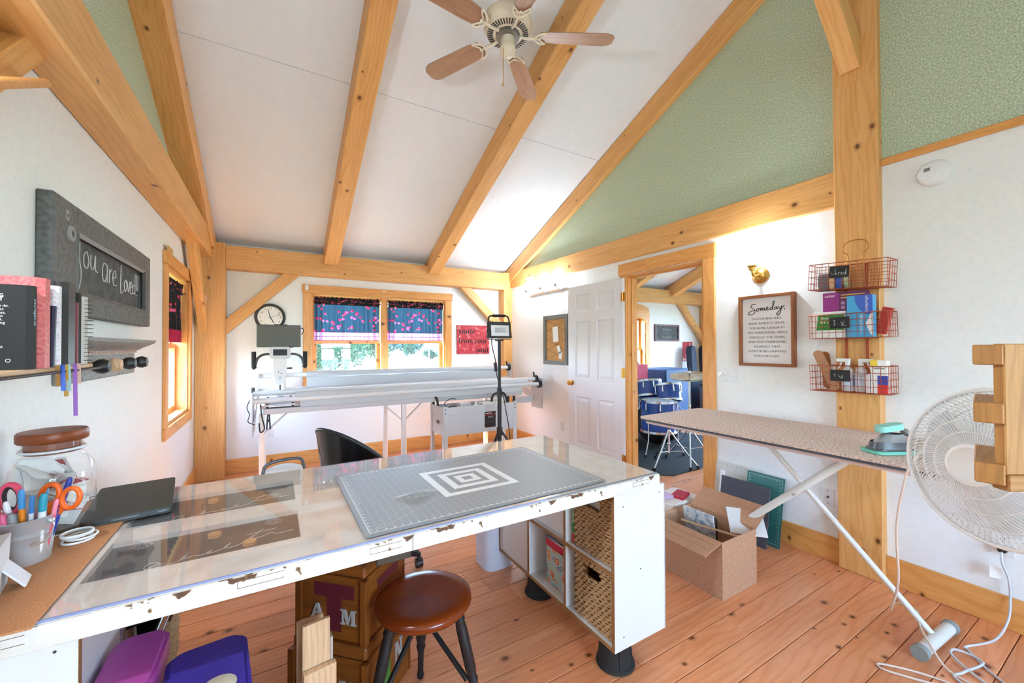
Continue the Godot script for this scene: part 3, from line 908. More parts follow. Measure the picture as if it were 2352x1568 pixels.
func lamp_light(parent: Node3D, at: Vector3, e: float, size: float, c := Color(0.86, 0.93, 1.0)) -> void:
	var l := OmniLight3D.new()
	l.name = "light"
	l.light_energy = e
	l.light_size = size
	l.light_color = c
	l.omni_range = 12.0
	l.omni_attenuation = 2.0
	l.shadow_enabled = true
	parent.add_child(l, true)
	l.position = at
# wall sconce, local: wall at z=0, back plate centre at origin
func sconce(label: String, at: Vector3, turn: float, e := SCONCE) -> void:
	var o := thing("wall_sconce", label, "wall lamp", at, turn, "brass wall sconces")
	var xz := Transform3D(Basis(V(1, 0, 0), V(0, 0, 1), V(0, -1, 0)), Vector3.ZERO)
	obj("back_plate", sh0().lathe([Vector2(0, 0), Vector2(0.058, 0), Vector2(0.06, 0.008), Vector2(0.048, 0.014), Vector2(0.04, 0.024), Vector2(0.018, 0.03), Vector2(0, 0.03)], 24, xz), mats.brass, o)
	obj("arm", sh0().tube(spline([V(0, 0, 0.025), V(0, -0.012, 0.07), V(0, -0.004, 0.105), V(0, 0.03, 0.115)], 5), 0.009, 10), mats.brass, o)
	obj("cup", sh0().lathe([Vector2(0, 0.02), Vector2(0.02, 0.022), Vector2(0.024, 0.045), Vector2(0.034, 0.05), Vector2(0.034, 0.058), Vector2(0, 0.058)], 18, T(V(0, 0, 0.115))), mats.brass, o)
	var pr := [Vector2(0.028, 0.058), Vector2(0.038, 0.075), Vector2(0.041, 0.11), Vector2(0.044, 0.15), Vector2(0.052, 0.175), Vector2(0.066, 0.19), Vector2(0.063, 0.19), Vector2(0.049, 0.174), Vector2(0.041, 0.15), Vector2(0.038, 0.11), Vector2(0.035, 0.076), Vector2(0.026, 0.06)]
	obj("glass_shade", sh0().lathe(pr, 24, T(V(0, 0, 0.115))), mats.lampglow, o)
	obj("bulb", sh0().ball(V(0, 0.13, 0.115), 0.026, V(1, 1.3, 1)), mats.bulbglow, o)
	lamp_light(o, V(0, 0.135, 0.115), e, 0.03)
func build_lamps() -> void:
	sconce("brass wall sconce with lit tulip glass above the framed quote", V(W, 1.872, 3.70), -90, 0.22)
	sconce("added brass wall sconce for fill light on the wall opposite the doorway, outside the picture", V(0, 1.872, 4.55), 90)  # unseen sconce added as fill, stronger than the visible one
	# bathroom-style bar of three clear globes
	var o := thing("vanity_light", "wall light bar with three clear glass globes by the door", "wall lamp", V(W, 2.07, 1.06), -90)
	obj("back_plate", sh0().bx(V(-0.42, -0.025, 0), V(0.42, 0.005, 0.02), 0.004), mats.chrome, o)
	var k := 0
	for x in [-0.36, -0.02, 0.3]:
		obj("arm", sh0().tube([V(x, -0.01, 0.02), V(x, 0.0, 0.06), V(x - 0.02, 0.03, 0.085)], 0.008), mats.chrome, o)
		obj("socket", sh0().cyl(V(x - 0.02, 0.025, 0.085), V(x - 0.025, 0.055, 0.09), 0.02), mats.chrome, o)
		obj("globe", sh0().lathe([Vector2(0.018, 0), Vector2(0.038, 0.02), Vector2(0.045, 0.05), Vector2(0.04, 0.08)], 18, T(V(x - 0.025, 0.05, 0.09))), mats.glass, o)
		obj("bulb", sh0().ball(V(x - 0.025, 0.085, 0.09), 0.024), mats.bulbglow, o)
		lamp_light(o, V(x - 0.025, 0.085, 0.09), GLOBE, 0.024, Color(0.86, 0.93, 1.0))
		k += 1

# plate with outlets or switches; local wall z=0
func plate(label: String, at: Vector3, turn: float, w: float, h: float, kind: String, cat: String) -> void:
	var o := thing("wall_plate_cover", label, cat, at, turn)
	obj("plate", sh0().bx(V(-w / 2, -h / 2, 0), V(w / 2, h / 2, 0.006), 0.002), mats.white, o)
	if kind == "outlet":
		for y in [-0.022, 0.022]:
			var f := obj("socket", sh0().prism(rrect(0.032, 0.028, 0.012), 0.004, T(V(0, y, 0.0065))), mats.paper, o)
			for q in [[-0.007, 0.004], [0.007, 0.004]]: obj("slot", sh0().bx(V(q[0] - 0.0012, y - 0.002, 0.0086), V(q[0] + 0.0012, y + 0.008, 0.009)), mats.black, f)
			obj("slot", sh0().bx(V(-0.002, y - 0.01, 0.0086), V(0.002, y - 0.006, 0.009)), mats.black, f)
	elif kind == "switch":
		obj("dimmer_knob", sh0().lathe([Vector2(0.02, 0), Vector2(0.019, 0.004), Vector2(0.016, 0.005), Vector2(0.015, 0.018), Vector2(0, 0.02)], 20, Transform3D(Basis(V(1, 0, 0), V(0, 0, 1), V(0, -1, 0)), V(-0.05, 0, 0.006))), mats.paper, o)
		for x in [0.0, 0.047]: obj("toggle", sh0().box(V(0.009, 0.02, 0.016), T(V(x, 0.003, 0.012), 0, -20), 0.001), mats.paper, o)
	else:
		obj("jack", sh0().cyl(V(0, 0, 0.006), V(0, 0, 0.0085), 0.007), mats.iron, o)
	for y in [-h * 0.36, h * 0.36]:
		obj("screw", sh0().cyl(V(0, y, 0.006), V(0, y, 0.0072), 0.003), mats.iron, o)
func build_wall_things() -> void:
	plate("three gang switch plate with dimmer knob beside the doorway", V(W, 1.135, 3.433), -90, 0.162, 0.114, "switch", "switch")
	plate("phone jack plate low on the wall beside the tall post", V(W, 0.397, 4.097), -90, 0.07, 0.114, "jack", "jack")
	plate("outlet low on the wall beside the open door", V(W, 0.377, 1.327), -90, 0.075, 0.115, "outlet", "outlet")
	plate("outlet low on the wall under the quilting frame", V(0.644, 0.41, 0), 0, 0.075, 0.12, "outlet", "outlet")
	plate("outlet with a black plug low behind the white fan", V(W, 0.40, 4.81), -90, 0.075, 0.115, "outlet", "outlet")
	# clock
	var c := thing("wall_clock", "round black wall clock with white dial", "clock", V(0.652, 1.70, 0))
	var xz := Transform3D(Basis(V(1, 0, 0), V(0, 0, 1), V(0, -1, 0)), Vector3.ZERO)
	obj("rim", sh0().lathe([Vector2(0.1525, 0), Vector2(0.1525, 0.02), Vector2(0.145, 0.032), Vector2(0.13, 0.03), Vector2(0.122, 0.016)], 40, xz), mats.charcoal, c)
	obj("dial", sh0().lathe([Vector2(0, 0.014), Vector2(0.124, 0.014)], 40, xz), mats.paper, c)
	for k in 12:
		var a := TAU * (k + 1) / 12.0
		text(str(k + 1), 0.02, mats.charcoal, c, T(V(sin(a) * 0.098, cos(a) * 0.098, 0.0155)), "numeral")
	for q in [[-14.0, 0.092, 0.003], [152.0, 0.07, 0.0045], [72.0, 0.1, 0.0012]]:
		var a := deg_to_rad(q[0])
		obj("hand", sh0().bar(V(-sin(a) * 0.02, -cos(a) * 0.02, 0.0185), V(sin(a) * q[1], cos(a) * q[1], 0.0185), 0.001, q[2] * 2.0, V(cos(a), -sin(a), 0)), mats.black, c)
	obj("hub", sh0().cyl(V(0, 0, 0.014), V(0, 0, 0.021), 0.005), mats.black, c)
	# red painted canvas
	var r := thing("canvas_sign", "red painted canvas sign reading smile from your soul", "sign", V(3.165, 1.46, 0))
	obj("canvas", sh0().bx(V(-0.255, -0.205, 0), V(0.255, 0.205, 0.02), 0.002), mats.redpaint, r)
	text("smile", 0.062, mats.black, r, T(V(-0.235, 0.115, 0.0205)), "lettering", true, true, HORIZONTAL_ALIGNMENT_LEFT, 0.0006, 1.1)
	text("from your", 0.062, mats.black, r, T(V(-0.235, -0.02, 0.0205)), "lettering", true, true, HORIZONTAL_ALIGNMENT_LEFT, 0.0006, 1.02)
	text("soul", 0.062, mats.black, r, T(V(0.24, -0.155, 0.0205)), "lettering", true, true, HORIZONTAL_ALIGNMENT_RIGHT, 0.0006, 1.1)
	# cork memo board
	var b := thing("memo_board", "grey framed cork memo board with crossed ribbons behind the door", "board", V(W, 1.44, 1.24), -90)
	var fr := sh0()
	var bw := 0.25
	var bh := 0.31
	fr.bx(V(-bw, -bh, 0), V(-bw + 0.05, bh, 0.03)); fr.bx(V(bw - 0.05, -bh, 0), V(bw, bh, 0.03))
	fr.bx(V(-bw + 0.05, -bh, 0), V(bw - 0.05, -bh + 0.05, 0.03)); fr.bx(V(-bw + 0.05, bh - 0.05, 0), V(bw - 0.05, bh, 0.03))
	obj("frame", fr, mk("greywash", "6f6f6a", 0.6), b)
	obj("cork_sheet", sh0().bx(V(-bw + 0.05, -bh + 0.05, 0.002), V(bw - 0.05, bh - 0.05, 0.012)), mats.cork, b)
	var rib := mk("jute", "a8814e", 0.9)
	for y in [-0.18, -0.06, 0.06, 0.18]:
		for sg in [-1.0, 1.0]: obj("ribbon", sh0().bar(V(-0.195 * sg, y - 0.07, 0.014), V(0.195 * sg, y + 0.07, 0.014), 0.002, 0.006, V(0, 1, 0)), rib, b)
	for q in [[0.0, 0.07, 0.11, 0.19, 5.0], [0.07, -0.12, 0.06, 0.1, 22.0], [0.1, -0.19, 0.065, 0.09, -8.0]]:
		obj("note", sh0().box(V(q[2], q[3], 0.0012), T(V(q[0], q[1], 0.018), 0, 0, q[4])), mats.paper, b)
	# framed quote
	var s := thing("framed_quote", "wood framed white sign with black lettering beginning Someday", "sign", V(W, 1.47, 3.742), -90)
	var hw := 0.188
	var hh := 0.256
	for q in [[V(-hw, -hh, 0), V(-hw + 0.02, hh, 0.04)], [V(hw - 0.02, -hh, 0), V(hw, hh, 0.04)], [V(-hw + 0.02, -hh, 0), V(hw - 0.02, -hh + 0.02, 0.04)], [V(-hw + 0.02, hh - 0.02, 0), V(hw - 0.02, hh, 0.04)]]:
		obj("frame_side", sh().bx(q[0], q[1], 0.002), mats.frame_brown, s)
	obj("board", sh0().bx(V(-hw + 0.02, -hh + 0.02, 0.004), V(hw - 0.02, hh - 0.02, 0.014)), mk("signwhite", "ece6e4", 0.7), s)
	var ln := ["EVERYTHING WILL", "MAKE PERFECT SENSE.", "FOR NOW, LAUGH AT", "THE CONFUSION, SMILE", "THROUGH THE TEARS,", "AND KEEP REMINDING", "YOURSELF THAT", "EVERYTHING HAPPENS", "FOR A REASON."]
	for k in ln.size(): text(ln[k], 0.0148, mats.charcoal, s, T(V(0, 0.085 - k * 0.0335, 0.0145)), "lettering", false, false, HORIZONTAL_ALIGNMENT_CENTER, 0.0005, 1.22)
	var so := [[[0.9, 2.1], [0.3, 2.2], [-0.1, 1.7], [0.5, 1.2], [0.7, 0.6], [0.1, 0.1], [-0.6, 0.2], [-0.3, 0.7], [0.8, 1.0]],
		[[1.4, 1.3], [1.1, 1.2], [1.05, 0.8], [1.35, 0.75], [1.5, 1.1], [1.4, 1.3], [1.7, 1.2]],
		[[1.8, 1.4], [1.85, 0.8], [2.1, 1.35], [2.25, 0.8], [2.5, 1.35], [2.65, 0.8], [2.9, 1.0]],
		[[2.9, 1.0], [3.25, 1.2], [3.1, 1.45], [2.9, 1.1], [3.1, 0.8], [3.5, 1.0]],
		[[4.0, 1.3], [3.7, 1.3], [3.65, 0.9], [4.0, 1.0], [4.4, 2.4], [4.2, 2.4], [4.1, 1.4], [4.2, 0.85]],
		[[4.8, 1.35], [4.5, 1.3], [4.45, 0.9], [4.75, 1.0], [4.85, 1.4], [4.9, 0.9], [5.1, 1.1]],
		[[5.2, 1.45], [5.3, 1.0], [5.6, 1.1], [5.75, 1.5], [5.5, 0.3], [5.1, -0.3], [4.8, 0.0], [5.3, 0.6], [6.2, 1.5]],
		[[6.25, 0.95], [6.15, 0.7]]]
	obj("script_lettering", strokes(so, 0.036, 0.0026, T(V(-0.105, 0.115, 0.0145))), mats.black, s)
	# smoke detector
	var sd := thing("smoke_detector", "round white smoke detector below the green gable", "smoke detector", V(W, 2.28, 4.597), -90)
	obj("body", sh0().lathe([Vector2(0.068, 0), Vector2(0.068, 0.014), Vector2(0.062, 0.03), Vector2(0.045, 0.037), Vector2(0, 0.039)], 32, xz), mats.white, sd)
	obj("cover", sh0().lathe([Vector2(0.036, 0.0), Vector2(0.034, 0.006), Vector2(0, 0.008)], 24, xz * T(V(-0.022, 0.034, 0))), mats.white, sd)
	for k in 6: obj("grille_slot", sh0().box(V(0.0016, 0.018, 0.002), T(V(-0.03 + k * 0.004, 0.018, 0.0425), 0, 0, -12)), mats.charcoal, sd)
	obj("button", sh0().prism(rrect(0.014, 0.01, 0.004), 0.004, T(V(0.035, -0.022, 0.035))), mk("offwhite", "dcdad4", 0.5), sd)
func build_fan() -> void:
	var o := thing("ceiling_fan", "cream ceiling fan with five walnut-look blades", "ceiling fan", V(1.925, 0, 3.17))
	var h := 3.26
	var cr: Material = mats.cream
	var top := CY0 + CS * 3.17
	obj("canopy", sh0().lathe([Vector2(0.0, top - 0.08), Vector2(0.04, top - 0.08), Vector2(0.07, top - 0.05), Vector2(0.075, top + 0.035), Vector2(0, top + 0.035)], 24), cr, o)
	obj("downrod", sh0().cyl(V(0, h + 0.16, 0), V(0, top - 0.05, 0), 0.013), cr, o)
	obj("motor_housing", sh0().lathe([Vector2(0.03, h + 0.17), Vector2(0.07, h + 0.155), Vector2(0.14, h + 0.12), Vector2(0.15, h + 0.075), Vector2(0.148, h + 0.055), Vector2(0.135, h + 0.035)], 40), cr, o)
	obj("motor_plate", sh0().lathe([Vector2(0.135, h + 0.035), Vector2(0.13, h + 0.02), Vector2(0.075, h + 0.012), Vector2(0.07, h + 0.02)], 40), cr, o)
	for k in 44:
		var a := TAU * k / 44
		var d := V(cos(a), 0, sin(a))
		obj("vent_slot", sh0().bar(d * 0.093 + V(0, h + 0.0125, 0), d * 0.127 + V(0, h + 0.0175, 0), 0.007, 0.003), mats.charcoal, o)
	obj("motor", sh0().lathe([Vector2(0.072, h + 0.02), Vector2(0.072, h - 0.004), Vector2(0.05, h - 0.008), Vector2(0, h - 0.008)], 28), mk("motorgrey", "7c756c", 0.5, 0.4), o)
	obj("switch_cup", sh0().lathe([Vector2(0.042, h), Vector2(0.042, h - 0.055), Vector2(0.046, h - 0.06), Vector2(0.05, h - 0.075), Vector2(0.046, h - 0.1), Vector2(0.03, h - 0.115), Vector2(0, h - 0.118)], 30), cr, o)
	var bl := PackedVector2Array([Vector2(0.2, -0.05), Vector2(0.3, -0.06), Vector2(0.6, -0.068), Vector2(0.64, -0.055), Vector2(0.66, -0.03), Vector2(0.66, 0.03), Vector2(0.64, 0.055), Vector2(0.6, 0.068), Vector2(0.3, 0.06), Vector2(0.2, 0.05), Vector2(0.185, 0.0)])
	for k in 5:
		var a := -27.0 + 72.0 * k
		var xf := T(V(0, h, 0), a) * T(V(0, 0.012, 0), 0, 0, 0) * T(Vector3.ZERO, 0, 11)
		var b := obj("blade", sh().prism(bl, 0.006, xf * Transform3D(Basis(V(1, 0, 0), V(0, 0, -1), V(0, 1, 0)), Vector3.ZERO)), mats.blade, o)
		var ir := sh0()
		ir.tube([V(0.05, 0.0, 0), V(0.11, -0.012, 0), V(0.165, -0.01, 0)], 0.0085, 8)
		ir.tube(spline([V(0.235, -0.009, -0.055), V(0.205, -0.011, -0.05), V(0.175, -0.011, -0.025), V(0.168, -0.011, 0), V(0.175, -0.011, 0.025), V(0.205, -0.011, 0.05), V(0.235, -0.009, 0.055)], 4), 0.0065, 8)
		ir.tube(spline([V(0.235, -0.009, -0.055), V(0.212, -0.01, -0.03), V(0.198, -0.011, -0.012), V(0.205, -0.011, 0), V(0.198, -0.011, 0.012), V(0.212, -0.01, 0.03), V(0.235, -0.009, 0.055)], 4), 0.005, 8)
		ir.tube([V(0.168, -0.011, 0), V(0.205, -0.011, 0)], 0.005, 6)
		for i in ir.v.size():
			ir.v[i] = xf * ir.v[i]
			ir.n[i] = xf.basis * ir.n[i]
		obj("blade_iron", ir, cr, b)
	obj("pull_chain", sh0().cyl(V(-0.045, h - 0.09, 0.02), V(-0.045, h - 0.30, 0.02), 0.0018, -1.0, 6), mats.brass, o)
	obj("pull_knob", sh0().lathe([Vector2(0, 0), Vector2(0.008, 0.012), Vector2(0.005, 0.028), Vector2(0.002, 0.034), Vector2(0, 0.034)], 12, T(V(-0.045, h - 0.332, 0.02))), mats.lightwood, o)
func build_frame_machine() -> void:
	var en: Material = mats.enamel
	var f := thing("quilting_rack", "long white quilting frame with fabric rollers under the window", "quilting frame", V(0, 0, 0))
	var x0 := 0.53
	var x1 := 3.60
	# end plates
	for q in [[x0, 0.87, 1.13, 0.575, 0.955, "end_plate"], [x1, 0.87, 1.13, 0.575, 0.955, "end_plate"], [x0 + 0.02, 0.24, 0.36, 0.82, 1.09, "end_plate"], [x1, 0.24, 0.36, 0.82, 1.13, "end_plate"]]:
		obj(q[5], sh0().bx(V(q[0] - 0.004, q[3], q[1]), V(q[0] + 0.004, q[4], q[2]), 0.001), mats.steelgrey, f)
	# arms joining front and back plates
	for x in [x0 + 0.012, x1 - 0.012]:
		obj("side_arm", sh0().bar(V(x, 0.67, 1.12), V(x, 0.9, 0.25), 0.008, 0.09), mats.steelgrey, f)
	# rollers
	var cloth := mk("backing_cloth", "c6c7c9", 0.9)
	for q in [[0.945, 1.0, 0.024], [0.885, 1.08, 0.024]]:
		obj("roller", sh0().cyl(V(x0, q[0], q[1]), V(x1 - 0.01, q[0], q[1]), q[2], -1.0, 20), en, f)
	obj("roller", sh0().cyl(V(x0 + 0.02, 1.06, 0.3), V(x1, 1.06, 0.3), 0.024, -1.0, 20), en, f)
	obj("roller", sh0().cyl(V(x0 + 0.02, 0.905, 0.3), V(x1, 0.905, 0.3), 0.022, -1.0, 20), en, f)
	obj("fabric_roll", sh0().cyl(V(1.0, 1.06, 0.3), V(3.42, 1.055, 0.3), 0.038, 0.032, 24), cloth, f)
	obj("fabric_roll", sh0().sheet(func(u, v): return V(0.86 + u * 2.55, 0.912 + (0.036 + 0.003 * sin(u * 19.0)) * sin(v * TAU), 1.05 + (0.04 + 0.004 * sin(u * 13.0)) * cos(v * TAU)), 40, 20), cloth, f)
	obj("fabric_sheet", sh0().sheet(func(u, v): return V(1.0 + u * 2.42, lerpf(1.03, 0.92, v) + 0.004 * sin(u * 30.0), 0.335 - 0.01 * v), 40, 3), cloth, f)
	obj("fabric_sheet", sh0().sheet(func(u, v): return V(0.95 + u * 2.47, lerpf(0.925, 0.945, v) + 0.004 * sin(u * 23.0) * sin(v * PI), lerpf(0.31, 1.02, v)), 40, 8), cloth, f)
	obj("fabric_sheet", sh0().sheet(func(u, v): return V(0.9 + u * 2.4, lerpf(0.885, 0.815, v) + 0.003 * sin(u * 40.0), lerpf(1.085, 1.12, v)), 40, 3), cloth, f)
	# carriage bed and rails
	obj("bed_rail", sh0().bx(V(x0 + 0.08, 0.765, 1.06), V(3.3, 0.815, 1.115), 0.004), mats.steelgrey, f)
	obj("bed_rail", sh0().bx(V(x0 + 0.08, 0.765, 0.5), V(3.3, 0.815, 0.555), 0.004), mats.steelgrey, f)
	obj("track", sh0().bx(V(x0 + 0.1, 0.815, 1.07), V(3.28, 0.823, 1.09)), mats.black, f)
	obj("track", sh0().bx(V(x0 + 0.1, 0.815, 0.515), V(3.28, 0.823, 0.535)), mats.black, f)
	obj("side_beam", sh0().bx(V(3.3, 0.64, 0.9), V(3.58, 0.72, 0.94), 0.003), mats.steelgrey, f)
	# legs with braces
	for q in [[0.6, 1.08], [0.6, 0.53], [1.86, 1.08], [1.80, 0.53], [2.02, 0.53], [3.1, 1.0], [3.1, 0.53]]:
		var l := obj("leg", sh0().bx(V(q[0] - 0.022, 0.02, q[1] - 0.022), V(q[0] + 0.022, 0.77, q[1] + 0.022), 0.003), mats.white, f)
		obj("foot", sh0().cyl(V(q[0], 0, q[1]), V(q[0], 0.022, q[1]), 0.03), mats.black, l)
	for q in [[0.6, 1, 1.08], [1.86, 1, 1.08], [1.86, -1, 1.08], [3.1, -1, 1.0]]:
		obj("leg_brace", sh0().bar(V(q[0], 0.58, q[2]), V(q[0] + 0.2 * q[1], 0.77, q[2]), 0.02, 0.012), mats.steelgrey, f)
	# ratchet knobs
	for q in [[x1 - 0.02, 0.945, 1.0], [x1 - 0.02, 0.885, 1.08], [x1 - 0.02, 1.06, 0.3]]:
		obj("ratchet", sh0().cyl(V(q[0] - 0.02, q[1], q[2]), V(q[0] + 0.014, q[1], q[2]), 0.047, -1.0, 24), mats.black, f)
		obj("ratchet_pawl", sh0().bar(V(q[0] - 0.01, q[1] + 0.03, q[2] - 0.02), V(q[0] - 0.01, q[1] + 0.085, q[2] - 0.035), 0.015, 0.02), mats.black, f)
	obj("handle_knob", sh0().cyl(V(x0, 0.955, 1.0), V(x0, 1.0, 1.0), 0.014), mats.charcoal, f)
	obj("cable", sh0().tube(spline([V(x0 - 0.02, 0.9, 1.1), V(x0 - 0.04, 0.84, 1.12), V(x0 - 0.02, 0.78, 1.14), V(x0 - 0.03, 0.72, 1.14), V(x0 + 0.02, 0.69, 1.15)], 6), 0.004, 6), mats.black, f)
	obj("cable", sh0().tube(spline([V(x0 + 0.06, 0.86, 1.12), V(x0 + 0.07, 0.76, 1.13), V(x0 + 0.09, 0.65, 1.14), V(x0 + 0.06, 0.62, 1.14), V(x0 + 0.05, 0.7, 1.14)], 6), 0.006, 6), mats.black, f)
	for q in [V(x0 + 0.12, 0.69, 1.09), V(3.12, 0.69, 1.09), V(3.2, 0.69, 1.09)]:
		var c := thing("spring_clamp", ["black spring clamp hanging at the clock end of the quilting frame", "black spring clamp under the quilting frame beside the floodlight pole", "black spring clamp under the quilting frame nearest its end plate"][used.get("spring_clamp", -1) + 1], "clamp", q, 0.0, "black spring clamps on the frame")
		for sg in [-1.0, 1.0]: obj("jaw", sh0().bar(V(0.004 * sg, 0.1, 0), V(0.014 * sg, -0.06, 0), 0.012, 0.012), mats.black, c)
		obj("pivot", sh0().cyl(V(0, 0.02, -0.012), V(0, 0.02, 0.012), 0.012), mats.black, c)
	# the machine on its carriage
	var m := thing("longarm_sewing_machine", "white longarm sewing machine with black handlebars and tablet", "sewing machine", V(0.74, 0.823, 0.88))
	obj("carriage", sh0().bx(V(-0.12, 0.012, -0.4), V(0.12, 0.028, 0.24), 0.003), mats.steelgrey, m)
	for q in [[-0.1, 0.2], [0.1, 0.2], [-0.1, -0.352], [0.1, -0.352]]: obj("wheel", sh0().cyl(V(q[0] - 0.01, 0.018, q[1]), V(q[0] + 0.01, 0.018, q[1]), 0.018), mats.black, m)
	obj("lower_arm", sh0().bx(V(-0.035, 0.03, -0.55), V(0.035, 0.09, 0.06), 0.012), en, m)
	obj("rear_column", sh0().bx(V(-0.06, 0.03, -0.66), V(0.06, 0.42, -0.5), 0.02), en, m)
	obj("upper_arm", sh0().bx(V(-0.055, 0.3, -0.66), V(0.055, 0.44, 0.02), 0.02), en, m)
	obj("sewing_head", sh0().prism(PackedVector2Array([Vector2(-0.03, 0.19), Vector2(0.03, 0.19), Vector2(0.045, 0.26), Vector2(0.056, 0.33), Vector2(0.056, 0.45), Vector2(-0.056, 0.45), Vector2(-0.056, 0.33), Vector2(-0.045, 0.26)]), 0.09, T(V(0, 0, 0.05))), en, m)
	for q in [[-0.012, 0.31], [0.008, 0.295]]: obj("screw", sh0().cyl(V(q[0], q[1], 0.095), V(q[0], q[1], 0.098), 0.005), mats.black, m)
	obj("thread_port", sh0().cyl(V(0, 0.255, 0.095), V(0, 0.255, 0.098), 0.016), mats.steelgrey, m)
	obj("needle_bar", sh0().cyl(V(0, 0.115, 0.06), V(0, 0.19, 0.06), 0.006), mats.black, m)
	obj("hopping_foot", sh0().lathe([Vector2(0.012, 0), Vector2(0.016, 0), Vector2(0.016, 0.006), Vector2(0.012, 0.006), Vector2(0.012, 0)], 16, T(V(0, 0.13, 0.06))), mats.chrome, m)
	obj("tension_knob", sh0().cyl(V(0.056, 0.34, 0.05), V(0.1, 0.34, 0.05), 0.008), mats.black, m)
	for sg in [-1.0, 1.0]:
		obj("handlebar", sh0().tube(spline([V(0.03 * sg, 0.47, 0.08), V(0.12 * sg, 0.475, 0.1), V(0.175 * sg, 0.44, 0.12), V(0.195 * sg, 0.37, 0.12)], 6), 0.011, 10), mk("bargrey", "4a4b4c", 0.4), m)
		obj("grip", sh0().tube([V(0.195 * sg, 0.345, 0.12), V(0.205 * sg, 0.36, 0.12), V(0.206 * sg, 0.5, 0.12)], 0.019, 12), mats.blackmatte, m)
	var ds := obj("display", sh0().prism(rrect(0.17, 0.105, 0.024), 0.03, T(V(0, 0.488, 0.1), 0, -12)), en, m)
	obj("screen", sh0().box(V(0.112, 0.058, 0.002), T(V(0, 0.4915, 0.1166), 0, -12)), mk("screen_off", "33383c", 0.2), ds)
	text("12", 0.016, mats.brass, m, T(V(-0.002, 0.405, 0.0955), 0, 0, -10), "emblem")
	obj("tablet_mount", sh0().bar(V(0, 0.45, 0.0), V(0, 0.6, 0.02), 0.02, 0.02), mats.black, m)
	var tb := obj("tablet", sh0().box(V(0.36, 0.212, 0.016), T(V(-0.008, 0.645, 0.03), 0, -4), 0.004), mk("tablet_grey", "5a5a50", 0.5), m)
	obj("clip", sh0().bx(V(-0.07, 0.535, 0.02), V(0.11, 0.545, 0.05), 0.002), mats.black, tb)
	obj("clip", sh0().bx(V(-0.05, 0.746, 0.02), V(0.06, 0.754, 0.05), 0.002), mats.black, tb)
	obj("cable", sh0().tube(spline([V(0.172, 0.72, 0.03), V(0.19, 0.72, 0.03), V(0.195, 0.69, 0.03), V(0.18, 0.66, 0.02)], 5), 0.004, 6), mats.black, tb)
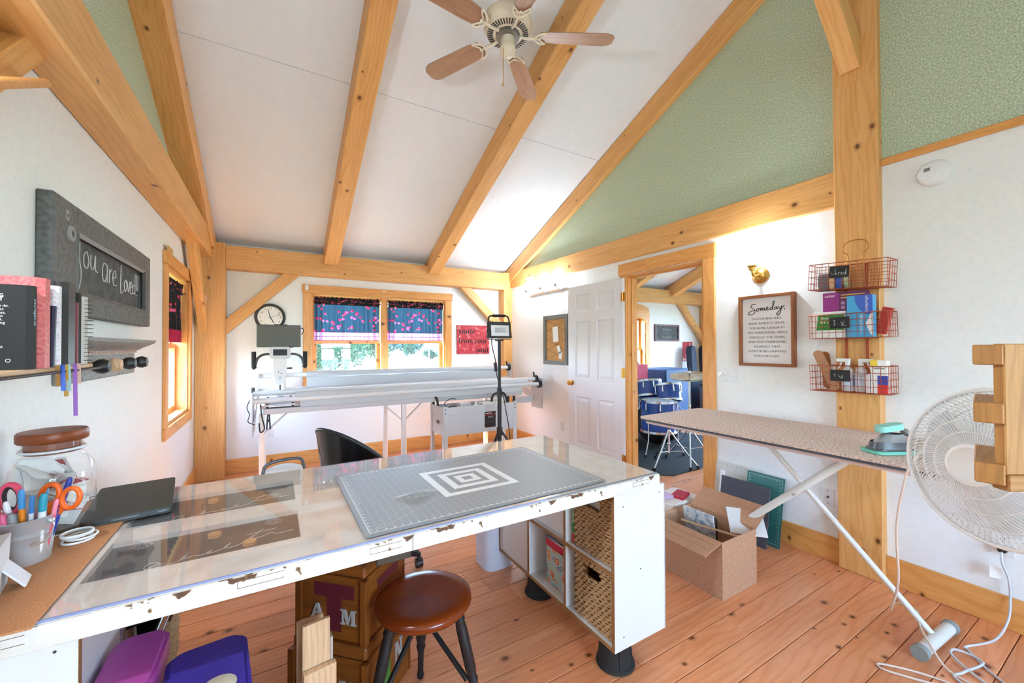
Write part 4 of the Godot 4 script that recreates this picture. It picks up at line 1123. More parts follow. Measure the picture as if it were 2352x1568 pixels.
func build_cart_lamp() -> void:
	# steel tool trough on legs
	var o := thing("steel_trough_cart", "light grey steel tool trough on four legs", "cart", V(2.18, 0, 1.0))
	var g: Material = mk("carttrough", "cfd1d4", 0.42)
	var L := 0.87
	var D := 0.40
	obj("front_panel", sh0().bx(V(0.03, 0.44, D - 0.012), V(L - 0.03, 0.72, D - 0.006), 0.001), g, o)
	obj("back_panel", sh0().bx(V(0.03, 0.44, 0.006), V(L - 0.03, 0.72, 0.012), 0.001), g, o)
	obj("side_panel", sh0().bx(V(0.004, 0.44, 0.03), V(0.01, 0.72, D - 0.03), 0.001), g, o)
	obj("side_panel", sh0().bx(V(L - 0.01, 0.44, 0.03), V(L - 0.004, 0.72, D - 0.03), 0.001), g, o)
	obj("bottom", sh0().bx(V(0.01, 0.44, 0.012), V(L - 0.01, 0.446, D - 0.012)), g, o)
	obj("rim_band", sh0().bx(V(0.03, 0.655, D - 0.006), V(L - 0.03, 0.735, D), 0.002), g, o)
	obj("rim_band", sh0().bx(V(-0.002, 0.655, 0.03), V(0.004, 0.735, D - 0.03), 0.002), g, o)
	for q in [[0, 0], [1, 0], [0, 1], [1, 1]]:
		var x: float = (L - 0.045) * q[0]
		var z: float = (D - 0.045) * q[1]
		var l := obj("leg", sh0().bx(V(x, 0, z + (0.04 if q[1] == 1 else 0.0)), V(x + 0.045, 0.745, z + (0.046 if q[1] == 1 else 0.006)), 0.001).bx(V(x + (0.04 if q[0] == 1 else -0.002), 0, z), V(x + (0.047 if q[0] == 1 else 0.005), 0.745, z + 0.045), 0.001), g, o)
		for y in [0.675, 0.715]: obj("bolt", sh0().cyl(V(x + 0.022, y, z + 0.046), V(x + 0.022, y, z + 0.05), 0.006), mats.black, l)
	var lb := obj("label_sticker", sh0().bx(V(0.47, 0.485, D - 0.006), V(0.605, 0.655, D - 0.0045)), mats.black, o)
	obj("sticker_stripe", sh0().bx(V(0.47, 0.617, D - 0.0045), V(0.605, 0.627, D - 0.004)), col("b03024"), lb)
	text("0-3-3", 0.018, mats.paper, o, T(V(0.54, 0.598, D - 0.0042)), "sticker_print")
	obj("sticker_stripe", sh0().bx(V(0.48, 0.635, D - 0.0045), V(0.56, 0.64, D - 0.004)), mats.paper, lb)
	obj("sticker_stripe", sh0().bx(V(0.48, 0.545, D - 0.0045), V(0.585, 0.548, D - 0.004)), mats.iron, lb)
	obj("badge", sh0().bx(V(-0.0035, 0.555, 0.2), V(-0.002, 0.585, 0.27)), mats.charcoal, o)
	for q in [[0.02, 0.05], [L - 0.09, 0.2]]:
		obj("handle", sh0().tube(spline([V(q[0], 0.70, q[1]), V(q[0], 0.80, q[1]), V(q[0], 0.80, q[1] + 0.1), V(q[0], 0.70, q[1] + 0.14)] if q[0] < 0.1 else [V(0.6, 0.70, 0.3), V(0.63, 0.82, 0.3), V(0.76, 0.83, 0.3), V(0.82, 0.70, 0.3)], 5), 0.013, 8), mats.black, o)
	# what lies in the trough
	var at := V(2.18, 0.446, 1.0)
	var put := func(called: String, label: String, cat: String, s: Sh, m: Material): tag(obj(called, s, m), label, cat, "sewing supplies in the steel trough")
	put.call("plastic_bottle", "white squeeze bottle standing in the steel trough", "bottle", sh0().lathe([Vector2(0, 0), Vector2(0.03, 0), Vector2(0.032, 0.24), Vector2(0.02, 0.28), Vector2(0.012, 0.285), Vector2(0.012, 0.31), Vector2(0, 0.31)], 16, T(at + V(0.42, 0, 0.28))), mats.white)
	put.call("storage_box", "clear-lidded grey box with switches in the steel trough", "box", sh0().bx(at + V(0.22, 0, 0.22), at + V(0.34, 0.31, 0.33), 0.004), mats.enamel)
	put.call("storage_box", "long grey box across the middle of the steel trough", "box", sh0().bx(at + V(0.47, 0, 0.2), at + V(0.68, 0.295, 0.3), 0.004), mats.steelgrey)
	put.call("lace_bundle", "crumpled white lace along the trough front", "lace", sh0().sheet(func(u, v): return at + V(0.47 + u * 0.25, 0.28 + 0.012 * sin(u * 60.0 + v * 9.0) + 0.02 * sin(v * PI), 0.31 + v * 0.06), 50, 6, 0.002), mats.paper)
	put.call("thread_cone", "white thread cone lying in the trough beside the floodlight pole", "thread", sh0().cyl(at + V(0.64, 0.30, 0.34), at + V(0.74, 0.31, 0.3), 0.042, 0.025, 16), mats.paper)
	put.call("power_adapter", "black power adapter with a cord in the trough corner", "adapter", sh0().bx(at + V(0.1, 0.25, 0.3), at + V(0.17, 0.29, 0.35), 0.004).tube(spline([at + V(0.1, 0.27, 0.3), at + V(0.06, 0.31, 0.26), at + V(0.14, 0.36, 0.25), at + V(0.2, 0.35, 0.26)], 5), 0.004, 6), mats.black)
	# LED floodlight on a stand
	var f := thing("floodlight", "black work floodlight on a tall black stand", "work light", V(2.665, 0, 1.7))
	obj("pole", sh0().cyl(V(0, 0.1, 0), V(0, 0.9, 0), 0.021, -1.0, 16), mats.black, f)
	obj("pole", sh0().cyl(V(0, 0.9, 0), V(0, 1.42, 0), 0.016, -1.0, 16), mats.black, f)
	obj("collar", sh0().cyl(V(0, 0.86, 0), V(0, 0.94, 0), 0.028, 0.024, 16), mats.black, f)
	obj("collar", sh0().cyl(V(0, 0.46, 0), V(0, 0.54, 0), 0.03, -1.0, 16), mats.black, f)
	for k in 3:
		var a := TAU * k / 3 + 0.5
		var d := V(cos(a), 0, sin(a))
		obj("leg", sh0().cyl(V(0, 0.5, 0) + d * 0.02, V(0, 0.012, 0) + d * 0.36, 0.011), mats.black, f)
		obj("leg_strut", sh0().cyl(V(0, 0.15, 0), V(0, 0.2, 0) + d * 0.225, 0.006), mats.black, f)
	obj("tee", sh0().bx(V(-0.045, 1.415, -0.012), V(0.045, 1.428, 0.012), 0.002), mats.black, f)
	obj("bracket", sh0().tube([V(-0.135, 1.5, 0), V(-0.135, 1.432, 0), V(0.135, 1.432, 0), V(0.135, 1.5, 0)], 0.004, 6), mats.iron, f)
	var hd := obj("lamp_housing", sh0().prism(PackedVector2Array([Vector2(-0.135, -0.08), Vector2(0.135, -0.08), Vector2(0.128, 0.085), Vector2(-0.118, 0.085)]), 0.045, T(V(0, 1.525, -0.005), 0, -6)), mats.black, f)
	obj("lamp_glass", sh0().box(V(0.205, 0.11, 0.003), T(V(0.0, 1.522, 0.0195), 0, -6)), mk("led_glass", "d4d5d6", 0.25), hd)
	obj("led_panel", sh0().box(V(0.12, 0.05, 0.002), T(V(0.0, 1.527, 0.0215), 0, -6)), mk("led_panel", "bfc0c0", 0.5), hd)
	obj("carry_handle", sh0().tube(spline([V(-0.12, 1.6, -0.01), V(-0.115, 1.65, -0.01), V(-0.08, 1.672, -0.01), V(0.08, 1.675, -0.01), V(0.115, 1.65, -0.01), V(0.125, 1.6, -0.01)], 5), 0.0085, 8), mats.black, f)
	obj("handle_grip", sh0().cyl(V(-0.07, 1.673, -0.01), V(0.07, 1.676, -0.01), 0.014), mats.blackmatte, f)
	obj("cord", sh0().tube(spline([V(-0.09, 1.45, 0), V(-0.085, 1.35, 0.01), V(-0.06, 1.24, 0.02), V(-0.045, 1.1, 0.02), V(-0.02, 0.98, 0.03), V(0.03, 0.85, 0.03), V(0.06, 0.7, 0.03), V(0.1, 0.52, 0.02), V(0.14, 0.25, 0.0), V(0.17, 0.01, 0)], 5), 0.0045, 6), mats.black, f)
	obj("cord_switch", sh0().bar(V(-0.06, 1.2, 0.02), V(-0.052, 1.11, 0.022), 0.022, 0.028), mats.black, f)
	# black bucket office chair behind the table
	var c := thing("office_chair", "black bucket-backed office chair behind the table", "chair", V(1.16, 0, 2.72), 0)
	var bk := sh0().sheet(func(u, v):
		var th := deg_to_rad(lerpf(118.0, 338.0, u))
		var hh: float = 0.50 + v * maxf(0.03, 0.4 - 0.34 * pow(absf(u - 0.40) * 2.0, 2.0))
		var rr: float = 0.2 + 0.05 * v
		return V(cos(th) * rr, hh, -sin(th) * rr * 0.95), 30, 10, 0.02)
	obj("backrest", bk, mats.blackgloss, c)
	var rim := []
	for i in 31:
		var u := i / 30.0
		var th := deg_to_rad(lerpf(118.0, 338.0, u))
		rim.append(V(cos(th) * 0.25, 0.50 + maxf(0.03, 0.4 - 0.34 * pow(absf(u - 0.40) * 2.0, 2.0)), -sin(th) * 0.2375))
	obj("rim", sh0().tube(rim, 0.013, 8), mats.black, c)
	obj("seat", sh0().lathe([Vector2(0, 0.45), Vector2(0.2, 0.45), Vector2(0.225, 0.48), Vector2(0.21, 0.52), Vector2(0, 0.525)], 28), mats.black, c)
	obj("gas_post", sh0().cyl(V(0, 0.1, 0), V(0, 0.45, 0), 0.025), mats.black, c)
	for k in 5:
		var a := TAU * k / 5 - 0.36
		var d := V(cos(a), 0, -sin(a))
		obj("base_arm", sh0().bar(V(0, 0.125, 0), d * 0.33 + V(0, 0.085, 0), 0.045, 0.03, Vector3.UP, 0.008), mats.black, c)
		obj("caster", sh0().cyl(d * 0.33 + V(-0.02, 0.028, 0), d * 0.33 + V(0.02, 0.028, 0), 0.028).cyl(d * 0.33 + V(0, 0.05, 0), d * 0.33 + V(0, 0.09, 0), 0.012), mats.black, c)
	# white rolling stool with a tube loop
	var s := thing("rolling_stool", "white padded stool with a grey tube loop behind the table", "stool", V(0.755, 0, 2.05))
	obj("seat", sh0().lathe([Vector2(0, 0.455), Vector2(0.11, 0.455), Vector2(0.125, 0.47), Vector2(0.115, 0.515), Vector2(0.08, 0.53), Vector2(0, 0.53)], 24), mats.white, s)
	obj("loop_rail", sh0().tube(spline([V(-0.12, 0.4, 0.02), V(-0.125, 0.5, 0.0), V(-0.09, 0.558, -0.02), V(0.08, 0.572, -0.02), V(0.12, 0.53, 0.0), V(0.125, 0.4, 0.02)], 5), 0.011, 8), mats.iron, s)
	obj("rail_bar", sh0().cyl(V(-0.12, 0.4, 0.02), V(0.125, 0.4, 0.02), 0.011), mats.iron, s)
	obj("post", sh0().cyl(V(0, 0.07, 0), V(0, 0.46, 0), 0.022), mats.steelgrey, s)
	for k in 5:
		var a := TAU * k / 5
		var d := V(cos(a), 0, sin(a))
		obj("base_arm", sh0().bar(V(0, 0.08, 0), d * 0.24 + V(0, 0.065, 0), 0.03, 0.022), mats.white, s)
		obj("caster", sh0().cyl(d * 0.24 + V(-0.012, 0.025, 0), d * 0.24 + V(0.012, 0.025, 0), 0.025).cyl(d * 0.24 + V(0, 0.03, 0), d * 0.24 + V(0, 0.07, 0), 0.008), mats.black, s)
func build_table() -> void:
	var t := thing("door_table", "old white panelled door used as a work table top", "table", V(0, 0, 0))
	var tw := noise_mat("tablewhite", ["d8cec4", "e6ddd4", "ece4dc"], [0.15, 0.5, 0.9], 0.01, 1.3, 0.55, 4, 41)
	var y0 := 0.758
	var s := sh0()
	s.bx(V(0.03, y0, 3.21), V(0.30, TT, 4.09)); s.bx(V(0.765, y0, 3.21), V(2.143, TT, 4.09))
	s.bx(V(0.30, y0, 3.94), V(0.765, TT, 4.09)); s.bx(V(0.30, y0, 3.60), V(0.765, TT, 3.71)); s.bx(V(0.30, y0, 3.21), V(0.765, TT, 3.36))
	obj("slab", s, tw, t)
	for q in [[3.71, 3.94], [3.36, 3.60]]:
		var p := obj("sunk_panel", sh0().bx(V(0.30, 0.765, q[0]), V(0.765, 0.79, q[1])), mats.blackpanel, t)
		p.set_meta("label", "dark sunk panel with chalk script")
	obj("front_edge", sh0().bx(V(0.03, y0 - 0.002, 4.09), V(2.146, TT - 0.001, 4.097), 0.0015), mats.chipped, t)
	obj("end_edge", sh0().bx(V(2.143, y0 - 0.002, 3.21), V(2.149, TT - 0.001, 4.09), 0.0015), mats.chipped, t)
	obj("rear_edge", sh0().bx(V(0.03, y0 - 0.002, 3.204), V(2.146, TT - 0.001, 3.21), 0.0015), mats.chipped, t)
	# old hinge mortises scribed into the edge
	var ol := mk("mortise", "7c6c54", 0.8)
	for q in [[0.62, 0.72], [0.93, 1.02], [0.17, 0.27], [1.98, 2.08]]:
		var m := sh0()
		m.bx(V(q[0], 0.776, 4.0965), V(q[1], 0.7772, 4.0975)); m.bx(V(q[0], 0.793, 4.0965), V(q[1], 0.7942, 4.0975)); m.bx(V(q[0], 0.776, 4.0965), V(q[0] + 0.001, 0.794, 4.0975))
		obj("mortise_line", m, ol, t)
	obj("saw_cut", sh0().bx(V(1.052, 0.758, 4.0965), V(1.054, 0.804, 4.0976)), ol, t)
	obj("lock_plate", sh0().bx(V(0.95, 0.735, 4.06), V(1.05, 0.757, 4.092), 0.002), mk("oldiron", "4a4136", 0.5, 0.6), t)
	# chalk script and trinkets in the sunk panels
	var w := [[[0, 0.2], [0.8, 0.1], [1.6, 0.5], [2.2, 1.1], [1.7, 1.3], [1.6, 0.7], [2.4, 0.6], [3.2, 0.9], [3.4, 1.5], [3.2, 1.0], [3.8, 1.1], [4.3, 1.0], [4.7, 1.4], [4.5, 1.0], [5.2, 1.2], [5.6, 1.9], [5.3, 1.3], [6.0, 1.3], [6.6, 2.0], [7.4, 3.2], [6.7, 2.0], [7.3, 1.9], [7.9, 2.3], [8.2, 1.9], [9.2, 2.0]], [[6.4, 2.7], [8.2, 2.9]]]
	for z in [3.93, 3.585]:
		obj("chalk_script", strokes(w, 0.045, 0.0008, Transform3D(Basis(V(1, 0, 0), V(0, 0, -1), V(0, 1, 0)), V(0.335, 0.7908, z))), mats.paper, t)
	for q in [[0.541, 3.769], [0.635, 3.879], [0.502, 3.433]]:
		tag(obj("cork_disc", sh0().cyl(V(q[0], 0.79, q[1]), V(q[0], 0.8, q[1]), 0.017, -1.0, 18), mats.cork), ["cork disc in the near sunk panel, nearer the middle stile", "cork disc in the near sunk panel, nearer its front", "cork disc in the far sunk panel"][used.get("cork_disc", 0)], "cork disc", "cork discs under the acrylic")
	for q in [[0.369, 3.734], [0.695, 3.744], [0.434, 3.907], [0.697, 3.484]]:
		var l := sh0()
		for k in 7:
			var a := TAU * k / 7
			l.tube(_ring(V(q[0] + cos(a) * 0.012, 0.7912, q[1] + sin(a) * 0.012), 0.007, 8), 0.0012, 5, true)
		l.tube(_ring(V(q[0], 0.7912, q[1]), 0.022, 14), 0.0012, 5, true)
		tag(obj("lace_motif", l, mats.chrome), ["silver lace motif in the near panel beside the board", "silver lace motif in the near panel's far corner", "silver lace motif at the near panel's front", "silver lace motif in the far panel"][used.get("lace_motif", 0)], "ornament", "lace motifs under the acrylic")
	var a := thing("acrylic_sheet", "clear glossy acrylic sheet covering the table", "sheet", V(0, 0, 0))
	obj("sheet", sh0().bx(V(0.27, TT + 0.0005, 3.214), V(2.14, TT + 0.0045, 4.082)), mats.acrylic, a)
	obj("edge_film", sh0().bx(V(0.27, TT + 0.0004, 4.0825), V(1.55, TT + 0.0048, 4.0885)), mk("bluefilm", "8e97bd", 0.4), a)
	obj("edge_film", sh0().bx(V(1.55, TT + 0.0004, 4.0825), V(2.14, TT + 0.0048, 4.0875)), mk("darkfilm", "7d7c84", 0.4), a)
	# cutting mat
	var mm: StandardMaterial3D = ruled_mat("greymat", "8b8d8e", "d6d8d8", 36, 24, true)
	var im: Image = (mm.albedo_texture as ImageTexture).get_image()
	var cx := im.get_width() * 0.5
	var cyy := im.get_height() * 0.49
	for r in [[188, 34], [116, 34], [54, 30]]:
		for sgn in [-1, 1]:
			var R: int = r[0]
			var wd: int = r[1]
			im.fill_rect(Rect2i(int(cx - R), int(cyy + (R - wd if sgn > 0 else -R)), 2 * R, wd), Color.html("e6e7e6"))
			im.fill_rect(Rect2i(int(cx + (R - wd if sgn > 0 else -R)), int(cyy - R), wd, 2 * R), Color.html("e6e7e6"))
	mm.albedo_texture = ImageTexture.create_from_image(im)
	var m := thing("cutting_mat", "grey gridded cutting mat with white target squares", "cutting mat", V(1.395, TT + 0.0048, 3.738), 0.4)
	obj("base", sh0().prism(rrect(0.95, 0.645, 0.012), 0.003, Transform3D(Basis(V(1, 0, 0), V(0, 0, -1), V(0, 1, 0)), V(0, 0.0016, 0))), mk("matbase", "7f8182", 0.5), m)
	obj("printed_face", sh0().sheet(func(u, v):
		var x: float = (u - 0.5) * 0.946
		var z: float = (0.5 - v) * 0.641
		var q := Vector2(x + 0.24, z - 0.075)
		return V(x, 0.0034 + 0.012 * exp(-pow(q.x / 0.055, 2) - pow(q.y / 0.014, 2)), z), 120, 60), mm, m)
	# fix image orientation: v runs from the near edge
	mm.uv1_scale = Vector3(1, -1, 1)
	mm.uv1_offset = Vector3(0, 1, 0)
func _ring(c: Vector3, r: float, k: int, ax := Vector3.UP) -> Array:
	var u := ax.cross(Vector3.RIGHT if absf(ax.x) < 0.9 else Vector3.UP).normalized()
	var w := ax.cross(u)
	var o := []
	for i in k: o.append(c + (u * cos(TAU * i / k) + w * sin(TAU * i / k)) * r)
	return o
func build_desk_things() -> void:
	var y := TT
	var hb := obj("hardboard_sheet", sh0().bx(V(0.02, y + 0.005, 3.24), V(0.285, y + 0.0095, 4.115), 0.0008), mats.hardboard)
	tag(hb, "brown hardboard sheet on the table end under the jar", "board")
	y += 0.0097
	# tablet in folio case
	var t := thing("tablet_case", "black tablet folio case lying on the table", "tablet", V(0.268, y, 3.365), 8.0)
	obj("cover", sh0().prism(rrect(0.215, 0.385, 0.014), 0.007, Transform3D(Basis(V(1, 0, 0), V(0, 0, -1), V(0, 1, 0)), V(0, 0.0165, 0))), mk("folio", "34342f", 0.6), t)
	obj("tablet_body", sh0().prism(rrect(0.208, 0.378, 0.014), 0.008, Transform3D(Basis(V(1, 0, 0), V(0, 0, -1), V(0, 1, 0)), V(0, 0.009, 0))), mk("slate", "6b6e72", 0.3, 0.5), t)
	obj("back_cover", sh0().prism(rrect(0.215, 0.385, 0.014), 0.005, Transform3D(Basis(V(1, 0, 0), V(0, 0, -1), V(0, 1, 0)), V(0, 0.0025, 0))), mk("folio", "34342f", 0.6), t)
	obj("fold_line", sh0().bx(V(0.03, 0.0199, -0.19), V(0.032, 0.0203, 0.19)), mats.charcoal, t)
	for q in [[-0.06], [0.05]]: obj("speaker_grille", sh0().bx(V(q[0] - 0.022, 0.007, 0.1885), V(q[0] + 0.022, 0.0105, 0.19)), mats.black, t)
	obj("lanyard_ring", sh0().tube(_ring(V(-0.115, 0.012, -0.1), 0.012, 10, V(0, 1, 0.3)), 0.0018, 6, true), mats.iron, t)
	# big glass jar with wooden lid
	var j := thing("glass_jar", "big glass jar of paper notes with wooden lid", "jar", V(0.118, y, 3.52))
	var gl := [Vector2(0.0, 0.0), Vector2(0.078, 0.0), Vector2(0.092, 0.012), Vector2(0.094, 0.15), Vector2(0.088, 0.19), Vector2(0.074, 0.215), Vector2(0.064, 0.226), Vector2(0.064, 0.236), Vector2(0.071, 0.242), Vector2(0.071, 0.247), Vector2(0.064, 0.252), Vector2(0.064, 0.268)]
	obj("glass", sh0().lathe(gl, 32), mats.glass, j)
	obj("neck_ring", sh0().tube(_ring(V(0, 0.2445, 0), 0.068, 28), 0.004, 8, true), mk("clearrim", "e8edf2", 0.05), j)
	obj("lid", sh().lathe([Vector2(0, 0.27), Vector2(0.073, 0.272), Vector2(0.076, 0.276), Vector2(0.076, 0.298), Vector2(0.073, 0.303), Vector2(0, 0.304)], 32, T(V(0, -0.003, 0))), mats.lidwood, j)
	obj("stopper", sh().lathe([Vector2(0.055, 0.235), Vector2(0.06, 0.235), Vector2(0.06, 0.27)], 24), mats.lidwood, j)
	obj("dark_base", sh0().lathe([Vector2(0, 0.004), Vector2(0.08, 0.004), Vector2(0.086, 0.016), Vector2(0, 0.017)], 28), mk("jarbase", "4a4436", 0.2), j)
	var rg := RandomNumberGenerator.new()
	rg.seed = 6
	for k in 26:
		var hh := 0.04 + k * 0.0058
		var a := rg.randf() * TAU
		var pos := j.position + V(cos(a) * 0.025, hh, sin(a) * 0.025)
		var pp := thing("paper_note", "folded paper note inside the big glass jar", "note", pos, 0.0, "folded notes in the jar")
		pp.rotation_degrees = V(rg.randf_range(20, 75), rg.randf() * 360.0, rg.randf_range(-20, 20))
		obj("leaf", sh0().box(V(0.095, 0.001, 0.075)), [mats.paper, mk("notegrey", "d9d6da", 0.9), mats.paper, mk("notered", "b3303a", 0.8)][k % 4 if k % 8 != 3 else 3], pp)
		obj("leaf", sh0().box(V(0.095, 0.001, 0.072), T(V(0, 0.004, 0.002), 0, 7)), mats.paper, pp)
	tag(obj("paper_slip", sh0().box(V(0.07, 0.1, 0.001), T(V(0.05, y + 0.052, 3.335), 55, -14)), mk("pinkpaper", "ead6dc", 0.9)), "pink paper slip leaning behind the glass jar", "paper")
	# galvanised bucket of pens
	var bp := V(0.142, y, 3.745)
	var b := thing("pen_bucket", "small galvanised bucket full of pens and scissors", "bucket", bp)
	obj("pail", sh0().lathe([Vector2(0, 0.002), Vector2(0.045, 0.002), Vector2(0.046, 0.0), Vector2(0.05, 0.04), Vector2(0.0535, 0.07), Vector2(0.055, 0.072), Vector2(0.0535, 0.074), Vector2(0.055, 0.078), Vector2(0.0545, 0.081), Vector2(0.0565, 0.084), Vector2(0.0605, 0.112), Vector2(0.063, 0.115), Vector2(0.06, 0.117), Vector2(0.0575, 0.112), Vector2(0.044, 0.004), Vector2(0, 0.004)], 32), mats.galv, b)
	obj("handle", sh0().tube(spline([V(0.055, 0.105, 0.03), V(0.062, 0.09, 0.03), V(0.055, 0.06, 0.045), V(0.03, 0.055, 0.06)], 5), 0.002, 6), mats.chrome, b)
	obj("handle_lug", sh0().ball(V(0.056, 0.104, 0.03), 0.008), mats.galv, b)
	var pens := [["orange highlighter with blue cap", "f08a20", "3f8fc8", 0.006, 0.01, 0.03, 0.165, 0.0], ["white marker with green tip", "e8e8e4", "3f9a3a", 0.0055, 0.035, 0.02, 0.13, 6.0], ["teal and white marker", "eaeae6", "2a9ab0", 0.0075, 0.042, 0.03, 0.15, 5.0], ["blue click pen leaning on the orange scissors", "2338a8", "20308c", 0.006, 0.045, 0.0, 0.175, 14.0], ["pink highlighter", "e8708e", "d85a80", 0.008, -0.012, 0.042, 0.12, -5.0], ["orange and white marker", "e8862c", "f0f0ec", 0.0065, -0.018, 0.03, 0.145, -10.0], ["grey marker", "9a9a9c", "8a8a8c", 0.0075, 0.002, 0.042, 0.118, -3.0], ["purple and white marker", "8a4a9c", "f2eef2", 0.006, -0.006, 0.02, 0.14, -7.0], ["black marker", "202022", "2c2c2e", 0.007, -0.035, 0.03, 0.14, -14.0], ["fat black marker", "1c1c1e", "d85a6a", 0.008, -0.045, 0.01, 0.135, -12.0], ["clear ball pen", "d8dade", "3a78b8", 0.0045, 0.022, 0.035, 0.15, 4.0], ["pink gel pen at the rim", "e8607c", "f0889a", 0.005, 0.05, 0.015, 0.13, 10.0], ["white ball pen behind the highlighters", "eeeeec", "4a90b8", 0.005, 0.02, -0.02, 0.15, 5.0]]
	for q in pens:
		var p := thing("pen", q[0] + " in the pen bucket", "pen", bp + V(q[4] * 0.75, 0.006, q[5] * 0.75), 0.0, "pens in the bucket")
		p.rotation_degrees.z = -q[7]
		p.rotation_degrees.x = q[5] * 180.0
		obj("barrel", sh0().cyl(Vector3.ZERO, V(0, q[6] * 0.85, 0), q[3], -1.0, 10), col(q[1], 0.4), p)
		obj("cap", sh0().lathe([Vector2(0, 0), Vector2(q[3] * 1.08, 0), Vector2(q[3] * 1.08, q[6] * 0.24), Vector2(q[3] * 0.6, q[6] * 0.3), Vector2(0, q[6] * 0.3)], 10, T(V(0, q[6] * 0.85, 0))), col(q[2], 0.4), p)
	var sc := func(label: String, at: Vector3, yaw: float, tilt: float, c: String, inner: String, big: float):
		var o := thing("scissors", label, "scissors", at, yaw, "scissors in the bucket")
		o.rotation_degrees.z = tilt
		for sg in [-1.0, 1.0]:
			var e := _ring(V(0.024 * sg * big, 0.155, 0), 0.02 * big, 18, V(0, 0, 1))
			for i in e.size(): e[i] = V(e[i].x, 0.155 + (e[i].y - 0.155) * 1.35 * big, e[i].z)
			obj("handle_loop", sh0().tube(e, 0.0062 * big, 8, true), col(c, 0.4), o)
			if inner: obj("grip", sh0().tube(e.map(func(p): return V(lerpf(p.x, 0.024 * sg * big, 0.2), lerpf(p.y, 0.155, 0.2), p.z)), 0.0045 * big, 8, true), col(inner, 0.6), o)
			obj("shank", sh0().bar(V(0.014 * sg * big, 0.13, 0), V(-0.003 * sg, 0.085, 0), 0.008, 0.012 * big), col(c, 0.4), o)
			obj("blade", sh0().bar(V(-0.003 * sg, 0.085, 0.001 * sg), V(-0.001 * sg, 0.004, 0.001 * sg), 0.0015, 0.009), mats.chrome, o)
	sc.call("orange handled scissors in the pen bucket", bp + V(0.025, 0.006, -0.012), -20.0, -16.0, "e8641c", "", 1.0)
	sc.call("pink and black handled scissors in the pen bucket", bp + V(-0.03, 0.006, -0.012), -25.0, 9.0, "e8506c", "2a2426", 1.15)
	# coiled white cord
	var cc := sh0()
	for k in 4: cc.tube(_ring(V(0.215 + 0.006 * sin(k * 2.0), y + 0.0035 + k * 0.0066, 3.655 + 0.006 * cos(k * 2.0)), 0.032, 20), 0.0032, 7, true)
	tag(obj("coiled_cable", cc, mats.white), "coiled white cable beside the pen bucket", "cable")
	# white photo box with a lid flap
	var wb := thing("photo_box", "white box of pictures at the table corner beside the bucket", "box", V(0.1, y, 3.93), 12.0)
	obj("body", sh0().prism(PackedVector2Array([Vector2(-0.06, 0), Vector2(0.07, 0), Vector2(0.075, 0.115), Vector2(-0.06, 0.095)]), 0.11), mk("whitebox", "e6e2e4", 0.6), wb)
	obj("flap", sh0().box(V(0.004, 0.085, 0.06), T(V(0.082, 0.038, -0.02), 0, 0, 35)), mk("whitebox", "e6e2e4", 0.6), wb)
	obj("sticky_note", sh0().box(V(0.05, 0.002, 0.03), T(V(-0.01, 0.108, -0.03), 0, 0, 10)), col("e8d84a"), wb)
func weave(z0: float, z1: float, y0: float, y1: float, x: float, hole: Array, sd: int) -> Sh:
	var s := sh0()
	var rg := RandomNumberGenerator.new()
	rg.seed = sd
	var dh := 0.0145
	var rows := int((y1 - y0) / dh)
	for r in rows:
		var yy := y0 + (r + 0.5) * dh
		var n := int((z1 - z0) / 0.026)
		for k in n + 1:
			var zz := z0 + (k + (0.5 if r % 2 else 0.0)) * 0.026
			if zz < z0 + 0.008 or zz > z1 - 0.008: continue
			if hole.size() and zz > hole[0] - 0.006 and zz < hole[1] + 0.006 and yy > hole[2] and yy < hole[3]: continue
			var a := V(x, yy, zz)
			var u := V(rg.randf_range(-0.003, 0.003), rg.randf_range(-0.001, 0.006) * (1.0 if (r + k) % 2 else -1.0), rg.randf_range(0.015, 0.02))
			var w := V(0, 0.0082, 0)
			var o := V(-0.008 - rg.randf() * 0.003, 0, 0)
			for e in [[u, w], [w, -u], [-u, -w], [-w, u]]:
				var p: Vector3 = a + e[0]
				var q: Vector3 = a + e[1]
				var nn: Vector3 = (p - (a + o)).cross(q - (a + o)).normalized()
				if nn.x > 0: nn = -nn
				s.tri(a + o, p, q, nn, nn, nn)
	return s
